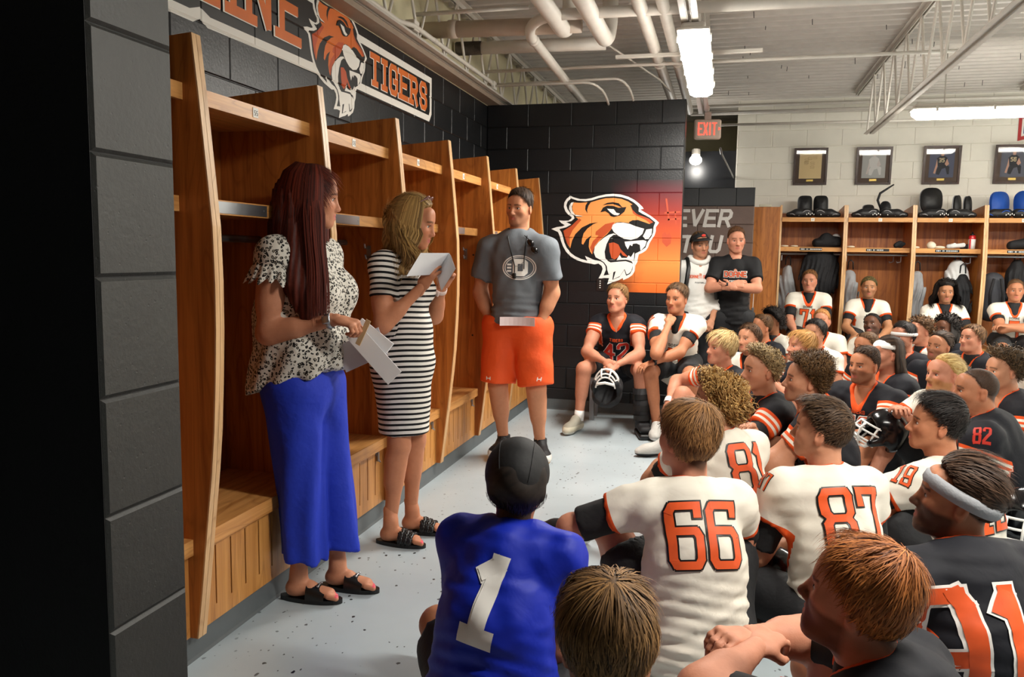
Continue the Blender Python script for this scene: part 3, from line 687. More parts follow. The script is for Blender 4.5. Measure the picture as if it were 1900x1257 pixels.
TG = dict(
 white=[(225,188),(262,205),(330,222),(390,222),(450,212),(520,190),(600,172),(680,165),(760,172),(840,195),(900,225),(950,262),(985,295),(1000,318),(965,325),(1010,352),(1075,390),(1130,430),(1160,458),(1128,505),(1128,545),(1115,590),(1090,625),(1065,670),(1052,710),(1030,745),(995,770),(955,788),(945,830),(940,870),(920,905),(915,960),(890,1005),(850,1035),(795,1062),(790,1040),(740,1068),(690,1085),(625,1112),(640,1058),(645,1045),(590,1045),(528,1058),(560,1000),(575,950),(565,920),(530,895),(490,905),(440,897),(360,885),(290,862),(230,828),(180,780),(145,720),(122,660),(108,610),(92,572),(18,540),(75,520),(140,510),(165,498),(125,475),(100,448),(150,452),(205,450),(235,430),(240,412),(200,385),(170,350),(155,305),(160,260),(185,220)],
 black=[(232,215),(300,238),(390,245),(460,233),(530,210),(610,194),(690,190),(770,200),(840,222),(895,252),(930,280),(950,305),(948,345),(990,370),(1060,405),(1122,455),(1105,500),(1100,560),(1085,600),(1060,635),(1040,665),(1025,715),(975,752),(918,770),(915,820),(905,860),(895,890),(890,950),(865,995),(825,1015),(805,955),(755,1030),(680,1062),(690,975),(640,1010),(585,1020),(610,960),(605,920),(580,885),(545,868),(490,860),(385,818),(410,870),(340,850),(280,825),(230,790),(185,735),(160,680),(145,620),(130,575),(105,540),(180,520),(235,490),(180,465),(235,455),(270,425),(262,398),(225,370),(195,330),(182,290),(195,250)],
 orange=[(262,258),(330,262),(410,255),(388,290),(385,330),(410,372),(406,335),(420,290),(445,255),(520,232),(600,212),(690,208),(770,218),(840,245),(885,275),(862,282),(880,330),(910,360),(950,382),(1010,400),(1060,420),(1100,455),(1060,472),(1010,455),(940,432),(880,440),(850,465),(760,455),(710,462),(680,490),(665,530),(620,585),(560,635),(500,700),(470,760),(462,800),(440,770),(425,720),(430,650),(455,600),(400,640),(365,700),(348,690),(352,640),(370,580),(410,530),(470,485),(525,462),(440,475),(350,520),(280,590),(245,660),(225,740),(190,690),(165,620),(150,560),(200,535),(260,490),(300,460),(310,430),(280,410),(360,405),(300,395),(258,370),(245,320),(250,280)],
 shade1=[(150,558),(235,505),(320,425),(345,440),(300,490),(250,550),(212,630),(218,722),(190,690),(165,620)],
 shade2=[(500,560),(600,480),(700,456),(680,490),(660,535),(600,595),(540,645),(490,705),(465,790),(440,730),(470,660),(530,600),(495,595)],
 shade3=[(868,280),(885,330),(930,372),(1010,400),(1060,420),(1100,455),(1070,468),(1020,430),(940,395),(890,365)],
 earw=[(262,255),(240,300),(245,345),(275,385),(360,400),(290,402),(235,375),(212,330),(215,290),(235,260)],
 muzzle=[(720,465),(790,462),(860,475),(930,500),(1008,522),(990,575),(940,620),(870,640),(800,630),(740,600),(690,560),(668,520),(680,485)],
 nosew=[(1030,530),(1090,520),(1085,580),(1055,625),(1020,630),(995,600),(1015,565)],
 nose=[(850,455),(890,435),(950,445),(1010,460),(1060,478),(1105,458),(1095,500),(1040,525),(980,515),(910,495),(860,475)],
 jaw=[(690,575),(740,600),(800,660),(1000,640),(1035,650),(1020,700),(980,745),(905,760),(905,850),(895,900),(880,960),(855,990),(830,1000),(808,945),(760,1020),(690,1055),(715,970),(640,1005),(625,960),(620,920),(590,880),(540,850),(500,830),(480,780),(490,720),(530,670),(590,620),(640,590)],
 jline=[(740,855),(820,845),(880,862),(898,890),(880,880),(820,862),(740,870),(660,880),(620,860)],
 mouth=[(690,590),(740,590),(780,630),(805,660),(815,700),(840,740),(862,690),(885,705),(892,680),(930,675),(965,690),(972,752),(920,780),(905,765),(872,822),(850,800),(835,828),(775,832),(755,800),(715,868),(640,866),(605,840),(595,770),(615,690),(650,620)],
 mteeth=[(720,858),(755,800),(775,830),(830,828),(850,800),(870,820),(908,775),(905,850),(880,862),(820,846)],
 tongue=[(640,680),(690,668),(740,690),(765,740),(845,818),(790,805),(765,770),(740,820),(705,848),(670,835),(650,770)],
 eyeb=[(548,358),(575,310),(620,288),(680,290),(740,310),(822,300),(800,350),(750,390),(690,405),(655,395),(640,370),(600,345)],
 eyew=[(618,320),(690,325),(715,360),(755,370),(730,390),(690,385),(650,355)],
 brow=[(570,285),(620,260),(680,252),(740,262),(785,310),(730,285),(680,270),(620,275)])
TG_ORDER = [('white', 0), ('black', 1), ('orange', 2), ('shade1', 3), ('shade2', 3), ('shade3', 3), ('earw', 0), ('jaw', 0), ('jline', 1), ('mouth', 1), ('mteeth', 0), ('tongue', 3), ('muzzle', 0), ('nosew', 0), ('nose', 1), ('eyeb', 1), ('eyew', 0), ('brow', 1)]
TG_M = [M_WHT, M_BKP, M_ORGL, M_ORGD]
# mural panel on the tiger wall: printed gradient from black at the left to orange at the lower right
rt = empty('wall_mural', (-.95, TWY - .002, 1.134), 'printed mural with a roaring tiger head emblem on the black wall', 'mural')
m, nt, b = newmat('mural_gradient')
tc = nd(nt, 'ShaderNodeTexCoord'); sx = nd(nt, 'ShaderNodeSeparateXYZ', {0: tc.outputs['Object']})
gu = math_(nt, 'MULTIPLY', math_(nt, 'ADD', sx.outputs[0], .35), 1.5)
gz = math_(nt, 'MULTIPLY', sx.outputs[2], .98)
col = ramp(nt, gz, [(.0, C3(222, 106, 40)), (.25, C3(238, 142, 70)), (.5, C3(204, 84, 40)), (.72, C3(150, 44, 32)), (.9, C3(92, 26, 36)), (1, C3(40, 18, 24))])
n1 = nd(nt, 'ShaderNodeTexNoise', {'Vector': tc.outputs['Object'], 'Scale': 6.0, 'Detail': 2.0})
fac = math_(nt, 'ADD', gu, math_(nt, 'MULTIPLY', math_(nt, 'SUBTRACT', n1.outputs[0], .5), .35))
fc = ramp(nt, fac, [(.42, (0, 0, 0)), (.85, (1, 1, 1))])
nt.links.new(mix(nt, fc, C3(16, 16, 18), col), b.inputs['Base Color']); b.inputs['Roughness'].default_value = .4
PT = lambda u, z, n: (u, TWY - n, z)
mb = MB(); wall_poly(mb, [(-1.506, 1.134), (-.397, 1.134), (-.397, 2.145), (-1.506, 2.145)], .0012, -1.413, PT, 0)
mb.build('print_panel', m, rt)
# ghosted helmet and arm in the print
mb = MB()
def wp(pts, mi, off=.0019): wall_poly(mb, pts, off, -1.413, PT, mi)
wp([(-.55, 1.86), (-.41, 1.87), (-.41, 1.855), (-.55, 1.845)], 1); wp([(-.53, 1.80), (-.41, 1.81), (-.41, 1.795), (-.52, 1.785)], 1); wp([(-.545, 1.98), (-.53, 1.98), (-.50, 1.78), (-.515, 1.78)], 1); wp([(-.46, 1.87), (-.45, 1.87), (-.44, 1.75), (-.45, 1.75)], 1)
wp([(-.565, 1.66), (-.54, 1.685), (-.52, 1.66), (-.50, 1.68), (-.48, 1.64), (-.485, 1.58), (-.52, 1.55), (-.56, 1.59)], 1)
mb.build('ghost_figure', [mat('mural_maroon', (84, 24, 30), .45), mat('mural_orange', (186, 74, 42), .45)], rt)
mb = MB()
# emblem drawn in the wall's own plane: outline units to metres (x along the wall, z up)
E2 = lambda p: (-1.6083 + .00086689 * p[0] + .0000184 * p[1], 2.1730 - .0000077 * p[0] - .00087072 * p[1])
for i, (nm, mi) in enumerate(TG_ORDER): wall_poly(mb, [E2(p) for p in TG[nm]], .002 + .00025 * i, -1.413, PT, mi)
mb.build('tiger_emblem', TG_M, rt)
# emblem board painted on the left wall
rt = empty('wall_lettering', (LWX + .002, 4.3, 2.2), 'team lettering with tiger head painted high on the left wall', 'lettering')
PL = lambda u, z, n: (LWX + n, u, z)
L2 = lambda p: (3.94291 + .00068 * p[0] - .0000281 * p[1], 3.01809 - .0000343 * p[0] - .0006791 * p[1])
bt, bb = 2.785, 2.455
bd = 2.50
mb = MB()
def lw(pts, mi, off): wall_poly(mb, pts, off, 3.28, PL, mi)
y1 = 5.858
lw([(4.5, bb), (y1 - .05, bb), (y1, bb + .06), (y1, bt), (4.5, bt)], 0, .0012)
lw([(4.45, bb + .045), (y1 - .06, bb + .045), (y1 - .04, bb + .08), (y1 - .04, bt - .045), (4.45, bt - .045)], 1, .0016)
lw([(2.3, 2.425), (3.02, 2.425), (3.07, 2.45), (3.12, 2.425), (4.1, 2.44), (4.1, 2.95 - .11), (2.3, 2.84)], 0, .0012)
lw([(2.3, 2.475), (3.0, 2.475), (3.07, 2.50), (3.14, 2.475), (4.2, 2.49), (4.2, 2.80), (2.3, 2.80)], 1, .0016)
for i, (nm, mi) in enumerate(TG_ORDER): lw([L2(p) for p in TG[nm]], mi if mi != 2 else 4, .002 + .00025 * i)
mb.build('tiger_emblem', TG_M + [M_ORG], rt)
mb = MB()
STEP[0] = Vector((.00006, 0, 0))
FL = lambda u, v_: (LWX + .0078, u, v_); FL0 = lambda u, v_: (LWX + .0066, u, v_)
for word, x, y, wd, ht, th, gap, sf, sh in (('TIGERS', 4.774, bb + .082, .108, bt - bb - .164, .037, .075, .030, .006), ('DOANE', 2.56, 2.555, .165, .30, .050, .125, .042, .008)):
    for ch in word:
        mb = MB(); flat_text(ch, x, y, wd, ht, th + .004, gap, lambda u, v_: FL0(u - sh, v_ - .003), 0, mb, th / 2 + .002, 0, sf + .003)
        x = flat_text(ch, x, y, wd, ht, th, gap, FL, 1, mb, th / 2, 0, sf); mb.build('letter', [M_WHT, M_ORG], rt)
# EVER / TOU lettering on the corridor wall
STEP[0] = Vector((0, -.00006, 0))
rt = empty('wall_lettering', (-.2, EWY - .002, 1.4), 'large white slanted letters on the brown corridor wall', 'lettering')
mb = MB(); FE = lambda u, v_: (u, EWY - .0014, v_)
for word, x, y in (('NEVER', -.72, 1.815), ('STOU', -.66, 1.525)):
    for ch in word: mb = MB(); x = flat_text(ch, x, y, .105, .165, .036, .052, FE, 0, mb, .018, .18); mb.build('letter', mat('pale_print', (214, 208, 202), .5), rt)
MB().add([FE(*q) for q in ((-.1, 1.40), (.06, 1.40), (.066, 1.44), (-.094, 1.44))], [(0, 1, 2, 3)]).build('bar', MATS['pale_print'], rt)
# outlet and thermostat on the tiger wall
rt = empty('wall_outlet', (-1.11, TWY, 1.196), 'steel outlet plate on the black wall below the tiger emblem', 'outlet')
MB().rbox((-1.147, TWY - .008, 1.138), (-1.073, TWY - .0005, 1.254), .004).build('plate', mat('dark_steel_plate', (70, 66, 64), .3, .8), rt)
mb = MB()
for zz in (1.165, 1.185, 1.205, 1.225): mb.box((-1.117, TWY - .0095, zz), (-1.105, TWY - .0078, zz + .008))
mb.build('socket', M_WHT, rt)

# ------------------------------------------------------------------ framed pictures on the white wall
def figure(mb, fn, mi_skin, mi_dark, mi_num, num):
    """small printed kneeling player"""
    def pl(pts, mi, o=0): mb.add([fn(x, y, .0005 + o * .0003) for x, y in pts], [tuple(range(len(pts)))], mi)
    pl([(.30, .12), (.42, .10), (.52, .32), (.66, .36), (.74, .12), (.82, .12), (.82, .4), (.62, .5), (.40, .46), (.3, .3)], mi_dark, 1)
    pl([(.32, .42), (.66, .44), (.72, .72), (.60, .80), (.40, .80), (.28, .70)], mi_dark, 1)
    pl([(.30, .70), (.26, .45), (.18, .16), (.26, .14), (.34, .44)], mi_skin, 2); pl([(.70, .70), (.8, .5), (.7, .42), (.62, .5)], mi_skin, 2)
    pl([(.46, .80), (.56, .80), (.585, .89), (.55, .97), (.48, .97), (.44, .89)], mi_skin, 3)
    x = .39
    for ch in num:
        for q in stroke_quads(ch, x, .58, .075, .13, .028, .014): mb.add([fn(p.x, p.y, .0018) for p in q], [(0, 1, 2, 3)], mi_num)
        x += .125
M_FRAME = wood('dark_walnut', 'Z', (44, 26, 18), (72, 44, 30), .3)
M_MATB = mat('brown_mat_board', (104, 86, 74), .7)
PH = [mat('photo_sepia', (240, 216, 164), .5), mat('photo_grey', (186, 186, 182), .5), mat('photo_dark_blue', (84, 88, 112), .5), mat('photo_dark', (96, 98, 112), .5)]
m_gl, nt, b = newmat('picture_glass')
for n_ in list(nt.nodes): nt.nodes.remove(n_)
gl = nd(nt, 'ShaderNodeBsdfGlossy', {'Roughness': .03}); trn = nd(nt, 'ShaderNodeBsdfTransparent'); fr = nd(nt, 'ShaderNodeFresnel', {'IOR': 1.5})
ms = nd(nt, 'ShaderNodeMixShader', {0: fr.outputs[0], 1: trn.outputs[0], 2: gl.outputs[0]})
nt.links.new(ms.outputs[0], nd(nt, 'ShaderNodeOutputMaterial').inputs[0])
for i, (x0, x1, lab) in enumerate(((.763, 1.156, 'framed sepia drawing in a brown mat, leftmost on the white wall'), (1.483, 1.884, 'framed player photograph with glare, second from the left on the white wall'),
                                  (2.227, 2.631, 'framed photograph of kneeling player, third from the left on the white wall'), (2.987, 3.383, 'framed photograph of kneeling player cut off by the right edge'))):
    rt = empty('picture_frame', ((x0 + x1) / 2, WWY - .03, 2.37), lab, 'picture', 'framed pictures on the white wall')
    tl = .016; z0, z1 = 2.37, 2.817
    fn = lambda u, v_, n_: (x0 + (x1 - x0) * u, WWY - .012 - n_ - v_ * .028, z0 + (z1 - z0) * v_)
    mb = MB()
    for (a, c, e, g) in ((0, 0, 1, .055), (0, .945, 1, 1), (0, .055, .06, .945), (.94, .055, 1, .945)):
        mb.add([fn(a, c, 0), fn(e, c, 0), fn(e, g, 0), fn(a, g, 0), fn(a, c, .018), fn(e, c, .018), fn(e, g, .018), fn(a, g, .018)], [(3, 2, 1, 0), (4, 5, 6, 7), (0, 1, 5, 4), (1, 2, 6, 5), (2, 3, 7, 6), (3, 0, 4, 7)])
    mb.build('frame', M_FRAME, rt)
    MB().add([fn(*q) for q in ((.05, .05, .004), (.95, .05, .004), (.95, .95, .004), (.05, .95, .004))], [(0, 1, 2, 3)]).build('mat_board', M_MATB, rt)
    pf = lambda u, v_, n_: fn(.17 + .66 * u, .175 + .70 * v_, .0055 + n_)
    ph = MB().add([pf(*q) for q in ((0, 0, 0), (1, 0, 0), (1, 1, 0), (0, 1, 0))], [(0, 1, 2, 3)]).build('photo', PH[i], rt)
    if i:
        mb = MB(); figure(mb, pf, 0, 1, 2, ('', '', '35', '56')[i])
        mb.build('printed_figure', [mat('photo_skin%d' % (i == 1), (206, 160, 136) if i > 1 else (216, 206, 200), .5), mat('photo_jersey%d' % (i == 1), (18, 18, 30) if i > 1 else (222, 220, 216), .5), mat('photo_number', (232, 214, 170), .5)], ph)
    else:
        mb = MB()
        for k in range(7):
            x, y_ = RN.uniform(.2, .6), RN.uniform(.1, .85)
            for q in stroke_quads('S', x, y_, .18, .1, .008, .004): mb.add([pf(p.x, p.y, .0006) for p in q], [(0, 1, 2, 3)])
        mb.build('sketch_lines', mat('sketch_ink', (176, 140, 90), .6), ph)
    MB().add([fn(*q) for q in ((.40, .095, .0065), (.60, .095, .0065), (.60, .15, .0065), (.40, .15, .0065))], [(0, 1, 2, 3)]).build('brass_plate', mat('brass_plate', (206, 176, 96), .3, .7), rt)
    MB().add([fn(*q) for q in ((.055, .05, .010), (.945, .05, .010), (.945, .95, .010), (.055, .95, .010))], [(0, 1, 2, 3)]).build('glass', m_gl, rt)
# banner at the right edge
rt = empty('wall_banner', (3.25, WWY - .004, 2.85), 'red and blue shield shaped banner cut off at the right edge', 'banner')
mb = MB()
for i, s in enumerate((0, .035, .055)):
    mb.add([(x, WWY - .004 - .001 * i, z) for x, z in ((3.215 + s, 2.86 + s * 1.5), (3.215 + s, 3.15 - s), (3.8 - s, 3.15 - s), (3.8 - s, 2.95 + s * .6), (3.5, 2.93 + s))], [(0, 1, 2, 3, 4)], i)
mb.build('shield', [mat('banner_red', (176, 44, 44), .6), M_WHT, mat('banner_blue', (40, 62, 130), .6)], rt)
mb = MB(); flat_text('N', 3.31, 2.97, .10, .13, .03, .03, lambda u, v_: (u, WWY - .0075, v_), 0, mb); mb.build('letter', M_WHT, rt)
# ------------------------------------------------------------------ bodies: blended round shapes turned into one surface
A3 = lambda *p: np.array(p, dtype=np.float64)
def unit(v):
    v = np.asarray(v, float); return v / (np.linalg.norm(v) + 1e-12)
UP = A3(0, 0, 1)
def rc(a, b, ra, rb, k=.02, flat=None, clip=(), op='u'):
    """tapered limb from a to b; flat=(direction, factor) squeezes it along a direction; clip=[(point, normal)] cuts it"""
    return dict(t='rc', a=A3(*a), b=A3(*b), ra=ra, rb=rb, k=k, flat=flat, clip=clip, op=op)
def el(c, r, k=.02, M=None, clip=(), op='u'):
    return dict(t='el', c=A3(*c), r=A3(*r), k=k, M=np.eye(3) if M is None else np.asarray(M), clip=clip, op=op)
class Field:
    def __init__(s, prims, h, extra=.03, lo=None, hi=None):
        L, H = [], []
        for p in prims:
            if p['t'] == 'rc':
                R = max(p['ra'], p['rb']); l, u = np.minimum(p['a'], p['b']) - R, np.maximum(p['a'], p['b']) + R
            else:
                ext = np.sqrt(((p['M'] * p['r'][None, :]) ** 2).sum(1)); l, u = p['c'] - ext, p['c'] + ext
            p['bb'] = (l - p['k'] - 2 * h - .004, u + p['k'] + 2 * h + .004)
            if p['op'] == 'u': L.append(l); H.append(u)
        s.lo = np.min(L, 0) - 3 * h - extra * .2 if lo is None else A3(*lo)
        hi = np.max(H, 0) + 3 * h + extra * .2 if hi is None else A3(*hi)
        s.h = h; s.n = np.maximum(np.ceil((hi - s.lo) / h).astype(int) + 1, 4)
        s.D = np.full(s.n, .2, np.float32)
        for p in prims: s.add(p)
    def add(s, p):
        i0 = np.clip(np.floor((p['bb'][0] - s.lo) / s.h).astype(int), 0, s.n); i1 = np.clip(np.ceil((p['bb'][1] - s.lo) / s.h).astype(int) + 1, 0, s.n)
        if np.any(i1 <= i0): return
        ax = [(s.lo[a] + s.h * np.arange(i0[a], i1[a])).astype(np.float32) for a in range(3)]
        X, Y, Z = ax[0][:, None, None], ax[1][None, :, None], ax[2][None, None, :]
        if p['t'] == 'rc':
            a, b = p['a'], p['b']; ba = b - a
            qx, qy, qz = X - a[0], Y - a[1], Z - a[2]
            if p['flat']:
                n, sf = unit(p['flat'][0]), p['flat'][1] - 1
                c = qx * n[0] + qy * n[1] + qz * n[2]
                qx, qy, qz = qx + sf * n[0] * c, qy + sf * n[1] * c, qz + sf * n[2] * c
                ba = ba + sf * (ba @ n) * n
            t = np.clip((qx * ba[0] + qy * ba[1] + qz * ba[2]) / (ba @ ba + 1e-9), 0, 1)
            d = np.sqrt((qx - t * ba[0]) ** 2 + (qy - t * ba[1]) ** 2 + (qz - t * ba[2]) ** 2) - (p['ra'] + t * (p['rb'] - p['ra']))
        else:
            c, M, r = p['c'], p['M'], p['r']
            qx, qy, qz = X - c[0], Y - c[1], Z - c[2]
            k0 = k1 = 0
            for j in range(3):
                u = qx * M[0, j] + qy * M[1, j] + qz * M[2, j]
                k0 = k0 + (u / r[j]) ** 2; k1 = k1 + (u / r[j] ** 2) ** 2
            k0 = np.sqrt(k0); d = k0 * (k0 - 1) / np.sqrt(k1 + 1e-9)
        for pt, nm in p['clip']:
            d = np.maximum(d, (X - pt[0]) * nm[0] + (Y - pt[1]) * nm[1] + (Z - pt[2]) * nm[2])
        sl = tuple(slice(i0[a], i1[a]) for a in range(3)); o = s.D[sl]; k = p['k']
        if p['op'] == 'u':
            s.D[sl] = np.minimum(o, d) - (np.maximum(k - np.abs(o - d), 0) ** 2) / (4 * k)
        elif p['op'] == 's':
            s.D[sl] = np.maximum(o, -d) + (np.maximum(k - np.abs(o + d), 0) ** 2) / (4 * k)
    def disp(s, fn, band=.03):
        m = np.abs(s.D) < band; idx = np.argwhere(m)
        s.D[m] += fn(s.lo + idx * s.h).astype(np.float32)
    def inside(s, P, depth):
        i = np.round((P - s.lo) / s.h).astype(int); ok = np.all((i >= 0) & (i < s.n), 1); i = np.clip(i, 0, s.n - 1)
        return ok & (s.D[i[:, 0], i[:, 1], i[:, 2]] < -depth)
    def mesh(s):
        D = s.D; S = D < 0
        c = np.zeros(tuple(s.n - 1), np.uint8); sh = [(i, j, k) for i in (0, 1) for j in (0, 1) for k in (0, 1)]
        for i, j, k in sh: c += S[i:s.n[0] - 1 + i, j:s.n[1] - 1 + j, k:s.n[2] - 1 + k]
        act = (c > 0) & (c < 8); ids = np.argwhere(act)
        num = np.full(act.shape, -1, np.int32); num[act] = np.arange(len(ids))
        pos = np.zeros((len(ids), 3)); cnt = np.zeros(len(ids))
        cor = {q: D[ids[:, 0] + q[0], ids[:, 1] + q[1], ids[:, 2] + q[2]] for q in sh}
        for q in sh:
            for ax in range(3):
                if q[ax]: continue
                e = list(q); e[ax] = 1; d0, d1 = cor[q], cor[tuple(e)]
                m = (d0 < 0) != (d1 < 0); t = d0[m] / (d0[m] - d1[m])
                pos[m] += A3(*q); pos[m, ax] += t; cnt[m] += 1
        V = s.lo + (ids + pos / np.maximum(cnt, 1)[:, None]) * s.h
        F = []
        for ax in range(3):
            o1, o2 = (ax + 1) % 3, (ax + 2) % 3
            a = [slice(None)] * 3; b = [slice(None)] * 3; a[ax] = slice(0, -1); b[ax] = slice(1, None)
            cr = S[tuple(a)] != S[tuple(b)]
            e = np.argwhere(cr); e = e[(e[:, o1] > 0) & (e[:, o2] > 0) & (e[:, o1] < s.n[o1] - 1) & (e[:, o2] < s.n[o2] - 1)]
            def cell(d1, d2):
                q = e.copy(); q[:, o1] += d1; q[:, o2] += d2; return num[q[:, 0], q[:, 1], q[:, 2]]
            quad = np.stack([cell(-1, -1), cell(0, -1), cell(0, 0), cell(-1, 0)], 1)
            ins = S[e[:, 0], e[:, 1], e[:, 2]]
            quad[~ins] = quad[~ins][:, ::-1]
            F.append(quad)
        return V, np.concatenate(F)
def wrinkle(seed, amp, freq, stretch=(1, 1, 1)):
    g = np.random.default_rng(seed); K = g.normal(size=(7, 3)); K = K / np.linalg.norm(K, axis=1)[:, None] * freq * g.uniform(.6, 1.5, (7, 1)) * A3(*stretch)
    ph = g.uniform(0, 6.28, 7)
    def fn(P):
        o = np.zeros(len(P)); w = np.sin(P @ K[0] * .5 + ph[0]) * 1.5
        for i in range(1, 7): o += np.sin(P @ K[i] + ph[i] + w)
        return o * (amp / 2.6)
    return fn
def ik(a, t, l1, l2, pole):
    a, t = A3(*a), A3(*t); d = t - a; L = np.linalg.norm(d); L = min(max(L, abs(l1 - l2) + .01), l1 + l2 - .004); u = unit(d)
    x = (l1 * l1 - l2 * l2 + L * L) / (2 * L); h = math.sqrt(max(l1 * l1 - x * x, 1e-6))
    p = A3(*pole); p = unit(p - u * (p @ u))
    return a + u * x + p * h, a + u * L
def head_frame(yaw, pitch, roll):
    y, p, r = (math.radians(q) for q in (yaw, pitch, roll))
    f = A3(-math.sin(y) * math.cos(p), math.cos(y) * math.cos(p), math.sin(p)); rt = A3(math.cos(y), math.sin(y), 0); u = np.cross(rt, f)
    return np.stack([rt * math.cos(r) + u * math.sin(r), f, -rt * math.sin(r) + u * math.cos(r)], 1)     # columns: right, forward, up

# ---- materials worn by people (colour fields are stored on the mesh, thresholds give crisp edges)
def attr_mat(name, build, rough=.75, wr=(11, .16), spec=.3):
    m, nt, b = newmat(name); b.inputs['Roughness'].default_value = rough; b.inputs['Specular IOR Level'].default_value = spec
    at = lambda k, o='Fac': nd(nt, 'ShaderNodeAttribute', attribute_name=k).outputs[o]
    c = build(nt, at)
    nt.links.new(c, b.inputs['Base Color'])
    if wr:
        tc = nd(nt, 'ShaderNodeTexCoord')
        n1 = nd(nt, 'ShaderNodeTexNoise', {'Vector': tc.outputs['Object'], 'Scale': wr[0], 'Detail': 3.0, 'Distortion': .7})
        n2 = nd(nt, 'ShaderNodeTexNoise', {'Vector': tc.outputs['Object'], 'Scale': 900.0, 'Detail': 1.0})
        bp = nd(nt, 'ShaderNodeBump', {'Height': n1.outputs[0], 'Strength': wr[1], 'Distance': .02})
        bp2 = nd(nt, 'ShaderNodeBump', {'Height': n2.outputs[0], 'Strength': .08, 'Distance': .002, 'Normal': bp.outputs[0]})
        nt.links.new(bp2.outputs[0], b.inputs['Normal'])
    MATS[name] = m
    return m
def _skin(nt, at):
    tc = nd(nt, 'ShaderNodeTexCoord'); n = nd(nt, 'ShaderNodeTexNoise', {'Vector': tc.outputs['Object'], 'Scale': 45.0, 'Detail': 3.0})
    return mix(nt, .5, at('Col', 'Color'), ramp(nt, n.outputs[0], [(.3, (.86, .82, .8)), (.7, (1, 1, 1))]), 'MULTIPLY')
M_SKIN = attr_mat('skin', _skin, .55, (160, .06), .3)
ORG = C3(226, 84, 28)
WHJ = C3(226, 220, 206)
NVJ = C3(20, 21, 28)
def ramp_mat(name, base, stops, collar=None, **k):
    def f(nt, at):
        c = ramp(nt, at('sl'), [(0, base)] + stops, 'CONSTANT')
        if collar: c = mix(nt, ramp(nt, at('col'), [(0, (1, 1, 1)), (.5, (0, 0, 0))], 'CONSTANT'), c, collar)
        return c
    return attr_mat(name, f, **k)
M_JW = ramp_mat('white_jersey', WHJ, [(.86, ORG)], ORG)
M_JN = ramp_mat('navy_jersey', NVJ, [(.36, ORG), (.50, WHJ), (.62, ORG), (.74, WHJ), (.86, ORG)], ORG)
M_JB = ramp_mat('blue_jersey', C3(12, 38, 168), [(.99, C3(10, 32, 150))], None, rough=.55)
M_GREY = ramp_mat('grey_tee', C3(104, 110, 116), [(.95, C3(92, 98, 104))], None)
M_TEEB = ramp_mat('black_tee', C3(18, 18, 20), [(.97, C3(14, 14, 16))], None)
M_HOOD = ramp_mat('white_hoodie', C3(228, 226, 220), [(.97, C3(220, 218, 212))], None)
M_UNDER = mat('black_undershirt', (16, 16, 18), .8, bump=(24, .4))
M_SHORTB = mat('black_shorts', (17, 18, 21), .75, bump=(20, .5))
M_SHORTO = mat('orange_shorts', (232, 84, 22), .7, bump=(18, .5))
M_PANTB = mat('royal_blue_trousers', (12, 46, 178), .75, bump=(14, .7))
M_PANTK = mat('black_trousers', (20, 21, 24), .8, bump=(16, .5))
def _leo(nt, at):
    tc = nd(nt, 'ShaderNodeTexCoord'); wn = nd(nt, 'ShaderNodeTexNoise', {'Vector': tc.outputs['Object'], 'Scale': 60.0, 'Detail': 2.0})
    wv = nd(nt, 'ShaderNodeVectorMath', {0: wn.outputs['Color'], 1: (.018, .018, .018)}, operation='MULTIPLY'); pv = nd(nt, 'ShaderNodeVectorMath', {0: tc.outputs['Object'], 1: wv.outputs[0]}, operation='ADD')
    v = nd(nt, 'ShaderNodeTexVoronoi', {'Vector': pv.outputs[0], 'Scale': 72.0, 'Randomness': .75})
    ring = ramp(nt, v.outputs['Distance'], [(0, C3(170, 160, 144)), (.20, C3(18, 18, 20)), (.44, C3(214, 210, 200))], 'CONSTANT')
    gap = nd(nt, 'ShaderNodeTexNoise', {'Vector': tc.outputs['Object'], 'Scale': 75.0, 'Detail': 1.0})
    return mix(nt, ramp(nt, gap.outputs[0], [(.68, (0, 0, 0)), (.70, (1, 1, 1))]), ring, C3(214, 210, 200))
M_LEO = attr_mat('leopard_print_blouse', _leo, .8, (10, .5))
def _stripe(nt, at):
    fr = math_(nt, 'FRACT', math_(nt, 'MULTIPLY', at('ht'), 1 / .0265))
    return ramp(nt, fr, [(0, C3(18, 18, 20)), (.42, C3(228, 224, 216))], 'CONSTANT')
M_STRIPE = attr_mat('striped_dress', _stripe, .8, (12, .35))
def _hair(lo, hi):
    nm = 'hair_%d_%d_%d_%d' % (lo + hi[:1])
    if nm in MATS: return MATS[nm]
    def f(nt, at): return ramp(nt, at('hv'), [(0, C3(*lo)), (.55, tuple((a + b_) / 2 for a, b_ in zip(C3(*lo), C3(*hi)))), (1, C3(*hi))])
    return attr_mat(nm, f, .58, None, .25)
M_EYEW = mat('eye_white', (196, 186, 178), .25)
M_IRIS = mat('iris_brown', (44, 30, 22), .15)
M_LASH = mat('lash_dark', (40, 26, 20), .7)

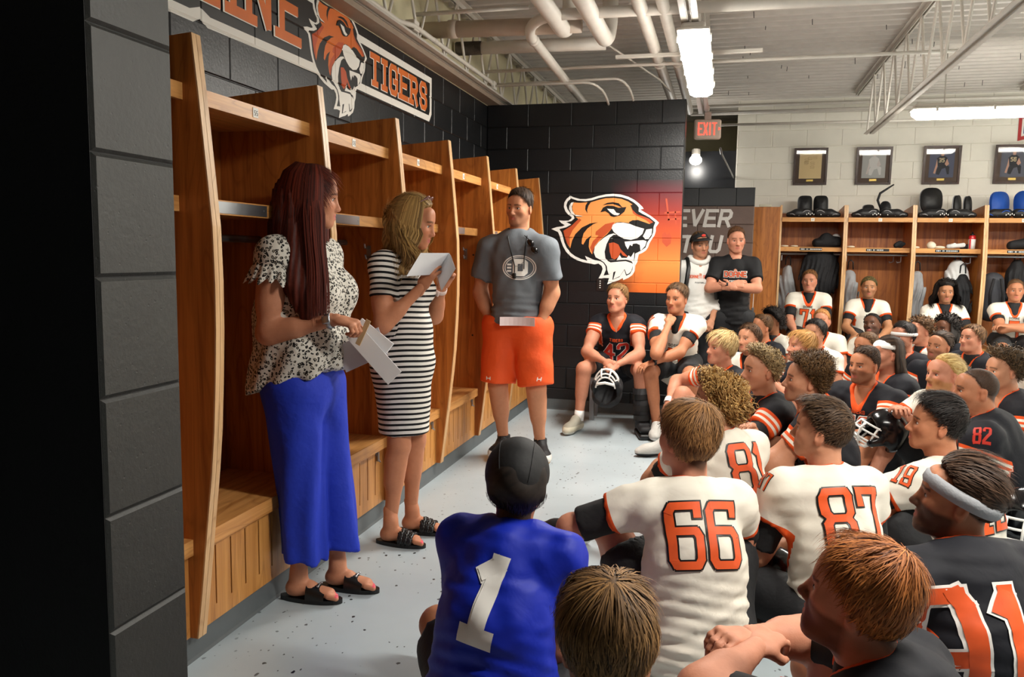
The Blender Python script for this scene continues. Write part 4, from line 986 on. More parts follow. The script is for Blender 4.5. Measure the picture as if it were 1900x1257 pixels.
# ---- head
def head_prims(H, M, s=1.0, jw=1.0, nl=1.0, fem=False, neck=1.0, fat=0.):
    P = lambda x, y, z: H + M @ (A3(x, y, z) * s)
    q = []
    E = lambda c, r, k=.02, op='u': q.append(el(P(*c), A3(*r) * s, k * s, M, (), op))
    R_ = lambda a, b, ra, rb, k=.015, flat=None, op='u': q.append(rc(P(*a), P(*b), ra * s, rb * s, k * s, flat, (), op))
    E((0, -.012, .032), (.0745, .095, .086))
    E((0, .022, -.022), (.064 + fat * .006, .072, .084), .03)
    for g in (-1, 1):
        R_((g * .050 * jw, -.004, -.05), (g * .022 * jw, .062, -.094), .022 + fat * .008, .018 + fat * .004, .03)
        E((g * .041, .056, -.022), (.022, .022, .024), .025)
    E((0, .070, -.097), (.021, .017, .016), .02)
    if fat: E((0, .03, -.10), (.05, .05, .03 * fat), .03)
    R_((-.034, .079, .022), (.034, .079, .022), .0105, .0105, .016)
    E((0, .072, .05), (.05, .02, .035), .03)
    for g in (-1, 1): E((g * .032, .098, -.001), (.0165, .017, .0115), .012, 's')
    R_((0, .089, .010), (0, .108 * nl, -.034), .0075, .0105, .012)
    E((0, .108 * nl, -.035), (.0110, .0105, .0095), .008)
    for g in (-1, 1): E((g * .0118, .097, -.0395), (.0078, .009, .0075), .007)
    E((0, .0765, -.066), (.028, .0165, .022), .018)
    for g in (-1, 1):
        R_((g * .001, .0930, -.0612), (g * .020, .0845, -.0652), .0046, .0028, .005); R_((0, .0920, -.0735), (g * .016, .0845, -.0695), .0056, .0032, .005)
    for g in (-1, 1): R_((0, .0990, -.0672), (g * .0195, .0905, -.0682), .0026, .0018, .003, None, 's')
    for g in (-1, 1):
        R_((g * .0175, .0795, .0045), (g * .032, .0845, .0104), .0036, .0044, .005); R_((g * .032, .0845, .0104), (g * .0475, .0730, .0040), .0044, .0036, .005)
        R_((g * .019, .0775, -.0098), (g * .045, .0735, -.0098), .0034, .0032, .005)
    for g in (-1, 1):
        c = P(g * .0785, -.013, -.006); q.append(el(c, A3(.0088, .0195, .032) * s, .006 * s, M @ np.array(Euler((.15, 0, g * -.35)).to_matrix())))
        c = P(g * .0868, -.008, -.002); q.append(el(c, A3(.005, .010, .017) * s, .005 * s, M @ np.array(Euler((.15, 0, g * -.35)).to_matrix()), (), 's'))
    return q
def hairline(az, el_, st):
    """signed angle (deg) above the hair edge; az 0 = front, 180 = back"""
    a = np.abs(az)
    lim = np.interp(a, [0, 35, 55, 75, 92, 110, 140, 180], st.get('line', [37, 36, 27, 3, -22, -34, -44, -47]))
    return el_ - lim
def skin_cols(V, H, M, s, tone, hc, brd, st, lip=(176, 92, 82)):
    q = (V - H) @ M / s; x, y, z = q.T; base = np.tile(C3(*tone), (len(V), 1)); hcl = np.array(C3(*hc))
    def blend(m, c): base[:] = base * (1 - m[:, None]) + np.array(c) * m[:, None]
    g = lambda d: np.exp(-d)
    red = np.clip(base[0] * np.array([1.04, .80, .76]), 0, 1)
    blend(.5 * g(((np.abs(x) - .043) / .024) ** 2 + ((z + .028) / .022) ** 2) * (y > .03), red)
    blend(.45 * g((x / .014) ** 2 + ((z + .035) / .014) ** 2) * (y > .09), red); blend(.5 * (np.abs(x) > .072) * (np.abs(z) < .04) * (np.abs(y + .01) < .03), red)
    lipm = np.clip(1.5 * g((x / .021) ** 4 + ((z + .0675) / .0095) ** 4), 0, 1) * (y > .075)
    if brd > 0:
        jaw = np.clip((-.030 - z + .35 * np.clip(y - .05, 0, .05)) / .012, 0, 1) * np.clip((y + .012) / .02, 0, 1) * (z > -.125)
        jaw = jaw * (1 - .6 * g((x / .02) ** 2 + ((z + .042) / .006) ** 2))
        blend(np.clip(jaw * brd, 0, .85), hcl)
    blend(lipm * .75, C3(*lip))
    bz = .0225 + .10 * np.clip(np.abs(x) - .012, 0, .022) - .25 * np.clip(np.abs(x) - .036, 0, .03)
    blend(.85 * g(((z - bz) / .0042) ** 4) * (np.abs(x) > .010) * (np.abs(x) < .052) * (y > .055), hcl * .8)
    blend(.45 * g(((np.abs(x) - .032) / .016) ** 4 + ((z - .006) / .004) ** 2) * (y > .06), C3(70, 42, 34))
    c = q - A3(0, -.010, .030); az = np.degrees(np.arctan2(c[:, 0], c[:, 1])); e = np.degrees(np.arctan2(c[:, 2], np.hypot(c[:, 0], c[:, 1])))
    hm = np.clip(hairline(az, e, st) / 5, 0, 1) * (1 - (np.abs(x) > .0745) * (np.abs(z) < .04) * (y > -.04))
    fade = st.get('scalp', .9)
    blend(hm * fade, hcl * .8)
    return base
def drop_hidden(V, F, col, fields, depth=.014):
    """leave out skin that lies well inside the clothing"""
    hid = np.zeros(len(V), bool)
    for f in fields: hid |= f.inside(V, depth)
    F = F[~hid[F].all(1)]; use = np.unique(F); m = np.full(len(V), -1); m[use] = np.arange(len(use))
    return V[use], m[F], col[use]
def strand_mesh(P, N, w, hv):
    """P (n, k, 3) strand points, N (n, 3) width directions, w width, hv per-strand tone -> ribbon mesh"""
    n, k, _ = P.shape; tw = np.interp(np.linspace(0, 1, k), [0, .5, 1], [1, .9, .12])[None, :, None] * (w[:, None, None] if hasattr(w, '__len__') else w) * .5
    L = P - N[:, None, :] * tw; Rr = P + N[:, None, :] * tw
    V = np.stack([L, Rr], 2).reshape(-1, 3); b = (np.arange(n) * 2 * k)[:, None] + (np.arange(k - 1) * 2)[None, :]
    F = np.stack([b, b + 1, b + 3, b + 2], -1).reshape(-1, 4)
    return V, F, np.repeat(hv, 2 * k)
def make_hair(H, M, s, st, g, root, n_str):
    """st: style dict: top/side/back thickness, len, curl, flow, cols"""
    nt_, np_ = ((44, 72), (36, 60), (26, 44))[st.get('lod', 0)]
    th = np.linspace(.02, 2.62, nt_); ph = np.linspace(-PI, PI, np_, endpoint=False)
    TH, PHI = np.meshgrid(th, ph, indexing='ij')
    D = np.stack([np.sin(TH) * np.sin(PHI), np.sin(TH) * np.cos(PHI), np.cos(TH)], -1).reshape(-1, 3)
    c0, rad = A3(0, -.010, .031), A3(.0755, .0965, .0885)
    w1 = wrinkle(int(g.integers(1e6)), 1.0, 5.0); w2 = wrinkle(int(g.integers(1e6)), 1.0, 16.0)
    def surf(D, lift=1.0):
        az = np.degrees(np.arctan2(D[:, 0], D[:, 1])); e = np.degrees(np.arctan2(D[:, 2], np.hypot(D[:, 0], D[:, 1])))
        hl = hairline(az, e, st) + w2(D * 2) * st.get('ragged', 2.0)
        edge = np.clip(hl / st.get('soft', 9), 0, 1); edge = edge * edge * (3 - 2 * edge)
        a = np.abs(az); tt = np.interp(e, [-50, 0, 25, 55, 90], [0, 0, .35, 1, 1])
        sb = np.where(a > 115, st['back'], st['side']); th_ = sb + (st['top'] - sb) * tt
        if 'fringe' in st: th_ = th_ + st['fringe'] * np.clip(1 - a / 55, 0, 1) * np.clip(1 - np.abs(e - 42) / 30, 0, 1)
        th_ = np.maximum(th_, .0008) * (1 + .22 * w1(D) * st.get('lump', 1.0)) * edge - .012 * (1 - edge)
        rho = 1 / np.sqrt(((D / rad) ** 2).sum(1)); N = D / rad ** 2; N /= np.linalg.norm(N, axis=1)[:, None]
        return c0 + D * rho[:, None] + N * (th_ * lift)[:, None], N, hl, th_
    Pq, N, hl, th_ = surf(D, .80)
    i, j = np.meshgrid(np.arange(nt_ - 1), np.arange(np_), indexing='ij'); a = i * np_ + j; b_ = i * np_ + (j + 1) % np_
    F = np.stack([a, a + np_, b_ + np_, b_], -1).reshape(-1, 4)
    F = np.concatenate([F, np.stack([np.zeros(np_ // 2 - 1, int), np.arange(1, np_ - 1, 2), np.arange(2, np_, 2), np.minimum(np.arange(3, np_ + 1, 2), np_ - 1)], 1)])
    hv0 = np.clip(.3 + .12 * w2(D * 3), 0, 1)
    Vs, Fs, Hs = [Pq], [F], [hv0]; off = len(Pq)
    # strands
    q = g.normal(size=(n_str * 3, 3)); q /= np.linalg.norm(q, axis=1)[:, None]
    S, NN, hl2, t2 = surf(q, .92); ok = (hl2 > st.get('smin', 1.0)) & (np.degrees(np.arcsin(q[:, 2])) < st.get('emax', 91)); q, S, NN, t2 = q[ok][:n_str], S[ok][:n_str], NN[ok][:n_str], t2[ok][:n_str]
    n = len(q)
    if n:
        cr = unit(A3(*st.get('crown', (.05, -.55, .8))))
        fl = q - cr
        if st.get('flow') == 'back': fl = np.tile(A3(0, -1, -.15), (n, 1))
        if st.get('flow') == 'fwd': fl = fl + A3(0, .9, 0)
        if st.get('flow') == 'sideL': fl = fl + A3(-.9, .3, 0)
        fl = fl - NN * (fl * NN).sum(1)[:, None]; fl /= np.linalg.norm(fl, axis=1)[:, None] + 1e-9
        mess = st.get('mess', .35); fl = fl + g.normal(size=(n, 3)) * mess; fl = fl - NN * (fl * NN).sum(1)[:, None] * .7; fl /= np.linalg.norm(fl, axis=1)[:, None] + 1e-9
        L = st['len'] * g.uniform(.6, 1.25, n) * np.clip(t2 / max(st['top'], .004), .35, 1.2)
        k = (8, 7, 6)[st.get('lod', 0)] if st.get('curl', 0) > 0 else 4
        t = np.linspace(0, 1, k)[None, :, None]; W = np.cross(fl, NN)
        lift = st.get('lift', .25) * np.clip(1.2 - 1.1 * (q @ cr), .25, 1)[:, None, None] * g.uniform(.4, 1.4, n)[:, None, None]
        P = S[:, None, :] + fl[:, None, :] * t * L[:, None, None] + NN[:, None, :] * (np.sin(t * 2.4) * lift - t * t * .30) * L[:, None, None]
        if st.get('curl', 0) > 0:
            phs = g.uniform(0, 6.28, n)[:, None, None]; A = st['curl'] * g.uniform(.5, 1.3, n)[:, None, None]
            P = P + (W[:, None, :] * np.cos(phs + t * 9) + NN[:, None, :] * (np.sin(phs + t * 9) + .4)) * A * np.minimum(t * 3, 1)
        V, Fx, hv = strand_mesh(P, W, st.get('w', .004) * st.get('wm', 1.0), np.clip(g.normal(.55, .25, n), 0, 1))
        Vs.append(V); Fs.append(Fx + off); Hs.append(hv)
    V = H + (np.concatenate(Vs) * s) @ M.T
    return meshobj('hair', V, np.concatenate(Fs), _hair(*st['cols']), root, None, True, {'hv': np.concatenate(Hs)})
HS = dict(
 short=dict(top=.017, side=.007, back=.009, len=.035, lift=.2, mess=.3),
 fade=dict(top=.024, side=.002, back=.003, len=.04, lift=.4, mess=.4, scalp=.75),
 buzz=dict(top=.004, side=.0015, back=.002, len=.006, lift=.6, mess=.5, scalp=.85, w=.002),
 mid=dict(top=.028, side=.016, back=.016, len=.06, lift=.13, mess=.28, line=[40, 38, 24, 0, -24, -38, -50, -54], fringe=.006),
 bowl=dict(top=.030, side=.022, back=.020, len=.075, lift=.15, mess=.18, line=[30, 29, 16, 2, -14, -30, -48, -52], fringe=.012),
 curly=dict(nm=.62, top=.040, side=.008, back=.012, len=.05, lift=.5, mess=.8, curl=.010, w=.006, lump=1.6, scalp=.8, line=[36, 35, 26, 6, -18, -32, -46, -50], fringe=.012),
 curlyfull=dict(top=.034, side=.020, back=.026, len=.05, lift=.35, mess=.5, curl=.015, w=.0105, lump=1.9, nm=.55, line=[38, 36, 22, 2, -22, -38, -54, -60]),
 afro=dict(nm=.7, top=.055, side=.04, back=.045, len=.02, lift=.8, mess=1.0, curl=.008, w=.004, lump=.6),
 slick=dict(top=.016, side=.010, back=.016, len=.09, lift=.05, mess=.06, flow='back', line=[39, 37, 27, 4, -18, -30, -44, -48]),
)
# ---- hands
def hand_prims(w, d, n, thumb, curl=.5, s=1.0, spread=0.0, tc=.5):
    """wrist w, pointing direction d, palm normal n; thumb = +1/-1 side (sign of n x d)"""
    d = unit(d); n = unit(n - d * (n @ d)); sd = np.cross(n, d) * thumb; q = []
    P = lambda a, b, c: w + (d * a + sd * b + n * c) * s
    q.append(rc(P(-.03, 0, 0), P(.02, 0, 0), .026 * s, .027 * s, .015 * s, (n, 1.35)))
    q.append(rc(P(.02, .014, 0), P(.075, .018, 0), .024 * s, .022 * s, .015 * s, (n, 1.6))); q.append(rc(P(.02, -.014, 0), P(.072, -.020, 0), .022 * s, .019 * s, .015 * s, (n, 1.6)))
    for i, ln in enumerate((.074, .082, .076, .060)):
        b = P(.080 - (.004 if i in (0, 2) else .010 if i == 3 else 0), .031 - .0205 * i, 0); a = 0.0; sg = (.46, .30, .24); p = b
        dd0 = unit(d + sd * spread * (1.5 - i) * .25)
        for j, fr in enumerate(sg):
            a += (1.15, 1.35, .9)[j] * curl * (1 + .06 * i)
            e = p + (dd0 * math.cos(a) + n * math.sin(a)) * ln * fr * s
            q.append(rc(p, e, (.0098 - .0009 * j) * s, (.0090 - .0011 * j) * s, .005 * s)); p = e
    b = P(.022, .026, .006); e1 = b + unit(d * .72 + sd * (.75 - .5 * tc) + n * (.25 + .6 * tc)) * .045 * s; e2 = e1 + unit(d * .9 + sd * (.25 - .5 * tc) + n * (.15 + .5 * tc)) * .036 * s
    q += [rc(b, e1, .015 * s, .0115 * s, .012 * s), rc(e1, e2, .0112 * s, .0085 * s, .006 * s)]
    return q
# ---- shoes
def shoe(root, heel, d, up=UP, s=1.0, cols=((215, 212, 206), (30, 30, 32)), name='shoe', h=.009):
    d = unit(d); sd = unit(np.cross(d, up)); u = np.cross(sd, d); P = lambda a, b, c: heel + (d * a + sd * b + u * c) * s
    q = [rc(P(.03, 0, .045), P(.20, .004, .042), .042 * s, .047 * s, .03 * s, (u, 1.1), [(P(0, 0, .0), -u)]), rc(P(.04, 0, .05), P(.075, 0, .095), .042 * s, .036 * s, .03 * s, None, [(P(0, 0, .105), unit(u - d * .25))]), rc(P(.20, .004, .038), P(.245, .002, .034), .045 * s, .034 * s, .02 * s, (u, 1.2), [(P(0, 0, .0), -u)]), rc(P(.10, 0, .075), P(.17, 0, .052), .033 * s, .034 * s, .03 * s)]
    V, F = Field(q, h).mesh(); z = (V - heel) @ u / s; V -= np.outer(np.minimum(z, 0) * s, u); z = (V - heel) @ u / s
    def f(nt, at): return ramp(nt, at('sl'), [(0, C3(*cols[1])), (.26, C3(*cols[0])), (.62, C3(*cols[0])) if len(cols) < 3 else (.62, C3(*cols[2]))], 'CONSTANT')
    nm = 'shoe_%s' % '_'.join(str(c[0]) for c in cols); m = MATS.get(nm) or attr_mat(nm, f, .6, (40, .2))
    o = meshobj(name, V, F, m, root, None, True, {'sl': np.clip(z / .1, 0, 1)})
    mb = MB()
    for i in range(4):
        c = P(.095 + .027 * i, 0, .112 - .013 * i); mb.tube([c - sd * .02 * s - u * .004, c + u * .002, c + sd * .02 * s - u * .004], .0035 * s, 5)
    mb.build('laces', M_WHT if cols[0][0] < 100 else mat('dark_laces', (40, 40, 42), .8) if cols[0][0] < 230 else M_WHT, o, True)
    return o
def bodydecal(name, root, host, org, U, Vv, D, quads, m, off=.003):
    """drape flat quads on the host cloth along direction D"""
    bvh, pts = host; v, f = [], []; D = unit(D); key = {}
    for iq, q in enumerate(quads):
        sid = q[4] if len(q) > 4 else 0; ids = []
        for p in q[:4]:
            k = (sid, round(p.x, 4), round(p.y, 4))
            if k not in key:
                h = bvh.ray_cast(Vector(org + U * p.x + Vv * p.y - D * .45), Vector(D), .8)
                key[k] = None if h[0] is None else len(v)
                if h[0] is not None: v.append(A3(*h[0]) - D * (off + (sid % 19) * .00005))
            if key[k] is None: break
            ids.append(key[k])
        if len(ids) == 4: f.append(tuple(ids))
    if v: return meshobj(name, v, f, m, root, None, True)
def number_on(root, host, text, org, U, Vv, D, ht, mats, wd=None, th=None, gap=None, slant=0.):
    wd = wd or ht * .36; th = th or ht * .12; gap = gap or ht * .24; tot = sum((wd * (.55 if c == '1' else 1)) for c in text) + gap * (len(text) - 1); x = -tot / 2; ol = ht * .058
    for k, c in enumerate(text):
        ww_ = wd * (.55 if c == '1' else 1); par = root
        for nm, t, m, off in (('number_outline', th + ol, mats[0], .0030), ('number', th, mats[1], .0048)):
            o = bodydecal(nm, par, host, org, U, Vv, D, stroke_quads(c, x, -ht / 2, ww_, ht, t, t / 2, slant, .018), m, off)
            if o is not None: par = o
        x += ww_ + gap
# ------------------------------------------------------------------ one person
def pose_floor(H, ty, b=1.0, lean=14, slouch=.05, legs='x', hands=None, elb=None, neckf=.035, hs=1.0, shr=0., nz=.150):
    t = math.radians(ty); fw = A3(-math.sin(t), math.cos(t), 0); r = A3(math.cos(t), math.sin(t), 0)
    N = H - UP * nz * hs - fw * neckf; hz = .115 * b
    Ls = (N[2] - hz) / math.cos(math.radians(lean)); P = N - (fw * math.sin(math.radians(lean)) + UP * math.cos(math.radians(lean))) * Ls
    J = dict(H=H, N=N, P=P, fw=fw, r=r, M=(P + N) / 2 - fw * slouch)
    u = unit(N - J['M']); rs = unit(r + fw * shr)
    for g, k in ((1, 'R'), (-1, 'L')):
        J['S' + k] = N - u * .075 + rs * g *   .164 * b + fw * .012; J['hip' + k] = P + r * g * .095
        if legs == 'x': kn = P + fw * .27 + r * g * .34 + UP * .07; an = P + fw * .36 - r * g * .03 - UP * (P[2] - .075)
        elif legs == 'k': an = A3(*(P + fw * .47 + r * g * .16)); an[2] = .075; kn, an = ik(J['hip' + k], an, .43, .42, UP * 1.0 + r * g * .35)
        elif legs == 'o': an = A3(*(P + fw * .80 + r * g * .2)); an[2] = .08; kn, an = ik(J['hip' + k], an, .43, .42, UP + r * g * .3)
        J['K' + k], J['A' + k] = kn, an; J['toe' + k] = unit(fw + r * g * .3) if legs != 'x' else unit(fw * .6 - r * g)
        tgt = (hands or {}).get(k)
        if tgt is None:
            tgt = P + fw * (.40 if legs == 'k' else .30) + r * g * .05 + UP * (.40 if legs == 'k' else .16)
        elif len(tgt) == 3: tgt = P + r * tgt[0] + fw * tgt[1] + UP * (tgt[2] - P[2])
        pole = (elb or {}).get(k) or (.7, -.2, -.6)
        e, w_ = ik(J['S' + k], tgt, .29, .255, r * g * pole[0] + fw * pole[1] + UP * pole[2]); J['E' + k], J['W' + k] = e, w_
    return J
def pose_bench(H, ty, b=1.0, seat=.47, lean=8, slouch=.03, hands=None, elb=None, neckf=.03, knee=(.16, .46), hs=1.0, foot=None):
    t = math.radians(ty); fw = A3(-math.sin(t), math.cos(t), 0); r = A3(math.cos(t), math.sin(t), 0)
    N = H - UP * .150 * hs - fw * neckf; hz = seat + .10
    Ls = (N[2] - hz) / math.cos(math.radians(lean)); P = N - (fw * math.sin(math.radians(lean)) + UP * math.cos(math.radians(lean))) * Ls
    J = dict(H=H, N=N, P=P, fw=fw, r=r, M=(P + N) / 2 - fw * slouch); u = unit(N - J['M'])
    for g, k in ((1, 'R'), (-1, 'L')):
        J['S' + k] = N - u * .075 + r * g *   .164 * b + fw * .012; J['hip' + k] = P + r * g * .095
        kn = P + fw * knee[1] + r * g * knee[0]; kn[2] = .52; an = kn + fw * .02 + r * g * .03; an[2] = .09
        if foot and k in foot: an = an + fw * foot[k]
        J['K' + k], J['A' + k], J['toe' + k] = kn, an, unit(fw + r * g * .25)
        tgt = (hands or {}).get(k, (g * .12, .40, .60)); tgt = P + r * tgt[0] + fw * tgt[1] + UP * (tgt[2] - P[2])
        pole = (elb or {}).get(k) or (.7, -.3, -.6)
        J['E' + k], J['W' + k] = ik(J['S' + k], tgt, .29, .255, r * g * pole[0] + fw * pole[1] + UP * pole[2])
    return J
NP = [0]
LAST = {}
def person(J, head, label, top='W', hair=None, tone=(206, 150, 118), b=1.0, lod=1, sleeve=.42, under=.72, beard=0., num=None, shnum=None, shorts=M_SHORTB, hs=1.0, hand=None, legs=True, group='players sitting on the locker room floor', shoes=((190, 188, 182), (40, 40, 42)), fat=0., neck=1.0, jw=1.0, nl=1.0, hemz=None, longpants=None, seed=None, hat=None, gaze=0., chest=None, base=None, shl=.80, belly=1.0, shw=1.0):
    """J joints, head=(yaw, pitch, roll); lod 0 near .. 2 far"""
    NP[0] += 1; sd = seed or NP[0] * 17; g = np.random.default_rng(sd)
    H = J['H']; P = J['P']; fw, r = J['fw'], J['r']; N = J['N']; Mm = J['M']; u = unit(N - Mm)
    root = empty('person', base if base is not None else (P[0], P[1], 0), label, 'person', group)
    M = head_frame(*head); st = dict(hair[0] if isinstance(hair[0], dict) else HS[hair[0]]); st['cols'] = hair[1]; st.update(hair[2] if len(hair) > 2 else {})
    vh, vb, vc = ((.0051, .0140, .0108), (.0070, .0155, .0140), (.0092, .0190, .0185))[lod]
    # --- skin: body grid, then finer head and hands in the same mesh
    ps = [rc(P, Mm, .115 * b, .115 * b, .05, (fw, 1.3)), rc(Mm, N - u * .12, .115 * b, .12 * b, .05, (fw, 1.35)), rc(J['SR'], J['SL'], .045, .045, .05), rc(N - u * .08, N - u * .01, .07, .05, .04), rc(N - u * .13 + fw * .066, N - u * .015 + fw * .018, .054 * b ** .5, .060, .03)]
    for k in 'RL':
        S, E, W = J['S' + k], J['E' + k], J['W' + k]; d = unit(W - E)
        ps += [rc(S, E, .052 * b, .042 * b, .03), rc(S + (E - S) * .35, S + (E - S) * .6, .049 * b, .047 * b, .04), rc(E, W, .041 * b, .027, .025), rc(E + (W - E) * .12, E + (W - E) * .42, .043 * b, .039 * b, .04)]
        if legs:
            hp, kn, an = J['hip' + k], J['K' + k], J['A' + k]
            ps += [rc(hp, kn, .082 * b, .058 * b, .05), rc(kn, an, .054 * b, .036, .03), rc(kn + (an - kn) * .18 - fw * .012, kn + (an - kn) * .48 - fw * .012, .054 * b, .044 * b, .04), el(kn + fw * .004, (.056, .056, .056), .03)]
    V, F = Field(ps, vb).mesh(); Vs, Fs, off = [V], [F], len(V); cols = [np.tile(C3(*tone), (len(V), 1))]
    nb = H - M[:, 1] * .028 * hs - M[:, 2] * .05 * hs
    hp_ = head_prims(H, M, hs, jw, nl, False, neck, fat) + [rc(nb, N - u * .05, .052 * neck * hs, .060 * neck * hs, .03), rc(nb + M[:, 1] * .02 - M[:, 2] * .03, N - u * .03 + fw * .02, .042 * neck, .05 * neck, .03)]
    V, F = Field(hp_, vh).mesh(); cc = skin_cols(V, H, M, hs, tone, hair[1][0], beard, st); Vs.append(V); Fs.append(F + off); cols.append(cc); off += len(V)
    hd = hand or {}
    for k in 'RL':
        q = hd.get(k, {}); 
        if q is None: continue
        E, W = J['E' + k], J['W' + k]; d = unit(W - E) if 'd' not in q else unit(A3(*q['d'])); gs = 1 if k == 'R' else -1
        n = A3(*q['n']) if 'n' in q else (-UP * .8 - r * gs * .5 + fw * .2)
        if abs(unit(n) @ d) > .95: n = -r * gs
        V, F = Field(hand_prims(W, d, n, q.get('th', 1 if k == 'L' else -1), q.get('curl', .45), q.get('s', 1.0), q.get('spread', .2), q.get('tc', .5)), (.0046, .0066, .0095)[lod]).mesh()
        Vs.append(V); Fs.append(F + off); off += len(V); cols.append(np.tile(C3(*tone), (len(V), 1)))
    skin = (np.concatenate(Vs), np.concatenate(Fs), np.concatenate(cols)); worn = []
    # --- eyes
    for gs in (-1, 1):
        mb = MB(); Mt = Matrix(M.tolist()); c = H + M @ (A3(gs * .032, .0735, .0) * hs)
        mb.ell(c, (.0150 * hs, .0125 * hs, .0096 * hs), 12, 0, Mt)
        mb.ell(c + M @ (A3(gaze, .0096, .0008) * hs), (.0062 * hs, .0040 * hs, .0064 * hs), 10, 1, Mt)
        mb.build('eye', [M_EYEW, M_IRIS], root, True)
    # --- hair
    if hat is None or st.get('under_hat'): st['lod'] = lod; st['wm'] = (.62, .85, 1.2)[lod] * st.get('wm', 1.0); make_hair(H, M, hs, st, g, root, int((4600, 1500, 700)[lod] * st.get('nm', 1.0)) if hat is None else 900)
    # --- top
    host = None
    if top in ('W', 'N', 'B', 'G', 'K', 'H'):
        bb = b * (1.06 if top in 'WNB' else 1.03)
        zb = hemz if hemz is not None else P[2] - .04
        hc = [(A3(0, 0, hemz), -UP)] if hemz is not None else []
        q = [rc(P - u * .03, Mm, (.168 if hemz is None else .150) * bb * belly, (.150 if hemz is None else .142) * bb * belly ** .6, .06, (fw, 1.18), hc), rc(Mm, N - u * .135, .145 * bb, .150 * bb, .06, (fw, 1.30)), rc(J['SR'] * .86 + J['SL'] * .14, J['SL'] * .86 + J['SR'] * .14, .066 * bb, .066 * bb, .05)]
        q += [rc(N - u * .045, J['S' + k] - u * 0, .060, .062 * bb, .05) for k in 'RL']
        if hemz is not None: q.append(rc(P, A3(P[0], P[1], hemz), .150 * bb, .150 * bb, .04, (fw, 1.2), [(A3(0, 0, hemz), -UP)]))
        ends = {}
        for k in 'RL':
            S, E = J['S' + k], J['E' + k]; e = S + (E - S) * sleeve; ax = unit(E - S)
            if sleeve > 1: q.append(rc(S, E, .072 * bb, .056 * bb, .05)); W = J['W' + k]; e = E + (W - E) * (sleeve - 1); ax = unit(W - E); q.append(rc(E, e + ax * .05, .056 * bb, .046 * bb, .04, None, [(e, ax)]))
            else: q.append(rc(S, e + ax * .06, .070 * bb, (.072 if top in 'WNB' else .078) * bb, .05, None, [(e, ax)]))
            ends[k] = (S, e, ax)
        cut = [(N + u * .10 + fw * .01, N - u * .008 + fw * .012, .061 * neck, .061 * neck)]
        if top in 'WN': cut.append((N + u * .02 + fw * .05, N - u * .120 + fw * .150, .062, .020))
        q += [rc(*c_, .010, None, (), 's') for c_ in cut]
        fl = Field(q, vc); fl.disp(wrinkle(sd, .0035, 28.0), .03)
        if top in 'WNBG': fl.disp(wrinkle(sd + 3, .0028, 60.0, (1, 1, 1.6)), .03)
        if lod < 2:
            def folds(X):
                h_ = (X - P) @ u; x_ = (X - P) @ r; low = np.clip((.24 - h_) / .12, 0, 1)
                return (.0045 * np.sin(h_ * 135 + 2.2 * np.sin(x_ * 9 + sd) + x_ * 14) + .003 * np.sin(h_ * 78 - x_ * 22 + sd)) * low + .0035 * np.sin(h_ * 26 + np.abs(x_) * 40 + 1.5 * np.sin(x_ * 17 + sd)) * (1 - low)
            fl.disp(folds, .03)
        V, F = fl.mesh(); worn.append(fl)
        sl = np.zeros(len(V))
        for k in 'RL':
            S, e, ax = ends[k]; L = np.linalg.norm(e - S) if sleeve <= 1 else 1.0; t = ((V - S) @ ax) / max(L, .05)
            rad = np.linalg.norm(V - S - np.outer(np.clip((V - S) @ ax, 0, None), ax), axis=1); lat = (V - (J['SR'] + J['SL']) / 2) @ r * (1 if k == 'R' else -1)
            m = (lat > .12 * b) & (rad < .125 * bb); sl = np.where(m, np.maximum(sl, np.clip(t, 0, 1)), sl)
        dv = V - (N - u * .01 + fw * .012); f_ = dv @ fw; z_ = dv @ u; x_ = dv @ r
        colr = np.full(len(V), 1.0)
        for (a_, b_, ra, rb) in cut:
            ba = b_ - a_; t_ = np.clip((V - a_) @ ba / (ba @ ba), 0, 1); colr = np.minimum(colr, (np.linalg.norm(V - a_ - np.outer(t_, ba), axis=1) - (ra + t_ * (rb - ra))) / .021 * .5)
        host_m = {'W': M_JW, 'N': M_JN, 'B': M_JB, 'G': M_GREY, 'K': M_TEEB, 'H': M_HOOD}[top]
        o = meshobj('jersey' if top in 'WNB' else 'shirt', V, F, host_m, root, None, True, {'sl': sl, 'col': np.clip(colr, 0, 1)})
        host = (BVHTree.FromPolygons([Vector(p) for p in V], F.tolist()), V)
        if under and top in 'WN' and under > sleeve:
            q = []
            for k in 'RL':
                S, E = J['S' + k], J['E' + k]; e = S + (E - S) * under; ax = unit(E - S); q.append(rc(S + (E - S) * (sleeve - .12), e + ax * .05,   .064 * b, .060 * b, .01, None, [(e, ax)]))
            for qq in q:
                fl = Field([qq], vc * 1.05); fl.disp(wrinkle(sd + 9, .002, 50), .03); V, F = fl.mesh(); meshobj('undershirt_sleeve', V, F, M_UNDER, root, None, True)
        if top in 'W' or (top == 'N' and under):      # undershirt showing in the neck opening
            V, F = Field([rc(N - u * .115 + fw * .070, N - u * .018 + fw * .016, .054, .068 * neck, .02)], vc * .95).mesh(); meshobj('undershirt_collar', V, F, M_UNDER, root, None, True)
    if num and host:
        back = num.get('back', True); D = fw if back else -fw; U = r if back else -r; org = N - u * num.get('dn', .235) + r * num.get('dx', 0) - D * .0
        D = unit(D - u * (D @ u)); Vv = u
        if num.get('tilt'): a = math.radians(num['tilt']); U, Vv = U * math.cos(a) + Vv * math.sin(a), Vv * math.cos(a) - U * math.sin(a)
        mm = num.get('mats', (M_BKP, M_NUM)); number_on(root, host, num['t'], org, U, Vv, D, num.get('h', .25), mm, num.get('wd'), num.get('th'), num.get('gap'), num.get('slant', 0))
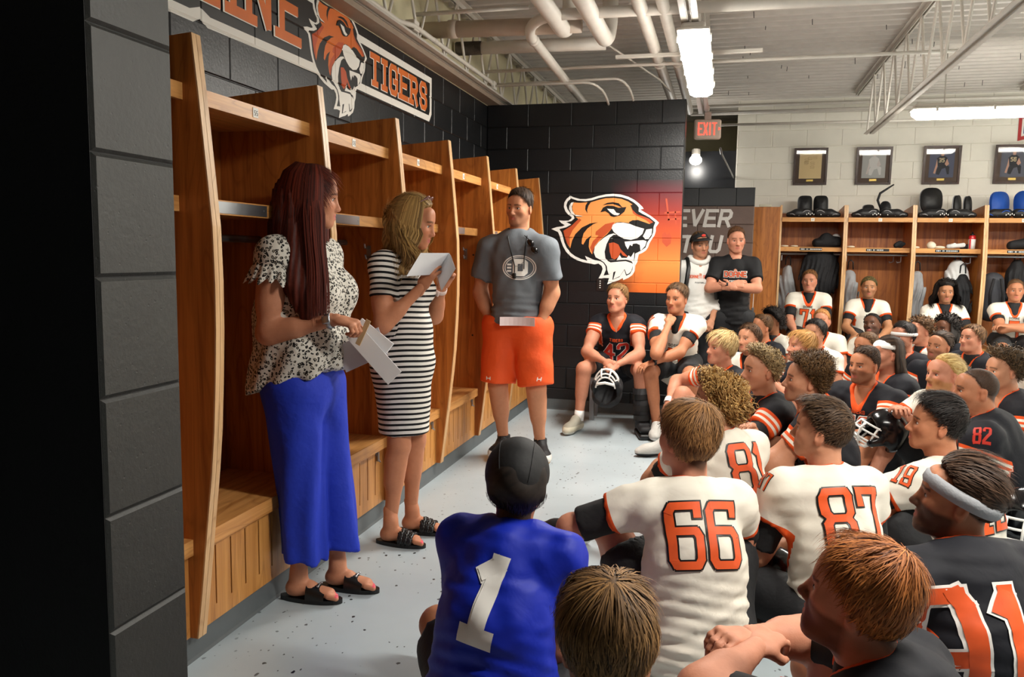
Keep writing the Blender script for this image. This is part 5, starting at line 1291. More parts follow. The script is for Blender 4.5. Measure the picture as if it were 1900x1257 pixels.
    if num and host and not num.get('back', True):
        wtxt, wm = ('DOANE', M_BKP) if top == 'W' else ('TIGERS', M_NUM); hh = .022; x = -.052; qs = []
        for ch_ in wtxt: qs += stroke_quads(ch_, x, 0, .012 if ch_ != 'I' else .004, hh, .0045, .0022, 0, .012); x += .0215 if ch_ != 'I' else .012
        bodydecal('chest_word', root, host, N - u * (num.get('dn', .235) - num.get('h', .25) / 2 - .03), -r, u, unit(-fw + u * (fw @ u)), qs, wm, .004)
    for sn in (shnum or []):
        k = sn['k']; gs = 1 if k == 'R' else -1; S = J['S' + k]; ax = unit(J['E' + k] - S); D = unit(-(r * gs * .8 + UP * .75 + A3(*sn.get('dir', (0, 0, 0))))); U = unit(np.cross(D, UP)) * -1; U = unit(np.cross(UP, -D)); Vv = np.cross(-D, U)
        number_on(root, host, sn['t'], S + (J['E' + k] - S) * .1, U, Vv, D, sn.get('h', .075), sn.get('mats', (M_BKP, M_NUM)))
    # --- shorts, shoes
    if legs and shorts is not None:
        wc = [(P + UP * .02, UP)] if hemz is not None else []
        q = [rc(J['hipR'], J['hipL'], .125 * b, .125 * b, .05, (fw, 1.1), wc), rc(P - UP * .03, P + UP * .03, .122 * b, .118 * b, .05, (fw, 1.15), wc)]
        for k in 'RL':
            hp, kn = J['hip' + k], J['K' + k]; ax = unit(kn - hp)
            if longpants is not None:
                an = J['A' + k]; e = kn + (an - kn) * longpants; a2 = unit(an - kn); q += [rc(hp, kn, .100 * b, .082 * b, .05), rc(kn, e + a2 * .05, .080 * b, .066 * b, .04, None, [(e, a2)])]
            else:
                e = hp + (kn - hp) * shl; q.append(rc(hp, e + ax * .06, .102 * b * shw, .098 * b * shw, .05, None, [(e, ax)] + wc))
        fl = Field(q, vc * (1.0 if base is not None else 1.9)); fl.disp(wrinkle(sd + 5, .004, 30), .04); V, F = fl.mesh(); worn.append(fl); meshobj('shorts' if longpants is None else 'trousers', V, F, shorts, root, None, True); LAST['shorts'] = (V, F)
    if legs and shoes:
        for k in 'RL':
            an, d = J['A' + k], J['toe' + k]; hl = an - d * .055; hl = A3(hl[0], hl[1], max(an[2] - .085, .001)); shoe(root, hl, d, UP, 1.05 * b ** .3, shoes, h=(.011, .013, .018)[lod])
    V, F, cc = drop_hidden(*skin, worn) if base is None else skin; meshobj('body', V, F, M_SKIN, root, None, True, {'Col': cc})
    return root, host, M
M_NUM = mat('jersey_number_orange', (224, 86, 30), .6, var=.18)
M_NUMR = mat('jersey_number_red', (196, 44, 26), .6)
# ------------------------------------------------------------------ head wear
def shell(root, H, M, s, name, m, line, th=.010, soft=3, seams=None, kids=None):
    th = th / .8; st = dict(top=th, side=th, back=th, len=.01, lump=0., ragged=0., soft=soft, line=line, cols=((20, 20, 22), (30, 30, 32)), lod=1)
    o = make_hair(H, M, s, st, np.random.default_rng(3), root, 0); o.name = name; o.data.materials.clear(); o.data.materials.append(m)
    return o
def headband(root, H, M, s, m, w=.045, tilt=12, z=.045, name='headband', grow=.006, folds=0):
    n = 40; v, f = [], []; k = 5; tl = math.radians(tilt)
    for i in range(n):
        a = 2 * PI * i / n
        for j in range(k):
            zz = z + (j / (k - 1) - .5) * w; fx = (.0755 + grow); fy = (.0965 + grow)
            rr = math.sqrt(max(.2, 1 - ((zz - .031) / .0885) ** 2)) if zz > .031 else 1.0
            bul = (.004 if j in (1, 2, 3) else -.002) + (.003 * math.sin(j * 3.1) if folds else 0)
            p = A3(math.sin(a) * (fx * rr + bul), math.cos(a) * (fy * rr + bul) - .010, zz)
            p = A3(p[0], p[1] * math.cos(tl) - (p[2] - z) * math.sin(tl), p[2] + p[1] * math.sin(tl) * 1.0)
            v.append(H + M @ (p * s))
    for i in range(n):
        for j in range(k - 1): a, b_ = i * k + j, ((i + 1) % n) * k + j; f.append((a, b_, b_ + 1, a + 1))
    return meshobj(name, v, f, m, root, None, True)
def longhair(root, H, M, s, cols, zend, drift, n=2400, wave=0., w=.007, azr=(28, 332), part=.0, seed=5, lift=.016, curl=0., name='long_hair'):
    """strands from a centre parting down over the head, then hanging in world space to height zend(az) with sideways drift(az)"""
    g = np.random.default_rng(seed); az = g.uniform(azr[0], azr[1], n); a = np.radians(np.where(az > 180, az - 360, az)); aa = np.abs(np.degrees(a)); layer = g.uniform(.25, 1.0, n)
    c0, rad = A3(0, -.010, .031), A3(.0755, .0965, .0885)
    def sp(e):
        D = np.stack([np.sin(a) * math.cos(e), np.cos(a) * math.cos(e), np.full(n, math.sin(e))], 1); rho = 1 / np.sqrt(((D / rad) ** 2).sum(1)); N = D / rad ** 2; N /= np.linalg.norm(N, axis=1)[:, None]
        return c0 + D * rho[:, None] + N * (lift * layer + .004)[:, None], N
    y0 = np.interp(aa, [0, 60, 180], [.055, .02, -.075]); p0 = np.stack([np.sin(a) * .012 + part, y0, .031 + .0885 * np.sqrt(np.clip(1 - ((y0 + .01) / .0965) ** 2, .05, 1)) + .010 + .006 * layer], 1)
    pts = [p0, sp(math.radians(58))[0], sp(math.radians(30))[0], sp(0.)[0], sp(math.radians(-22))[0]]
    W = [H + (p * s) @ M.T for p in pts]; Nw = sp(0.)[1] @ M.T
    last = W[-1]; last = last + Nw * .012; W[-1] = last
    ze = np.array([zend(x) for x in np.degrees(a)]) + g.normal(0, .022, n); dr = np.array([drift(x) for x in np.degrees(a)]); k = 7
    for i in range(1, k + 1):
        t = i / k; q = last.copy(); q[:, 2] = last[:, 2] + (ze - last[:, 2]) * t; q = q + dr * (t ** 1.1)[None] if False else q + dr * t
        if wave: q = q + (Nw * np.sin(t * 8 + az[:, None] * .045)) * wave * min(1, t * 2) + np.cross(Nw, UP) * (np.cos(t * 7 + az[:, None] * .06)) * wave * min(1, t * 2)
        q = q - Nw * (.020 * t * (1 - layer))[:, None]; W.append(q)
    P = np.stack(W, 1)
    P[:, 5:] += g.normal(0, .004, (n, 1, 3))
    tan = np.cross(Nw, UP); tan /= np.linalg.norm(tan, axis=1)[:, None] + 1e-9
    V, F, hv = strand_mesh(P, tan, w, np.clip(g.normal(.5, .24, n), 0, 1))
    return meshobj(name, V, F, _hair(*cols), root, None, True, {'hv': hv})
def cuff(root, J, k, name, m, t=.93, w=.035, r=.031, sub=None):
    E, W = J['E' + k], J['W' + k]; d = unit(W - E); c = E + (W - E) * t
    o = MB().tube([c - d * w / 2, c - d * w * .45, c + d * w * .45, c + d * w / 2], [r - .003, r, r, r - .003], 16, 0, False).build(name, m, root, True)
    if sub is not None:
        up = unit(A3(*sub[0]) - d * (A3(*sub[0]) @ d)); sd = np.cross(d, up); p = c + up * (r + .004); Mx = Matrix((Vector(d), Vector(sd), Vector(up))).transposed().to_4x4(); Mx.translation = Vector(p)
        MB().rbox((-.017, -.016, -.006), (.017, .016, .006), .005, M=Mx).build('watch_case', sub[1], o, True)
    return o
M_BAND = mat('white_band', (232, 230, 226), .8); M_CAPB = mat('black_cap_cloth', (13, 13, 15), .7, bump=(18, .3))
FLINE = [47, 45, 30, 2, -22, -34, -44, -47]

# ------------------------------------------------------------------ players on the floor, nearest first
BR = ((50, 34, 22), (128, 92, 58)); DK = ((26, 19, 15), (84, 62, 46)); BLD = ((140, 106, 56), (226, 198, 140)); GNG = ((112, 58, 26), (204, 126, 64)); BK = ((12, 11, 11), (52, 44, 40))
TAN, PALE, PINK, DARK = (180, 120, 87), (192, 136, 105), (198, 136, 108), (92, 57, 38)
NUMW = (M_WHT, M_NUM); NUM1 = (M_WHT, M_WHT)
r1, h1, m1 = person(pose_floor(A3(-.592, 2.324, .77), -8, 1.0, 12, .07, 'x', {'R': (.05, .34, .2), 'L': (-.05, .34, .2)}, {'R': (.1, -.3, -.8), 'L': (.1, -.3, -.8)}, hs=1.0, nz=.128), (10, 4, 0), 'person in a bright blue jersey number 1 and black skull cap, seen from behind', 'B', ('mid', ((18, 15, 14), (66, 54, 46)), dict(line=[60, 60, 50, 20, -25, -45, -66, -70], top=.004, side=.014, back=.034, len=.05, lift=.03, mess=.12, under_hat=1, emax=-18)), TAN, 1.0, 0, .62, 0, hat='s', belly=1.22, num=dict(t='1', h=.205, dn=.225, dx=.015, mats=NUM1, tilt=-8, wd=.12, th=.040), legs=True)
o = shell(r1, A3(-.592, 2.324, .77), m1, 1.0, 'skull_cap', M_CAPB, [34, 32, 22, 8, -4, -14, -24, -27], .024)
mb = MB()
for sg in (-1, 1):
    pts = []
    for i in range(13):
        t = -.75 + 2.2 * i / 12; y = math.sin(t); z = math.cos(t); x = sg * .045 * (1 - .25 * abs(t))
        D = unit(A3(x / .0755, -y, z)); D = A3(sg * .5 * math.cos(t * .6), -math.sin(t), math.cos(t)); D = unit(D); rho = 1 / math.sqrt(((D / A3(.0755, .0965, .0885)) ** 2).sum()); N_ = unit(D / A3(.0755, .0965, .0885) ** 2)
        pts.append(A3(-.592, 2.324, .77) + m1 @ (A3(0, -.010, .031) + D * rho + N_ * .0245))
    mb.tube(pts, .0018, 6)
mb.build('seam', mat('cap_seam', (26, 26, 28), .6), o)
person(pose_floor(A3(-.183, 1.425, .745), 10, 1.05, 14, .05, 'x'), (14, -4, 4), 'brown haired person at the bottom edge, only the back of the head showing', 'N', ('mid', ((52, 34, 20), (164, 122, 74)), dict(crown=(.1, -.35, .93), lift=.12, mess=.22)), TAN, 1.05, 0, .42, 0)
J = pose_floor(A3(-.11, 2.958, .80), 20, 1.04, 12, .05, 'k', {'L': (-.27, .36, .40), 'R': (.10, .42, .45)}, {'L': (.9, .1, -.3), 'R': (.7, -.2, -.6)}, hs=1.07)
r3, h3, m3 = person(J, (46, 6, 0), 'player in white jersey number 66, seen from behind', 'W', ('mid', ((74, 46, 26), (176, 128, 78)), dict(top=.030, back=.020, crown=(.1, -.3, .9), line=[42, 40, 24, -2, -26, -40, -54, -58])), PINK, 1.06, 0, .45, .85, num=dict(t='66', h=.205, dn=.185, wd=.090, th=.027, gap=.044), hs=1.07, belly=1.1)
J = pose_floor(A3(.395, 3.30, .79), 24, 1.04, 12, .05, 'x')
r4, h4, m4 = person(J, (70, 8, 0), 'player in white jersey number 87 with short dark hair, seen from behind', 'W', ('fade', ((30, 22, 17), (104, 78, 54)), dict(top=.026, len=.06, flow='fwd', mess=.2, back=.005, scalp=.85)), PALE, 1.06, 0, .45, .85, num=dict(t='87', h=.205, dn=.19, dx=.02, wd=.090, th=.027, gap=.044), shnum=[dict(k='L', t='87', h=.06)])
J = pose_floor(A3(.300, 1.748, .76), 62, 1.20, 16, .05, 'k', {'L': (.02, .40, .56), 'R': (.06, .44, .56)}, {'L': (1.0, .5, -.05), 'R': (.9, .2, -.3)})
person(J, (70, 12, 0), 'ginger bearded player in navy jersey with striped shoulders, nearest at the bottom', 'N', ('mid', ((92, 46, 20), (206, 126, 62)), dict(crown=(.1, -.4, .9), side=.018)), PINK, 1.20, 0, .45, .8, .95, fat=.4)
J = pose_floor(A3(.684, 2.536, .77), 26, 1.24, 13, .05, 'x')
r6, h6, m6 = person(J, (78, 10, 0), 'bearded player with grey headband in dark jersey number 91, seen from behind', 'N', (dict(HS['fade']), ((30, 21, 16), (96, 70, 52)), dict(flow='back', top=.026, len=.09, mess=.10, lift=.12, side=.004, back=.012, scalp=.9)), TAN, 1.24, 0, .45, 0, .8, num=dict(t='91', h=.27, dn=.24, dx=-.115, wd=.098, th=.042, gap=.072, mats=NUMW), fat=.3)
headband(r6, A3(.684, 2.536, .77), m6, 1.0, mat('grey_headband', (164, 166, 170), .75, bump=(90, .15)), .040, 16, .030, grow=.014, folds=1)
J = pose_floor(A3(-.012, 3.762, .80), 38, 1.06, 10, .05, 'k')
J['KL'], J['AL'] = ik(J['hipL'], A3(-.66, 3.90, .09), .43, .42, UP * .6 + A3(-.3, .6, 0)); J['toeL'] = unit(A3(-.9, .35, 0))
person(J, (80, 12, 0), 'curly blond player in white jersey behind number 66', 'W', ('curlyfull', ((112, 76, 36), (220, 178, 110))), PALE, 1.06, 0, .45, .7, num=dict(t='81', h=.20, dn=.165, dx=.03, wd=.088, th=.027, gap=.044), shoes=((24, 24, 26), (232, 232, 230)))
J = pose_floor(A3(.911, 3.747, .76), 44, 1.06, 14, .05, 'k', {'L': (-.12, .46, .40), 'R': (.06, .44, .44)}, {'L': (.9, .2, -.4), 'R': (.7, -.2, -.6)})
person(J, (86, 8, 0), 'dark haired player in white jersey with 19 on the shoulder', 'W', ('fade', BK, dict(top=.032, len=.07, flow='fwd', mess=.25, line=[36, 35, 26, 8, -16, -30, -44, -48], back=.008, fringe=.012)), TAN, 1.06, 0, .45, .85, shnum=[dict(k='L', t='19', h=.085)], num=dict(t='19', h=.21, dn=.20, wd=.088, th=.027, gap=.044))
J = pose_floor(A3(.431, 4.376, .83), 78, 1.08, 12, .05, 'k')
person(J, (97, 8, 0), 'curly brown haired player in navy jersey behind number 87', 'N', ('curly', ((44, 30, 20), (132, 98, 60))), PALE, 1.08, 0, .45, 0, .3)
J = pose_floor(A3(.222, 4.733, .82), 100, 1.04, 12, .05, 'k', {'R': (.05, .40, .48), 'L': (-.10, .46, .42)}, {'L': (.9, .1, -.3), 'R': (.9, .1, -.2)})
person(J, (112, 6, 0), 'player with tight frosted curls and black sleeves, between two curly haired players', 'N', ('curly', ((66, 50, 34), (206, 178, 128)), dict(curl=.008, len=.035, top=.034)), PALE, 1.04, 1, .45, .9)
J = pose_floor(A3(1.291, 4.604, .79), 74, 1.24, 12, .05, 'x')
person(J, (94, 3, 0), 'large player with buzz cut in dark jersey with black sleeves', 'N', ('buzz', ((46, 32, 24), (92, 66, 48))), TAN, 1.24, 1, .45, 1.0, .12, fat=.5, neck=1.2, shnum=[dict(k='L', t='82', h=.07, mats=(M_NUMR, M_NUMR))])
J = pose_floor(A3(1.302, 5.266, .78), 116, 1.22, 12, .05, 'k')
person(J, (116, 6, 0), 'large player with slicked back blond hair and blond beard in white jersey', 'W', ('slick', ((168, 126, 62), (236, 210, 146))), PINK, 1.22, 1, .45, .85, .55, fat=.5, neck=1.2)
J = pose_floor(A3(1.716, 5.588, .78), 100, 1.1, 12, .05, 'x')
person(J, (106, 2, 0), 'player with bushy dark curls in navy jersey near the right edge', 'N', ('curly', ((34, 26, 18), (112, 86, 56)), dict(side=.018, back=.02, top=.044)), PALE, 1.1, 1, .45, 0)
J = pose_floor(A3(.922, 5.685, .76), 140, 1.15, 10, .04, 'k', {'R': (.18, .36, .34), 'L': (-.05, .44, .36)})
r18, h18, m18 = person(J, (132, 3, 0), 'player with moustache in navy jersey, middle of the crowd', 'N', ('fade', ((30, 22, 17), (92, 68, 50)), dict(top=.022, flow='fwd', mess=.2)), TAN, 1.15, 1, .45, 0, .5, num=dict(t='72', back=False, h=.20, dn=.25, mats=NUMW, wd=.07, th=.026, gap=.045))
J = pose_floor(A3(-.006, 5.977, .80), 132, 1.06, 10, .05, 'k', {'R': (.32, .34, .36), 'L': (-.05, .42, .40)}, {'R': (1.0, .1, -.1), 'L': (.7, -.2, -.6)})
r10, h10, m10 = person(J, (127, 8, 0), 'blond bowl cut player in navy jersey with white wristband, left end of the rows', 'N', ('bowl', ((152, 116, 62), (232, 206, 150))), PINK, 1.06, 1, .45, 0)
cuff(r10, J, 'R', 'wristband', M_BAND, .92, .05, .034)
J = pose_floor(A3(1.129, 6.101, .80), 112, 1.06, 10, .05, 'x')
r19, h19, m19 = person(J, (108, 3, 0), 'long dark haired player with wide white headband in striped sleeve jersey', 'N', ('slick', DK, dict(back=.012, side=.010)), PINK, 1.06, 1, .5, 0)
headband(r19, A3(1.129, 6.101, .80), m19, 1.0, M_BAND, .052, 6, .068, grow=.010)
longhair(r19, A3(1.129, 6.101, .80), m19, 1.0, DK, lambda a: .50, lambda a: A3(.05, .05, 0), 900, .012, .010, (95, 265), seed=9)
J = pose_floor(A3(.600, 6.606, .77), 120, 1.06, 10, .05, 'k')
person(J, (118, 8, 0), 'ginger blond player in dark jersey behind the curly haired ones', 'N', ('bowl', ((150, 100, 46), (222, 172, 104)), dict(fringe=.008)), PINK, 1.06, 1, .45, .8)
J = pose_floor(A3(.222, 7.08, .77), 142, 1.02, 10, .04, 'x')
person(J, (138, 5, 0), 'brown haired player in white jersey just behind the blond bowl cut', 'W', ('mid', ((44, 30, 22), (108, 78, 54))), PALE, 1.02, 2, .45, .7)
J = pose_floor(A3(1.16, 7.109, .74), 120, 1.0, 10, .04, 'x')
person(J, (118, 0, 0), 'brown haired player almost hidden behind the white headband', 'N', ('short', BR), TAN, 1.0, 2, .45, 0)
J = pose_floor(A3(1.735, 7.247, .76), 142, 1.08, 10, .04, 'x')
person(J, (136, 2, 6), 'player with slicked dark hair and goatee in navy striped jersey', 'N', ('slick', DK), TAN, 1.08, 2, .45, .7, .45)
J = pose_floor(A3(.805, 7.617, .79), 140, 1.05, 10, .04, 'x')
person(J, (140, 4, 0), 'black haired player in white jersey, right of the ginger blond one', 'W', ('mid', BK), PALE, 1.05, 2, .45, 0)
J = pose_floor(A3(1.539, 7.635, .79), 132, 1.04, 10, .04, 'x')
r21, h21, m21 = person(J, (128, 0, 0), 'black haired player with thin white headband in striped jersey', 'N', ('mid', BK), PINK, 1.04, 2, .45, 0)
headband(r21, A3(1.539, 7.635, .79), m21, 1.0, M_BAND, .028, 2, .030, grow=.020)
J = pose_floor(A3(.354, 7.976, .80), 128, 1.04, 10, .04, 'x')
person(J, (122, 4, 4), 'short brown haired player in navy jersey before the corridor wall', 'N', ('short', BR, dict(top=.02)), TAN, 1.04, 2, .45, 0)
J = pose_floor(A3(2.159, 7.909, .77), 125, 1.14, 10, .04, 'x')
person(J, (122, 8, 0), 'round faced brown haired player in dark jersey below the arms crossed one', 'N', ('mid', BR), PINK, 1.14, 2, .45, .8, fat=.5, neck=1.15)
J = pose_floor(A3(1.789, 8.158, .80), 118, 1.02, 10, .04, 'x')
person(J, (112, 0, 0), 'brown wavy haired player in white jersey before the third far locker', 'W', ('curly', BR, dict(top=.028)), PINK, 1.02, 2, .45, 0)
J = pose_floor(A3(1.50, 8.95, .78), 150, 1.02, 10, .04, 'x')
person(J, (150, 16, -8), 'short haired player with dark skin tilting his head up in white jersey', 'W', ('short', BK, dict(curl=.004, top=.014, len=.02)), DARK, 1.02, 2, .45, .8, .5)
J = pose_floor(A3(2.10, 8.55, .80), 130, 1.02, 10, .04, 'x')
r24, h24, m24 = person(J, (126, 2, 0), 'player with dark dreadlocks, mostly hidden behind a round faced one', 'N', ('curlyfull', BK), DARK, 1.02, 2, .45, 0)
longhair(r24, A3(2.10, 8.55, .80), m24, 1.0, BK, lambda a: .62, lambda a: A3(0, 0, 0), 260, .008, .016, (60, 300), seed=19)
J = pose_floor(A3(.49, 8.694, .80), 140, 1.02, 10, .04, 'x')
person(J, (128, 0, 0), 'player with a black afro in white jersey beside the far lockers', 'W', ('afro', BK), (150, 100, 70), 1.02, 2, .45, 0)
J = pose_floor(A3(1.018, 9.088, .80), 165, 1.04, 10, .04, 'x')
person(J, (162, 2, 0), 'short ginger haired player in white jersey at the foot of the first far locker', 'W', ('short', ((168, 106, 54), (224, 172, 112))), PINK, 1.04, 2, .5, 0)
J = pose_floor(A3(2.46, 7.25, .76), 110, 1.06, 10, .04, 'x')
person(J, (108, 0, 0), 'player at the right edge showing only a white shoulder', 'W', ('short', BR), TAN, 1.06, 2, .45, 0)

# ------------------------------------------------------------------ players seated in the far lockers
GL = 'players sitting in the far lockers'
J = pose_bench(A3(.964, 10.0, 1.199), 176, 1.06, .47, 6)
person(J, (168, 0, 0), 'fair player in white jersey sitting in the first far locker', 'W', ('short', ((96, 62, 36), (170, 122, 78)), dict(top=.02)), PINK, 1.06, 2, .45, .8, fat=.4, num=dict(t='71', back=False, h=.19, dn=.26, wd=.07, th=.026, gap=.045), shnum=[dict(k='R', t='7', h=.08)], group=GL)
J = pose_bench(A3(1.623, 10.05, 1.138), 176, .96, .47, 8)
rL, hL, mL = person(J, (174, 0, 0), 'player with patterned olive bandana sitting in the second far locker', 'W', ('short', BK, dict(under_hat=0)), (178, 126, 90), .96, 2, .45, .7, .25, hat='b', group=GL)
m_ban, nt, b = newmat('olive_bandana'); tc = nd(nt, 'ShaderNodeTexCoord'); vv_ = nd(nt, 'ShaderNodeTexVoronoi', {'Vector': tc.outputs['Object'], 'Scale': 90.0})
nt.links.new(ramp(nt, vv_.outputs['Distance'], [(.2, C3(150, 130, 60)), (.4, C3(66, 56, 26))]), b.inputs['Base Color']); b.inputs['Roughness'].default_value = .8
shell(rL, A3(1.623, 10.05, 1.138), mL, 1.0, 'bandana', m_ban, [28, 26, 20, 8, -6, -16, -26, -30], .016)
J = pose_bench(A3(2.425, 10.0, 1.106), 178, .98, .47, 8)
rL, hL, mL = person(J, (176, 0, 0), 'player with long black curls in white jersey in the third far locker', 'W', ('afro', BK, dict(top=.05, side=.045, line=[26, 26, 24, 20, -20, -40, -55, -60], fringe=.01)), (176, 122, 88), .98, 2, .45, .7, .2, group=GL, num=dict(t='22', back=False, h=.19, dn=.26, wd=.07, th=.026, gap=.045))
longhair(rL, A3(2.425, 10.0, 1.106), mL, 1.0, BK, lambda a: .93, lambda a: A3(math.copysign(.05, -a), 0, 0), 700, .02, .014, (55, 305), seed=29, lift=.05)
J = pose_bench(A3(3.106, 9.95, 1.145), 176, 1.02, .47, 6, hands={'R': (-.10, .26, .78), 'L': (.12, .30, .76)}, elb={'R': (.8, .2, -.4), 'L': (.8, .2, -.4)})
person(J, (172, 0, 0), 'short haired player with crossed arms in white jersey at the right edge', 'W', ('buzz', ((70, 48, 32), (140, 104, 70)), dict(top=.012, len=.02)), TAN, 1.02, 2, .42, .6, group=GL, num=dict(t='5', back=False, h=.19, dn=.26, wd=.07, th=.026, gap=.045))

# ------------------------------------------------------------------ two players on the bench under the tiger
GB = 'players on the bench under the tiger mural'
rt = empty('bench', (-.62, 7.05, 0), 'low black bench under the tiger mural', 'bench')
MB().rbox((-1.2, 6.90, .40), (-.05, 7.22, .445), .01).build('seat', M_BLK, rt)
for x in (-1.1, -.62, -.14): MB().box((x - .02, 6.94, 0), (x + .02, 6.98, .40)).box((x - .02, 7.14, 0), (x + .02, 7.18, .40)).box((x - .02, 6.98, .36), (x + .02, 7.14, .40)).build('leg', M_STEEL, rt)
J = pose_bench(A3(-.872, 6.72, 1.096), 181, 1.0, .45, 22, .04, {'R': (.05, .47, .60), 'L': (-.05, .49, .585)}, {'R': (.9, -.1, -.5), 'L': (.9, -.1, -.5)}, knee=(.235, .40), foot={'R': -.0, 'L': .0})
GREYSH = ((186, 180, 160), (206, 202, 190), (150, 146, 132))
rB, hB, mB = person(J, (164, 8, 0), 'player number 42 in navy jersey sitting on the bench holding a helmet', 'N', ('mid', ((86, 58, 34), (178, 136, 86)), dict(top=.026, side=.010, back=.012)), PINK, 1.0, 1, .36, 0, num=dict(t='42', back=False, h=.13, dn=.25, wd=.072, th=.026, gap=.045, mats=(M_WHT, M_NUMR)), group=GB, hand={'R': dict(curl=.6, n=(0.3, .6, -.6)), 'L': dict(curl=.6, n=(-.3, .6, -.6))}, shoes=None, shl=.75)
an = J['AR']; shoe(rB, A3(an[0], an[1] + .05, .001), J['toeR'], UP, 1.08, GREYSH)
q = J['AR']; MB().tube([q + A3(0, 0, .0), q + (J['KR'] - q) * .2], .041, 14).build('sock', M_BAND, rB, True)
a0, k0 = J['AL'], J['KL']; d0 = unit(k0 - a0); bt_ = MB()
bt_.tube([a0 - d0 * .02, a0 + d0 * .12, a0 + d0 * .30], [.062, .066, .072], 16).build('walking_boot', mat('boot_black', (20, 20, 23), .7, bump=(30, .3)), rB, True)
for t in (.06, .14, .23): MB().tube([a0 + d0 * (t - .022), a0 + d0 * (t + .022)], .073, 16, 0, False).build('strap', M_BLK, rB, True)
tf = unit(J['toeL']); sdv = np.cross(tf, UP); Mx = Matrix((Vector(sdv), Vector(tf), Vector(UP))).transposed().to_4x4(); Mx.translation = Vector((a0[0], a0[1], 0))
MB().rbox((-.055, -.09, .001), (.055, .20, .045), .015, M=Mx).build('boot_sole', M_BLK, rB, True)
MB().rbox((-.05, -.07, .04), (.05, .17, .10), .03, M=Mx).rbox((-.053, .03, .06), (.053, .09, .115), .02, M=Mx).build('boot_foot', MATS['boot_black'], rB, True)
J = pose_bench(A3(-.379, 6.72, 1.111), 176, .98, .45, 20, .04, {'R': (.035, .30, .90), 'L': (.14, .44, .61)}, {'R': (.6, .4, -.9), 'L': (.9, -.1, -.4)}, knee=(.16, .42))
Hh = A3(-.379, 6.72, 1.111); mh = head_frame(157, 2, 0); ch = Hh + mh @ A3(-.005, .075, -.135)
J['AR'] = J['AR'] + A3(.10, 0, 0); J['toeR'] = unit(J['fw'] - J['r'] * .1); J['ER'] = A3(-.505, 6.36, .69); J['WR'] = ch + unit(J['ER'] - ch) * .085
rB2, hB2, mB2 = person(J, (157, 2, 0), 'player number 11 in white jersey resting his chin on his fist', 'W', ('mid', ((48, 34, 24), (124, 94, 66)), dict(top=.028, side=.008, back=.010)), TAN, .98, 1, .40, .62, num=dict(t='11', back=False, h=.14, dn=.30, wd=.06, th=.032, gap=.05), shnum=[dict(k='R', t='11', h=.08)], group=GB, hand={'R': dict(curl=1.15, tc=1.0, n=(0, 1, .2)), 'L': dict(curl=.3, n=(.2, .2, -1), d=(-.75, -.5, -.25))}, shoes=((196, 194, 188), (236, 236, 232)))
cuff(rB2, J, 'L', 'watch', M_BLK, .95, .022, .031, ((.2, -.8, .6), M_BLK))

# ------------------------------------------------------------------ two young men standing in the corridor opening
GS = 'people standing at the corridor wall'
def pose_stand(H, ty, hip, neckf=.02, b=1.0, SR=None, SL=None, ER=None, EL=None, WR=None, WL=None, AR=None, AL=None):
    t = math.radians(ty); fw = A3(-math.sin(t), math.cos(t), 0); r = A3(math.cos(t), math.sin(t), 0); N = H - UP * .155 - fw * neckf; P = A3(N[0], N[1], hip)
    J = dict(H=H, N=N, P=P, fw=fw, r=r, M=(P + N) / 2)
    for g, k, S, E, W, An in ((1, 'R', SR, ER, WR, AR), (-1, 'L', SL, EL, WL, AL)):
        J['S' + k] = A3(*S) if S else N - UP * .075 + r * g * .178 * b; J['hip' + k] = P + r * g * .095 - UP * .03; J['A' + k] = A3(*An) if An else A3(P[0], P[1], .09) + r * g * .12
        J['K' + k] = ik(J['hip' + k], J['A' + k], (hip - .11) * .5, (hip - .11) * .49, fw)[0]; J['toe' + k] = unit(fw + r * g * .25)
        if E is not None: J['E' + k], J['W' + k] = A3(*E), A3(*W)
        else: J['E' + k], J['W' + k] = ik(J['S' + k], W, .30, .26, r * g * .5 - fw * .8)
    return J
J = pose_stand(A3(-.246, 7.95, 1.578), 192, .90, ER=None, WR=(-.47, 7.85, .86), WL=(-.105, 7.84, .86), b=.95)
r4s, h4s, m4s = person(J, (202, -4, -6), 'person in white hoodie and black cap with a backpack, by the tiger wall edge', 'H', ('short', BR, dict(under_hat=1, line=[60, 60, 50, 10, -20, -30, -40, -44])), PALE, .96, 1, 1.55, 0, group=GS, hat='c', hemz=.80, shorts=M_PANTK, longpants=.95, shoes=((30, 30, 32), (200, 200, 198)))
Hh = A3(-.246, 7.95, 1.578)
capm = shell(r4s, Hh, m4s, 1.0, 'baseball_cap', M_CAPB, [24, 24, 20, 10, 4, 0, -6, -8], .016)
v, f = [], []
for i in range(13):
    a = -1.05 + 2.1 * i / 12
    for j, ext in enumerate((0, .035, .07)):
        p = A3(math.sin(a) * (.088 + ext * .35), -.010 + math.cos(a) * (.100 + ext), .070 - .010 * (a / 1.05) ** 2 - ext * .25); v += [Hh + m4s @ p, Hh + m4s @ (p + A3(0, 0, .004))]
for i in range(12):
    for j in range(2):
        a = i * 6 + j * 2; f += [(a, a + 2, a + 8, a + 6), (a + 1, a + 7, a + 9, a + 3)]
    f.append((i * 6 + 4, i * 6 + 5, i * 6 + 11, i * 6 + 10))
meshobj('brim', v, f, M_CAPB, capm, None, True)
MB().ell(Hh + m4s @ A3(.0, .106, .098), (.022, .006, .014), 10, 0, Matrix(m4s.tolist())).build('cap_emblem', M_NUMR, capm, True)
MB().tube([J['N'] + UP * (.035 - .05 * max(0, math.cos(a_))) + (J['r'] * math.sin(a_) * .088 + J['fw'] * math.cos(a_) * .085) for a_ in np.linspace(-2.9, 2.9, 19)], [.012] + [.026] * 17 + [.012], 10).build('hood', M_HOOD, r4s, True)
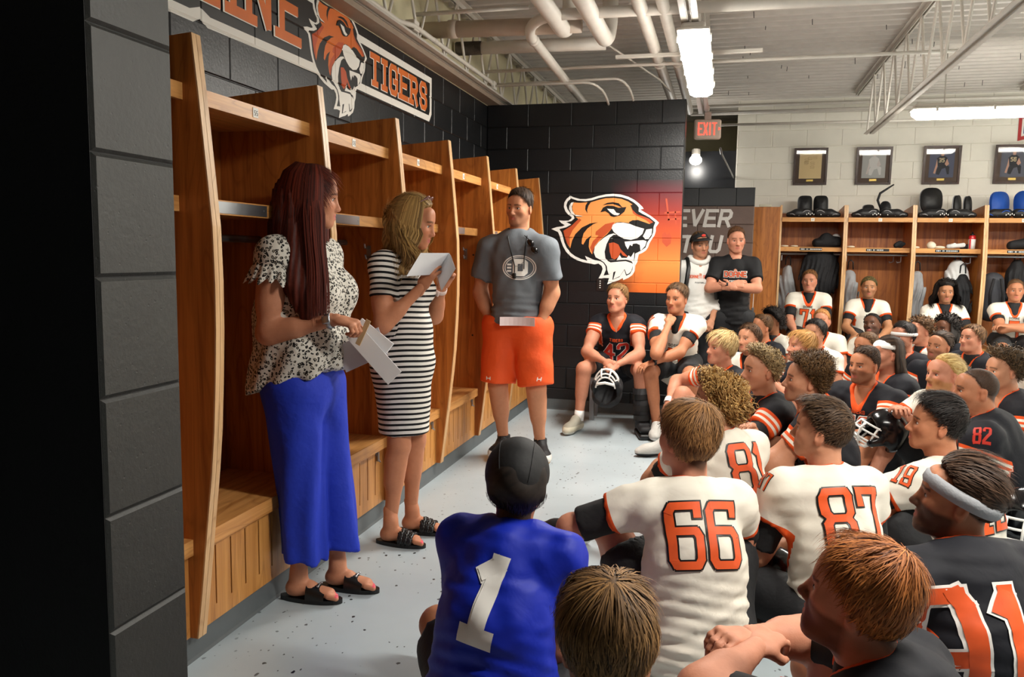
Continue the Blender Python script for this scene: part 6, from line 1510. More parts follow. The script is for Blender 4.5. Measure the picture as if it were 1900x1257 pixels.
for g_ in (-1, 1):
    c = J['N'] + J['r'] * g_ * .115; fwv = J['fw']
    MB().tube([c + UP * .005 - fwv * .05, c + UP * .02 + fwv * .03, c - UP * .06 + fwv * .105, c - UP * .20 + J['r'] * g_ * .02 + fwv * .135, c - UP * .36 + J['r'] * g_ * .05 + fwv * .10], .020, 8).build('backpack_strap', M_BLK, r4s, True)
c = J['N'] - J['fw'] * .20 - UP * .22; fl = Field([rc(c + UP * .14, c - UP * .16, .15, .16, .05, (J['fw'], 1.9))], .014); V, F = fl.mesh()
tag(meshobj('backpack', V, F, M_PANTK, None, None, True), 'dark backpack worn by the person in white hoodie', 'backpack')
qs = []; x = -.105
for ch_ in 'DOANE TIGERS'.replace(' ', ''):
    qs += stroke_quads(ch_, x, 0, .013 if ch_ != 'I' else .004, .026, .005, .0025, 0, .012); x += .0185
bodydecal('chest_print', r4s, h4s, J['N'] - UP * .16, -J['r'], UP, -J['fw'], qs, M_NUM, .004)
qs = []; x = -.05
for ch_ in 'FOOTBALL': qs += stroke_quads(ch_, x, 0, .007, .011, .0028, .0014, 0, .012); x += .0135
bodydecal('chest_print', r4s, h4s, J['N'] - UP * .21, -J['r'], UP, -J['fw'], qs, M_BKP, .004)
J = pose_stand(A3(.088, 7.95, 1.624), 184, .92, b=.94, ER=(-.145, 7.80, 1.17), WR=(.08, 7.70, 1.215), EL=(.30, 7.79, 1.18), WL=(.06, 7.69, 1.185))
r5s, h5s, m5s = person(J, (189, -3, 0), 'person in black lettered tee with crossed arms, before the brown corridor wall', 'K', ('short', ((52, 32, 20), (126, 86, 56)), dict(top=.020, side=.004, back=.006)), PINK, .94, 1, .66, 0, group=GS, hemz=.84, shorts=M_PANTK, longpants=.95, hand={'R': dict(curl=.35, n=(0, .8, -.4), d=(1, .15, .1)), 'L': dict(curl=.35, n=(0, .8, .3), d=(-1, .2, .15))}, shoes=((30, 30, 32), (200, 200, 198)))
cuff(r5s, J, 'R', 'watch', M_BLK, .80, .022, .037, ((0, -1, .3), M_BLK))
for m_, t_, off in ((M_WHT, .020, .003), (M_BKP, .013, .0042), (M_NUM, .0085, .0054)):
    qs = []; x = -.098
    for ch_ in 'DOANE': qs += stroke_quads(ch_, x, 0, .028, .045, t_, t_ / 2, 0, .016); x += .042
    bodydecal('chest_print', r5s, h5s, J['N'] - UP * .185 - J['r'] * .0, -J['r'], UP, -J['fw'], qs, m_, off)
qs = []; x = -.055
for ch_ in 'FOOTBALL': qs += stroke_quads(ch_, x, 0, .009, .014, .0035, .0017, 0, .012); x += .0155
bodydecal('chest_print', r5s, h5s, J['N'] - UP * .235, -J['r'], UP, -J['fw'], qs, M_WHT, .004)
# ------------------------------------------------------------------ the three speakers
GP = 'people standing in front of the left lockers'
def foot_prims(heel, d, s=1.0, z0=.02):
    d = unit(d); sd = np.cross(d, UP); P = lambda a, b, c: heel + (d * a + sd * b + UP * c) * s + UP * z0
    q = [rc(P(.025, 0, .03), P(.10, 0, .038), .031 * s, .030 * s, .02), rc(P(.10, 0, .036), P(.175, 0, .020), .031 * s, .034 * s, .02, (UP, 1.7)), rc(P(.045, 0, .04), P(.05, 0, .10), .034 * s, .032 * s, .03)]
    for i in range(5):
        b = (.028, .011, -.004, -.018, -.030)[i]; a = (.19, .19, .186, .178, .168)[i]; L = (.036, .034, .030, .025, .020)[i]; r = (.0125, .0088, .0084, .008, .0078)[i]
        q.append(rc(P(a, b, .016), P(a + L, b, .010), r * s, r * .9 * s, .004))
    return q
def sandal(root, heel, d, s=1.0, flip=1, braid=False):
    d = unit(d); sd = np.cross(d, UP); out = []
    for i in range(28):
        t = 2 * PI * i / 28; a = .115 + .135 * -math.cos(t); wd = .036 + .010 * (a / .25); b = math.sin(t) * wd
        out.append((a, b))
    fn = lambda a, b, c: tuple(heel + d * a * s + sd * b * s + UP * c)
    o = empty('sandal', tuple(heel)); o.parent = root; o.location = Vector(heel) - root.location
    so = MB().prism(out, .001, .019, fn).build('sole', M_BLK, root, False); bpy.data.objects.remove(o)
    so.name = 'sandal'
    v, f = [], []; n = 13
    for i in range(n):
        t = PI * i / (n - 1)
        for a in (.105, .13, .16, .185):
            b = -math.cos(t) * .044; c = .019 + math.sin(t) ** .8 * (.068 - (a - .105) * .40); v.append(fn(a, b, c))
    for i in range(n - 1):
        for j in range(3): q = i * 4 + j; f.append((q, q + 1, q + 5, q + 4))
    if not braid:
        meshobj('strap', v, f, mat('black_leather', (18, 18, 19), .35), so, None, True)
        c = A3(*fn(.152, 0, .073)); MB().tube([c - sd * .018, c - sd * .006 + UP * .004, c + sd * .006, c + sd * .018], .0035, 6).ell(c - sd * .02, (.006, .006, .004), 8).ell(c + sd * .02, (.006, .006, .004), 8).build('buckle', M_PLATE, so, True)
    else:
        mb = MB()
        for ph in (0, 2.1, 4.2):
            for a0 in (.128, .152, .176):
                mb.tube([fn(a0 + .010 * math.sin(i * 1.3 + ph), -math.cos(PI * i / 14) * .044, .022 + math.sin(PI * i / 14) ** .8 * (.058 - (a0 - .125) * .35) + .005 * math.cos(i * 2.6 + ph)) for i in range(15)], .0075, 7)
        mb.build('strap', mat('black_leather', (18, 18, 19), .35), so, True)
def speaker(J, head, label, hair, tone, b, feet, nails, hand=None, hs=1.0, jw=.92):
    """woman: skin mesh (body, head, hands, feet), eyes, hair base; clothing is added by the caller"""
    H, P, N, Mm, fw, r = J['H'], J['P'], J['N'], J['M'], J['fw'], J['r']; u = unit(N - Mm)
    root = empty('person', (P[0], P[1], 0), label, 'person', GP); M = head_frame(*head)
    ps = [rc(P, Mm, .11, .10, .05, (fw, 1.2)), rc(Mm, N - u * .12, .10, .11, .05, (fw, 1.3)), rc(J['SR'], J['SL'], .040, .040, .05), rc(N - u * .08, N - u * .01, .07, .045, .04)]
    for k in 'RL':
        S, E, W = J['S' + k], J['E' + k], J['W' + k]; hp, kn, an = J['hip' + k], J['K' + k], J['A' + k]
        ps += [rc(S, E, .050 * b, .040 * b, .03), rc(S + (E - S) * .3, S + (E - S) * .6, .050 * b, .046 * b, .04), rc(E, W, .038 * b, .0245, .02), rc(E + (W - E) * .1, E + (W - E) * .4, .040 * b, .036 * b, .03)]
        ps += [rc(hp, kn, .09 * b, .060 * b, .05), rc(kn, an, .052 * b ** .5, .032, .03), rc(kn + (an - kn) * .2 - fw * .014, kn + (an - kn) * .45 - fw * .014, .050 * b ** .5, .042 * b ** .5, .04)]
    V, F = Field(ps, .0105).mesh(); Vs, Fs, off = [V], [F], len(V); cols = [np.tile(C3(*tone), (len(V), 1))]
    for k in 'RL':
        an = J['A' + k]; V, F = Field(foot_prims(feet[k][0], feet[k][1]) + [rc(feet[k][0] + unit(feet[k][1]) * .05 + UP * .11, an + UP * .06, .034, .035, .02)], .005).mesh(); Vs.append(V); Fs.append(F + off); off += len(V); cols.append(np.tile(C3(*tone), (len(V), 1)))
    if nails:
        for k in 'RL':
            d = unit(feet[k][1]); sd = np.cross(d, UP); g_ = 1
            for bb_, aa_ in ((.028, .228), (.011, .225), (-.004, .218), (-.018, .204), (-.030, .190)):
                c = feet[k][0] + d * aa_ + sd * bb_ + UP * .040; V = Vs['RL'.index(k) + 1]; m_ = np.linalg.norm(V - c, axis=1) < .0085; cols['RL'.index(k) + 1][m_] = C3(226, 84, 104)
    nb = H - M[:, 1] * .028 - M[:, 2] * .05
    V, F = Field(head_prims(H, M, hs, jw, .96) + [rc(nb, N - u * .05, .044, .050, .03), rc(nb + M[:, 1] * .02 - M[:, 2] * .03, N - u * .03 + fw * .02, .036, .045, .03)], .0046).mesh()
    st = dict(HS['slick']); st.update(cols=hair); cols.append(skin_cols(V, H, M, hs, tone, hair[0], 0, st, (190, 96, 96))); Vs.append(V); Fs.append(F + off); off += len(V)
    for k in 'RL':
        q = (hand or {}).get(k, {}); E, W = J['E' + k], J['W' + k]; d = unit(A3(*q['d'])) if 'd' in q else unit(W - E)
        V, F = Field(hand_prims(W, d, A3(*q.get('n', (0, 0, -1))), q.get('th', 1 if k == 'L' else -1), q.get('curl', .4), .94, q.get('spread', .2), q.get('tc', .5)), .0044).mesh(); Vs.append(V); Fs.append(F + off); off += len(V); cols.append(np.tile(C3(*tone), (len(V), 1)))
    meshobj('body', np.concatenate(Vs), np.concatenate(Fs), M_SKIN, root, None, True, {'Col': np.concatenate(cols)})
    for gs in (-1, 1):
        mb = MB(); Mt = Matrix(M.tolist()); c = H + M @ (A3(gs * .032, .0735, 0) * hs); mb.ell(c, (.0150, .0125, .0096), 12, 0, Mt); mb.ell(c + M @ A3(0, .0096, .0008), (.0062, .0040, .0064), 10, 1, Mt); mb.build('eye', [M_EYEW, M_IRIS], root, True)
        MB().tube([H + M @ A3(gs * (.018 + .007 * i), .089 - .0022 * i * i * .4 + (.001 if i < 3 else 0), .0085 - .0012 * (i - 2) ** 2 * .6) for i in range(5)], .0016, 5).build('eyelash', M_LASH, root)
    return root, M
def cloth(name, root, q, h, m, wr, attrs=None, clipw=None):
    fl = Field(q, h)
    for w_ in wr: fl.disp(w_, .04)
    V, F = fl.mesh(); o = meshobj(name, V, F, m, root, None, True, attrs(V) if attrs else None)
    return o, (BVHTree.FromPolygons([Vector(p) for p in V], F.tolist()), V)
# --- red haired woman
fw = unit(A3(.985, .17, 0)); r = A3(fw[1], -fw[0], 0)
J = dict(H=A3(-1.640, 2.97, 1.682), N=A3(-1.685, 2.972, 1.525), P=A3(-1.70, 2.98, .93), M=A3(-1.70, 2.975, 1.22), fw=fw, r=r, SR=A3(-1.725, 2.825, 1.445), SL=A3(-1.675, 3.12, 1.445), ER=A3(-1.745, 2.79, 1.14), WR=A3(-1.455, 2.815, 1.205), EL=A3(-1.70, 3.18, 1.15), WL=A3(-1.49, 3.00, 1.075), hipR=A3(-1.70, 2.88, .90), hipL=A3(-1.68, 3.07, .90), KR=A3(-1.675, 2.90, .51), KL=A3(-1.63, 3.05, .51), AR=A3(-1.685, 2.905, .11), AL=A3(-1.585, 3.055, .11))
ft = {'R': (A3(-1.735, 2.895, 0), unit(A3(1, .10, 0))), 'L': (A3(-1.63, 3.045, 0), unit(A3(1, .05, 0)))}
REDH = ((44, 16, 12), (122, 50, 34))
rS1, mS1 = speaker(J, (-64, -4, 0), 'long red haired person in leopard print blouse and blue trousers holding envelopes', REDH, (200, 138, 106), 1.12, ft, True, {'R': dict(curl=.75, n=(.1, .25, -1), d=(.93, .1, -.2)), 'L': dict(curl=.55, n=(.1, -.3, 1), d=(.95, -.1, -.15), tc=.9)})
JS1 = J
nrm = unit(A3(.33, 0, -1)); cl = [(A3(-1.93, 3, .865), nrm)]
q = [rc((-1.695, 2.975, 1.41), (-1.705, 2.975, 1.18), .145, .175, .06, ((0, 1, 0), 1.0), cl), rc((-1.705, 2.975, 1.18), (-1.715, 2.975, .90), .18, .212, .06, ((0, 1, 0), 1.02), cl), el((-1.60, 2.90, 1.30), (.115, .10, .11), .05, None, cl), el((-1.595, 3.04, 1.30), (.115, .10, .11), .05, None, cl), el((-1.655, 2.975, 1.06), (.175, .19, .16), .06, None, cl)]
q += [rc(J['SR'], J['SL'], .062, .062, .05), rc(J['N'] - UP * .05, J['SR'], .055, .062, .05), rc(J['N'] - UP * .05, J['SL'], .055, .062, .05)]
for k in 'RL':
    S, E = J['S' + k], J['E' + k]; ax = unit(E - S); e = S + ax * .075; q.append(rc(S, e + ax * .05, .072, .078, .05, None, [(e, ax)]))
q.append(rc(J['N'] + UP * .08 + fw * .03, J['N'] - UP * .03 + fw * .035, .056, .058, .012, None, (), 's'))
def foldY(P): return .007 * np.sin(np.arctan2(P[:, 1] - 2.975, P[:, 0] + 1.70) * 11 + 3 * np.sin(P[:, 2] * 9)) * np.clip((1.35 - P[:, 2]) * 3, 0, 1)
blo, hS1 = cloth('blouse', rS1, q, .0088, M_LEO, [wrinkle(5, .005, 24), foldY])
for k, gsd in (('R', 1), ('L', -1)):
    S, E = J['S' + k], J['E' + k]; ax = unit(E - S); c = S + ax * .06; x_ = unit(np.cross(ax, fw)); y_ = np.cross(ax, x_); v, f = [], []
    n = 96
    for i in range(n):
        a = 2 * PI * i / n; wv = math.sin(a * 15) + .5 * math.sin(a * 7 + 1)
        for j, (hh, rr, am) in enumerate(((-.035, .076, 0), (-.01, .086, .003), (.02, .094, .007), (.045, .099, .011))): v.append(c + ax * (hh + .004 * wv * j) + (x_ * math.cos(a) + y_ * math.sin(a)) * (rr + am * wv))
    for i in range(n):
        for j in range(3): a, b_ = i * 4 + j, ((i + 1) % n) * 4 + j; f.append((a, b_, b_ + 1, a + 1))
    meshobj('sleeve_ruffle', v, f, M_LEO, blo, None, True)
q = [el((-1.695, 2.975, .90), (.155, .185, .15), .06)]
for k in 'RL':
    hp = J['hip' + k]; an = J['A' + k]; e = A3(an[0] + .02, an[1], .185 if k == 'R' else .20); a2 = A3(0, 0, -1)
    q.append(rc(hp + A3(.01, 0, 0), e - UP * .08, .118, .084, .04, None, [(e, unit(A3(-.12, 0, -1)))]))
def foldP(P): return .008 * np.sin(np.arctan2(P[:, 1] - 2.975, P[:, 0] + 1.66) * 9 + 2.0 * np.sin(P[:, 2] * 5)) * np.clip((.9 - P[:, 2]) * 2, 0, 1)
cloth('trousers', rS1, q, .0105, M_PANTB, [wrinkle(8, .006, 17, (1, 1, .6)), foldP])
for k in 'RL': sandal(rS1, ft[k][0] - unit(ft[k][1]) * .012, ft[k][1], 1.02)
make_hair(J['H'], mS1, 1.0, dict(top=.022, side=.020, back=.022, len=.09, lift=.05, mess=.10, cols=REDH, line=[58, 54, 22, -14, -40, -50, -60, -60], soft=6, lump=.2, wm=.7), np.random.default_rng(2), rS1, 2500)
# hair bulk behind and over the near shoulder, then strands
hb = [el(J['H'] + A3(-.03, 0, .02), (.105, .098, .11), .03), rc(J['H'] + A3(-.055, -.01, -.02), A3(-1.755, 2.94, 1.38), .104, .090, .05), rc(J['H'] + A3(-.03, -.045, -.05), A3(-1.63, 2.83, 1.34), .078, .060, .05), rc(A3(-1.63, 2.83, 1.34), A3(-1.575, 2.795, 1.21), .058, .028, .05, ((0, 1, 0), 1.5)), rc(A3(-1.755, 2.94, 1.38), A3(-1.80, 2.93, 1.26), .085, .04, .04), rc(J['H'] + A3(-.03, .05, -.06), A3(-1.62, 3.07, 1.26), .055, .03, .05),
      el(J['H'] + A3(.095, .05, -.03), (.080, .10, .085), .03, None, (), 's')]
def striate(P): return .0035 * np.sin(np.arctan2(P[:, 1] - 2.97, P[:, 0] + 1.70) * 46 + 3 * np.sin(P[:, 2] * 7)) + .005 * np.sin(np.arctan2(P[:, 1] - 2.97, P[:, 0] + 1.70) * 17 + 5 * P[:, 2])
cloth('hair_mass', rS1, hb, .0078, _hair(*REDH), [striate], lambda V: {'hv': np.clip(.35 + .25 * np.sin(np.arctan2(V[:, 1] - 2.97, V[:, 0] + 1.70) * 60), 0, 1)})
def dS1(a): return A3(.065, -.085, 0) if 0 < a < 100 else A3(.04, .02, 0) if -85 < a <= 0 else A3(-.055, -.02, 0)
longhair(rS1, J['H'], mS1, 1.0, REDH, lambda a: 1.22 if 0 < a < 100 else 1.30 if abs(a) < 100 else 1.26, dS1, 2500, .004, .0060, (58, 302), lift=.034, seed=4)
cuff(rS1, J, 'R', 'watch', M_PLATE, .90, .020, .031, ((0, -1, .2), M_PLATE))
for i, (tt, m_) in enumerate(((.86, mat('teal_beads', (128, 178, 170), .3)), (.92, mat('pearl_beads', (226, 218, 200), .25)), (.97, M_PLATE))):
    E, W = J['EL'], J['WL']; d = unit(W - E); c = E + (W - E) * tt; x_ = unit(np.cross(d, UP)); y_ = np.cross(d, x_); mb = MB()
    for j in range(16): mb.ell(c + (x_ * math.cos(j * PI / 8) + y_ * math.sin(j * PI / 8)) * .031, (.0062,) * 3, 8)
    mb.build('bracelet', m_, rS1, True)
# envelopes in her hands
def card(name, c, ux, uy, w, h, label, m, thick=.0015, bend=0., n=8, cat='paper', fold=None):
    ux, uy = unit(ux), unit(A3(*uy) - unit(ux) * (A3(*uy) @ unit(ux))); nz = np.cross(ux, uy); v, f = [], []
    for i in range(n + 1):
        s_ = (i / n - .5) * w; off = bend * (s_ / w * 2) ** 2 + (abs(s_ / w - fold[0]) * fold[1] if fold else 0)
        for j in (0, 1):
            p = A3(*c) + ux * s_ + uy * (j - .5) * h + nz * off; v += [p, p + nz * thick]
    for i in range(n):
        a = i * 4; f += [(a, a + 4, a + 6, a + 2), (a + 1, a + 3, a + 7, a + 5), (a, a + 1, a + 5, a + 4), (a + 2, a + 6, a + 7, a + 3)]
    f += [(0, 2, 3, 1), (4 * n, 4 * n + 1, 4 * n + 3, 4 * n + 2)]
    return tag(meshobj(name, v, f, m, None, None, False), label, cat)
M_PAPER = mat('white_paper', (232, 232, 234), .7); M_ENV = mat('envelope_paper', (206, 208, 218), .7); M_STICK = mat('wood_stick', (206, 176, 132), .6)
card('envelope', (-1.40, 2.925, 1.075), (.86, .0, .40), (-.25, .15, .95), .20, .115, 'pale envelope held lowest, pointing up to the right', M_ENV, .002)
card('envelope', (-1.335, 2.90, 1.06), (.72, -.05, -.69), (.62, .15, .72), .25, .075, 'white envelope held tilting down to the right', M_PAPER, .004)
card('envelope', (-1.355, 2.93, 1.125), (.80, -.05, -.55), (.4, .2, .8), .17, .07, 'stack of folded papers topmost in the red haired woman\'s hand', M_PAPER, .010)
tag(MB().rbox((-1.372, 2.845, 1.10), (-1.350, 2.849, 1.21), .003, M=Matrix.Translation((-1.36, 2.85, 1.15)) @ Matrix.Rotation(.45, 4, 'Y') @ Matrix.Translation((1.36, -2.85, -1.15))).build('wooden_stick', M_STICK), 'flat wooden stick held above the envelopes', 'stick')

# --- blonde woman in striped dress
fw = unit(A3(.97, .22, 0)); r = A3(fw[1], -fw[0], 0)
J = dict(H=A3(-1.490, 3.70, 1.612), N=A3(-1.548, 3.705, 1.46), P=A3(-1.555, 3.71, .97), M=A3(-1.56, 3.705, 1.20), fw=fw, r=r, SR=A3(-1.60, 3.57, 1.405), SL=A3(-1.545, 3.845, 1.405), ER=A3(-1.575, 3.50, 1.115), WR=A3(-1.40, 3.58, 1.305), EL=A3(-1.455, 3.90, 1.135), WL=A3(-1.375, 3.79, 1.305), hipR=A3(-1.555, 3.655, .92), hipL=A3(-1.54, 3.765, .92), KR=A3(-1.545, 3.645, .50), KL=A3(-1.52, 3.79, .50), AR=A3(-1.585, 3.625, .11), AL=A3(-1.545, 3.80, .11))
ft = {'R': (A3(-1.625, 3.61, 0), unit(A3(1, .0, 0))), 'L': (A3(-1.585, 3.795, 0), unit(A3(1, .08, 0)))}
BLH = ((88, 60, 32), (212, 172, 106))
rS2, mS2 = speaker(J, (-84, -12, 0), 'blonde person in black and white striped dress speaking and holding a sheet', BLH, (194, 130, 96), .94, ft, True, {'R': dict(curl=.28, n=(.3, .9, .1), d=(.45, .12, .85), tc=.6), 'L': dict(curl=.45, n=(.2, -.9, .2), d=(.5, -.1, .8), tc=.8)})
cd = [(A3(0, 0, .56), -UP)]
q = [rc((-1.555, 3.705, 1.36), (-1.565, 3.705, 1.17), .118, .112, .05, ((1, 0, 0), 1.08)), rc((-1.565, 3.705, 1.17), (-1.56, 3.71, .93), .118, .158, .06, ((1, 0, 0), 1.0)), rc((-1.555, 3.71, .93), (-1.545, 3.715, .52), .160, .132, .05, ((1, 0, 0), 1.06), cd), el((-1.49, 3.64, 1.28), (.085, .075, .08), .05), el((-1.485, 3.76, 1.28), (.085, .075, .08), .05), el((-1.53, 3.705, 1.08), (.13, .14, .14), .05)]
q += [rc(J['SR'], J['SL'], .054, .054, .05), rc(J['N'] - UP * .05, J['SR'], .045, .055, .05), rc(J['N'] - UP * .05, J['SL'], .045, .055, .05)]
ends = []
for k in 'RL':
    S, E = J['S' + k], J['E' + k]; ax = unit(E - S); e = S + ax * .155; q.append(rc(S, e + ax * .05, .058, .060, .04, None, [(e, ax)])); ends.append((S, ax))
q.append(rc(J['N'] + UP * .08 + fw * .03, J['N'] - UP * .04 + fw * .04, .062, .066, .012, None, (), 's'))
def htS2(V):
    z = V[:, 2] - .06 * (V[:, 0] + 1.55) + .006 * np.sin(V[:, 0] * 14 + V[:, 1] * 9)
    for S, ax in ends:
        d = (V - S) @ ax; rad = np.linalg.norm(V - S - np.outer(np.clip(d, -.02, .3), ax), axis=1); lat = np.abs(V[:, 1] - 3.705); m_ = np.clip((lat - .105) / .012, 0, 1) * (rad < .085)
        z = np.where(m_ > .5, 1.405 - d, z)
    return {'ht': z}
cloth('dress', rS2, q, .0088, M_STRIPE, [wrinkle(15, .003, 26)], htS2)
for k in 'RL': sandal(rS2, ft[k][0] - unit(ft[k][1]) * .012, ft[k][1], 1.0, 1, True)
make_hair(J['H'], mS2, 1.0, dict(top=.024, side=.022, back=.026, len=.09, lift=.08, mess=.15, cols=BLH, line=[38, 34, 12, -10, -34, -48, -60, -60], soft=6, lump=.3, wm=.7, flow='back'), np.random.default_rng(12), rS2, 2500)
cloth('hair_mass', rS2, [el(J['H'] + A3(-.03, 0, .01), (.100, .094, .105), .03), rc(J['H'] + A3(-.055, 0, -.03), A3(-1.575, 3.70, 1.42), .095, .07, .05), rc(J['H'] + A3(-.03, -.05, -.05), A3(-1.52, 3.62, 1.38), .055, .03, .04), rc(J['H'] + A3(-.02, .05, -.05), A3(-1.48, 3.78, 1.36), .05, .03, .04), el(J['H'] + A3(.10, .02, -.035), (.088, .10, .09), .03, None, (), 's')], .007, _hair(*BLH), [lambda P: .012 * np.sin(P[:, 2] * 55 + np.arctan2(P[:, 1] - 3.7, P[:, 0] + 1.53) * 6) + .003 * np.sin(np.arctan2(P[:, 1] - 3.7, P[:, 0] + 1.53) * 40)], lambda V: {'hv': np.clip(.45 + .3 * np.sin(np.arctan2(V[:, 1] - 3.7, V[:, 0] + 1.53) * 34 + V[:, 2] * 20), 0, 1)})
longhair(rS2, J['H'], mS2, 1.0, BLH, lambda a: 1.36 if abs(a) < 110 else 1.40, lambda a: A3(.02, -.02, 0) if a > 0 else A3(.03, .03, 0), 2100, .034, .0054, (48, 312), lift=.032, seed=14)
cuff(rS2, J, 'L', 'watch', mat('pale_pink_band', (226, 200, 190), .6), .86, .024, .031, ((0, -1, .3), MATS['pale_pink_band']))
gl_ = MB()
for g_ in (-1, 1): gl_.ell(J['H'] + mS2 @ A3(g_ * .034, .048, .132), (.028, .018, .006), 12, 0, Matrix(mS2.tolist()) @ Matrix.Rotation(.9, 3, 'X'))
gl_.tube([J['H'] + mS2 @ A3(x, y, z) for x, y, z in ((-.085, -.05, .03), (-.08, .02, .10), (-.06, .05, .128), (.06, .05, .128), (.08, .02, .10), (.085, -.05, .03))], .003, 6)
tag(gl_.build('sunglasses', mat('tinted_glasses', (120, 84, 80), .15), None, True), 'tinted sunglasses pushed up on the blonde woman\'s hair', 'sunglasses')
card('paper_sheet', (-1.335, 3.655, 1.425), (.80, .25, -.52), (.45, -.05, .85), .165, .125, 'white folded sheet held up by the blonde woman', M_PAPER, .0015, .0, 12, 'paper', (.1, .55))

# --- man in grey tee
KS = lambda p: A3(p[0] * .9646, p[1] * .9646, CAMZ + (p[2] - CAMZ) * .9646)
J = pose_stand(A3(-1.462, 5.66, 1.795), 190, .985, .0, 1.25, SR=(-1.695, 5.68, 1.50), SL=(-1.245, 5.60, 1.50), ER=(-1.775, 5.73, 1.19), WR=(-1.655, 5.62, .945), EL=(-1.205, 5.66, 1.20), WL=(-1.275, 5.56, .945), AR=(-1.565, 5.70, .10), AL=(-1.275, 5.67, .10))
J['N'] = A3(-1.468, 5.675, 1.625); J['M'] = A3(-1.465, 5.66, 1.28); J['hipR'] = A3(-1.58, 5.67, .93); J['hipL'] = A3(-1.35, 5.64, .93); J['KR'] = A3(-1.60, 5.64, .49); J['KL'] = A3(-1.30, 5.61, .49)
for k_ in ('H', 'N', 'M', 'P', 'SR', 'SL', 'ER', 'EL', 'WR', 'WL', 'hipR', 'hipL', 'KR', 'KL', 'AR', 'AL'): J[k_] = KS(J[k_])
J['AR'][2] = J['AL'][2] = .10
r3s, h3s, m3s = person(J, (166, -2, 3), 'tall person in grey tee and orange shorts with hands in pockets', 'G', ('short', ((24, 18, 15), (82, 62, 48)), dict(top=.026, flow='sideL', len=.06, mess=.15, side=.005, back=.006, line=[43, 41, 30, 4, -20, -34, -44, -47])), (196, 136, 102), 1.17, 0, .70, 0, .3, shorts=M_SHORTO, group=GP, hand={'R': None, 'L': None}, hemz=.985, shl=.94, shw=1.12, shoes=((206, 204, 198), (188, 150, 100), (26, 26, 28)), neck=1.15, hs=1.02, base=(-1.40, 5.45, 0))
C_ = J['N'] - UP * .245 + J['r'] * -.02; D_ = -J['fw']; qs = []
for r0, r1_, in ((.118, .109), (.102, .096)):
    for i in range(48):
        a, b_ = 2 * PI * i / 48, 2 * PI * (i + 1) / 48; qs.append([Vector((math.cos(a) * r0, math.sin(a) * r0 * .72)), Vector((math.cos(b_) * r0, math.sin(b_) * r0 * .72)), Vector((math.cos(b_) * r1_, math.sin(b_) * r1_ * .72)), Vector((math.cos(a) * r1_, math.sin(a) * r1_ * .72))])
qs += stroke_quads('D', -.028, -.042, .07, .084, .034, .017, 0, .02)
for i in range(3): qs += [[Vector((-.085, -.03 + .022 * i)), Vector((-.055, -.03 + .022 * i)), Vector((-.055, -.018 + .022 * i)), Vector((-.085, -.018 + .022 * i))]]
bodydecal('chest_logo', r3s, h3s, C_, -J['r'], UP, D_, qs, M_WHT, .004)
cuff(r3s, J, 'R', 'watch', mat('blue_watch', (30, 60, 190), .4), .88, .026, .038, ((-.3, -.9, .3), mat('watch_face', (40, 90, 200), .2)))
def on_chest(x, z, off=.012):
    p = J['N'] + UP * z - J['r'] * x + J['fw'] * .5; h_ = h3s[0].ray_cast(Vector(p), Vector(-J['fw']), 1.0); return (A3(*h_[0]) if h_[0] is not None else p - J['fw'] * .36) + J['fw'] * off
rt = empty('lanyard', tuple(J['N'] - UP * .2 + J['fw'] * .15), 'black cord with whistle round the neck of the man in grey tee', 'lanyard')
MB().tube([J['N'] - J['r'] * .0 + UP * .03 - J['fw'] * .07, J['N'] + J['r'] * .065 + UP * .012] + [on_chest(x, z, .006) for x, z in ((-.066, -.03), (-.05, -.10), (-.03, -.17), (-.012, -.235), (-.012, -.28))], .0035, 6).tube([J['N'] + UP * .03 - J['fw'] * .07, J['N'] - J['r'] * .065 + UP * .012] + [on_chest(x, z, .006) for x, z in ((.068, -.03), (.06, -.10), (.052, -.18), (.052, -.255))], .0035, 6).build('cord', M_BLK, rt)
MB().tube([on_chest(-.012, -.235, .012), on_chest(.02, -.235, .014), on_chest(.05, -.205, .012)], .002, 6).build('cross_cord', M_STEEL, rt)
p = on_chest(-.012, -.30, .016); MB().rbox(tuple(p - A3(.012, .010, .022)), tuple(p + A3(.012, .010, .018)), .006).build('whistle', M_BLK, rt, True)
gl_ = MB()
for x, z in ((.095, -.075), (.125, -.125)): p = on_chest(x, z, .018); gl_.ell(p, (.030, .012, .020), 12, 0, Matrix.Rotation(.7, 3, 'Y'))
gl_.tube([on_chest(.075, -.055, .015), on_chest(.108, -.098, .02), on_chest(.142, -.14, .015)], .004, 6).tube([on_chest(.08, -.05, .014), on_chest(.05, -.025, .01)], .003, 6)
tag(gl_.build('sunglasses', mat('dark_glasses', (22, 18, 18), .12), None, True), 'dark sunglasses hanging from the collar of the grey tee', 'sunglasses')
card('paper_sheet', J['P'] + J['fw'] * .185 + UP * .005 + J['r'] * -.015, -J['r'], (0, 0, 1), .24, .06, 'folded printed papers tucked in the waistband of the orange shorts', mat('printed_paper', (224, 206, 206), .7), .004, .03, 8)
_b = (BVHTree.FromPolygons([Vector(p) for p in LAST['shorts'][0]], LAST['shorts'][1].tolist()), None)
for x_, zz, hh in ((.19, .585, .018), (-.17, .60, .022)):
    o_ = J['P'] + J['r'] * x_; o_ = A3(o_[0], o_[1], zz); qs = stroke_quads('H', -.014, 0, .026, hh, .006, .003, .2 if x_ < 0 else 0, .012)
    bodydecal('shorts_mark', r3s, _b, o_, -J['r'], UP, -J['fw'], qs, M_WHT, .004)
# socks
for k in 'RL':
    an = J['A' + k]; MB().tube([an - UP * .04, an + UP * .055], [.050, .047], 14).build('sock', M_UNDER, r3s, True)
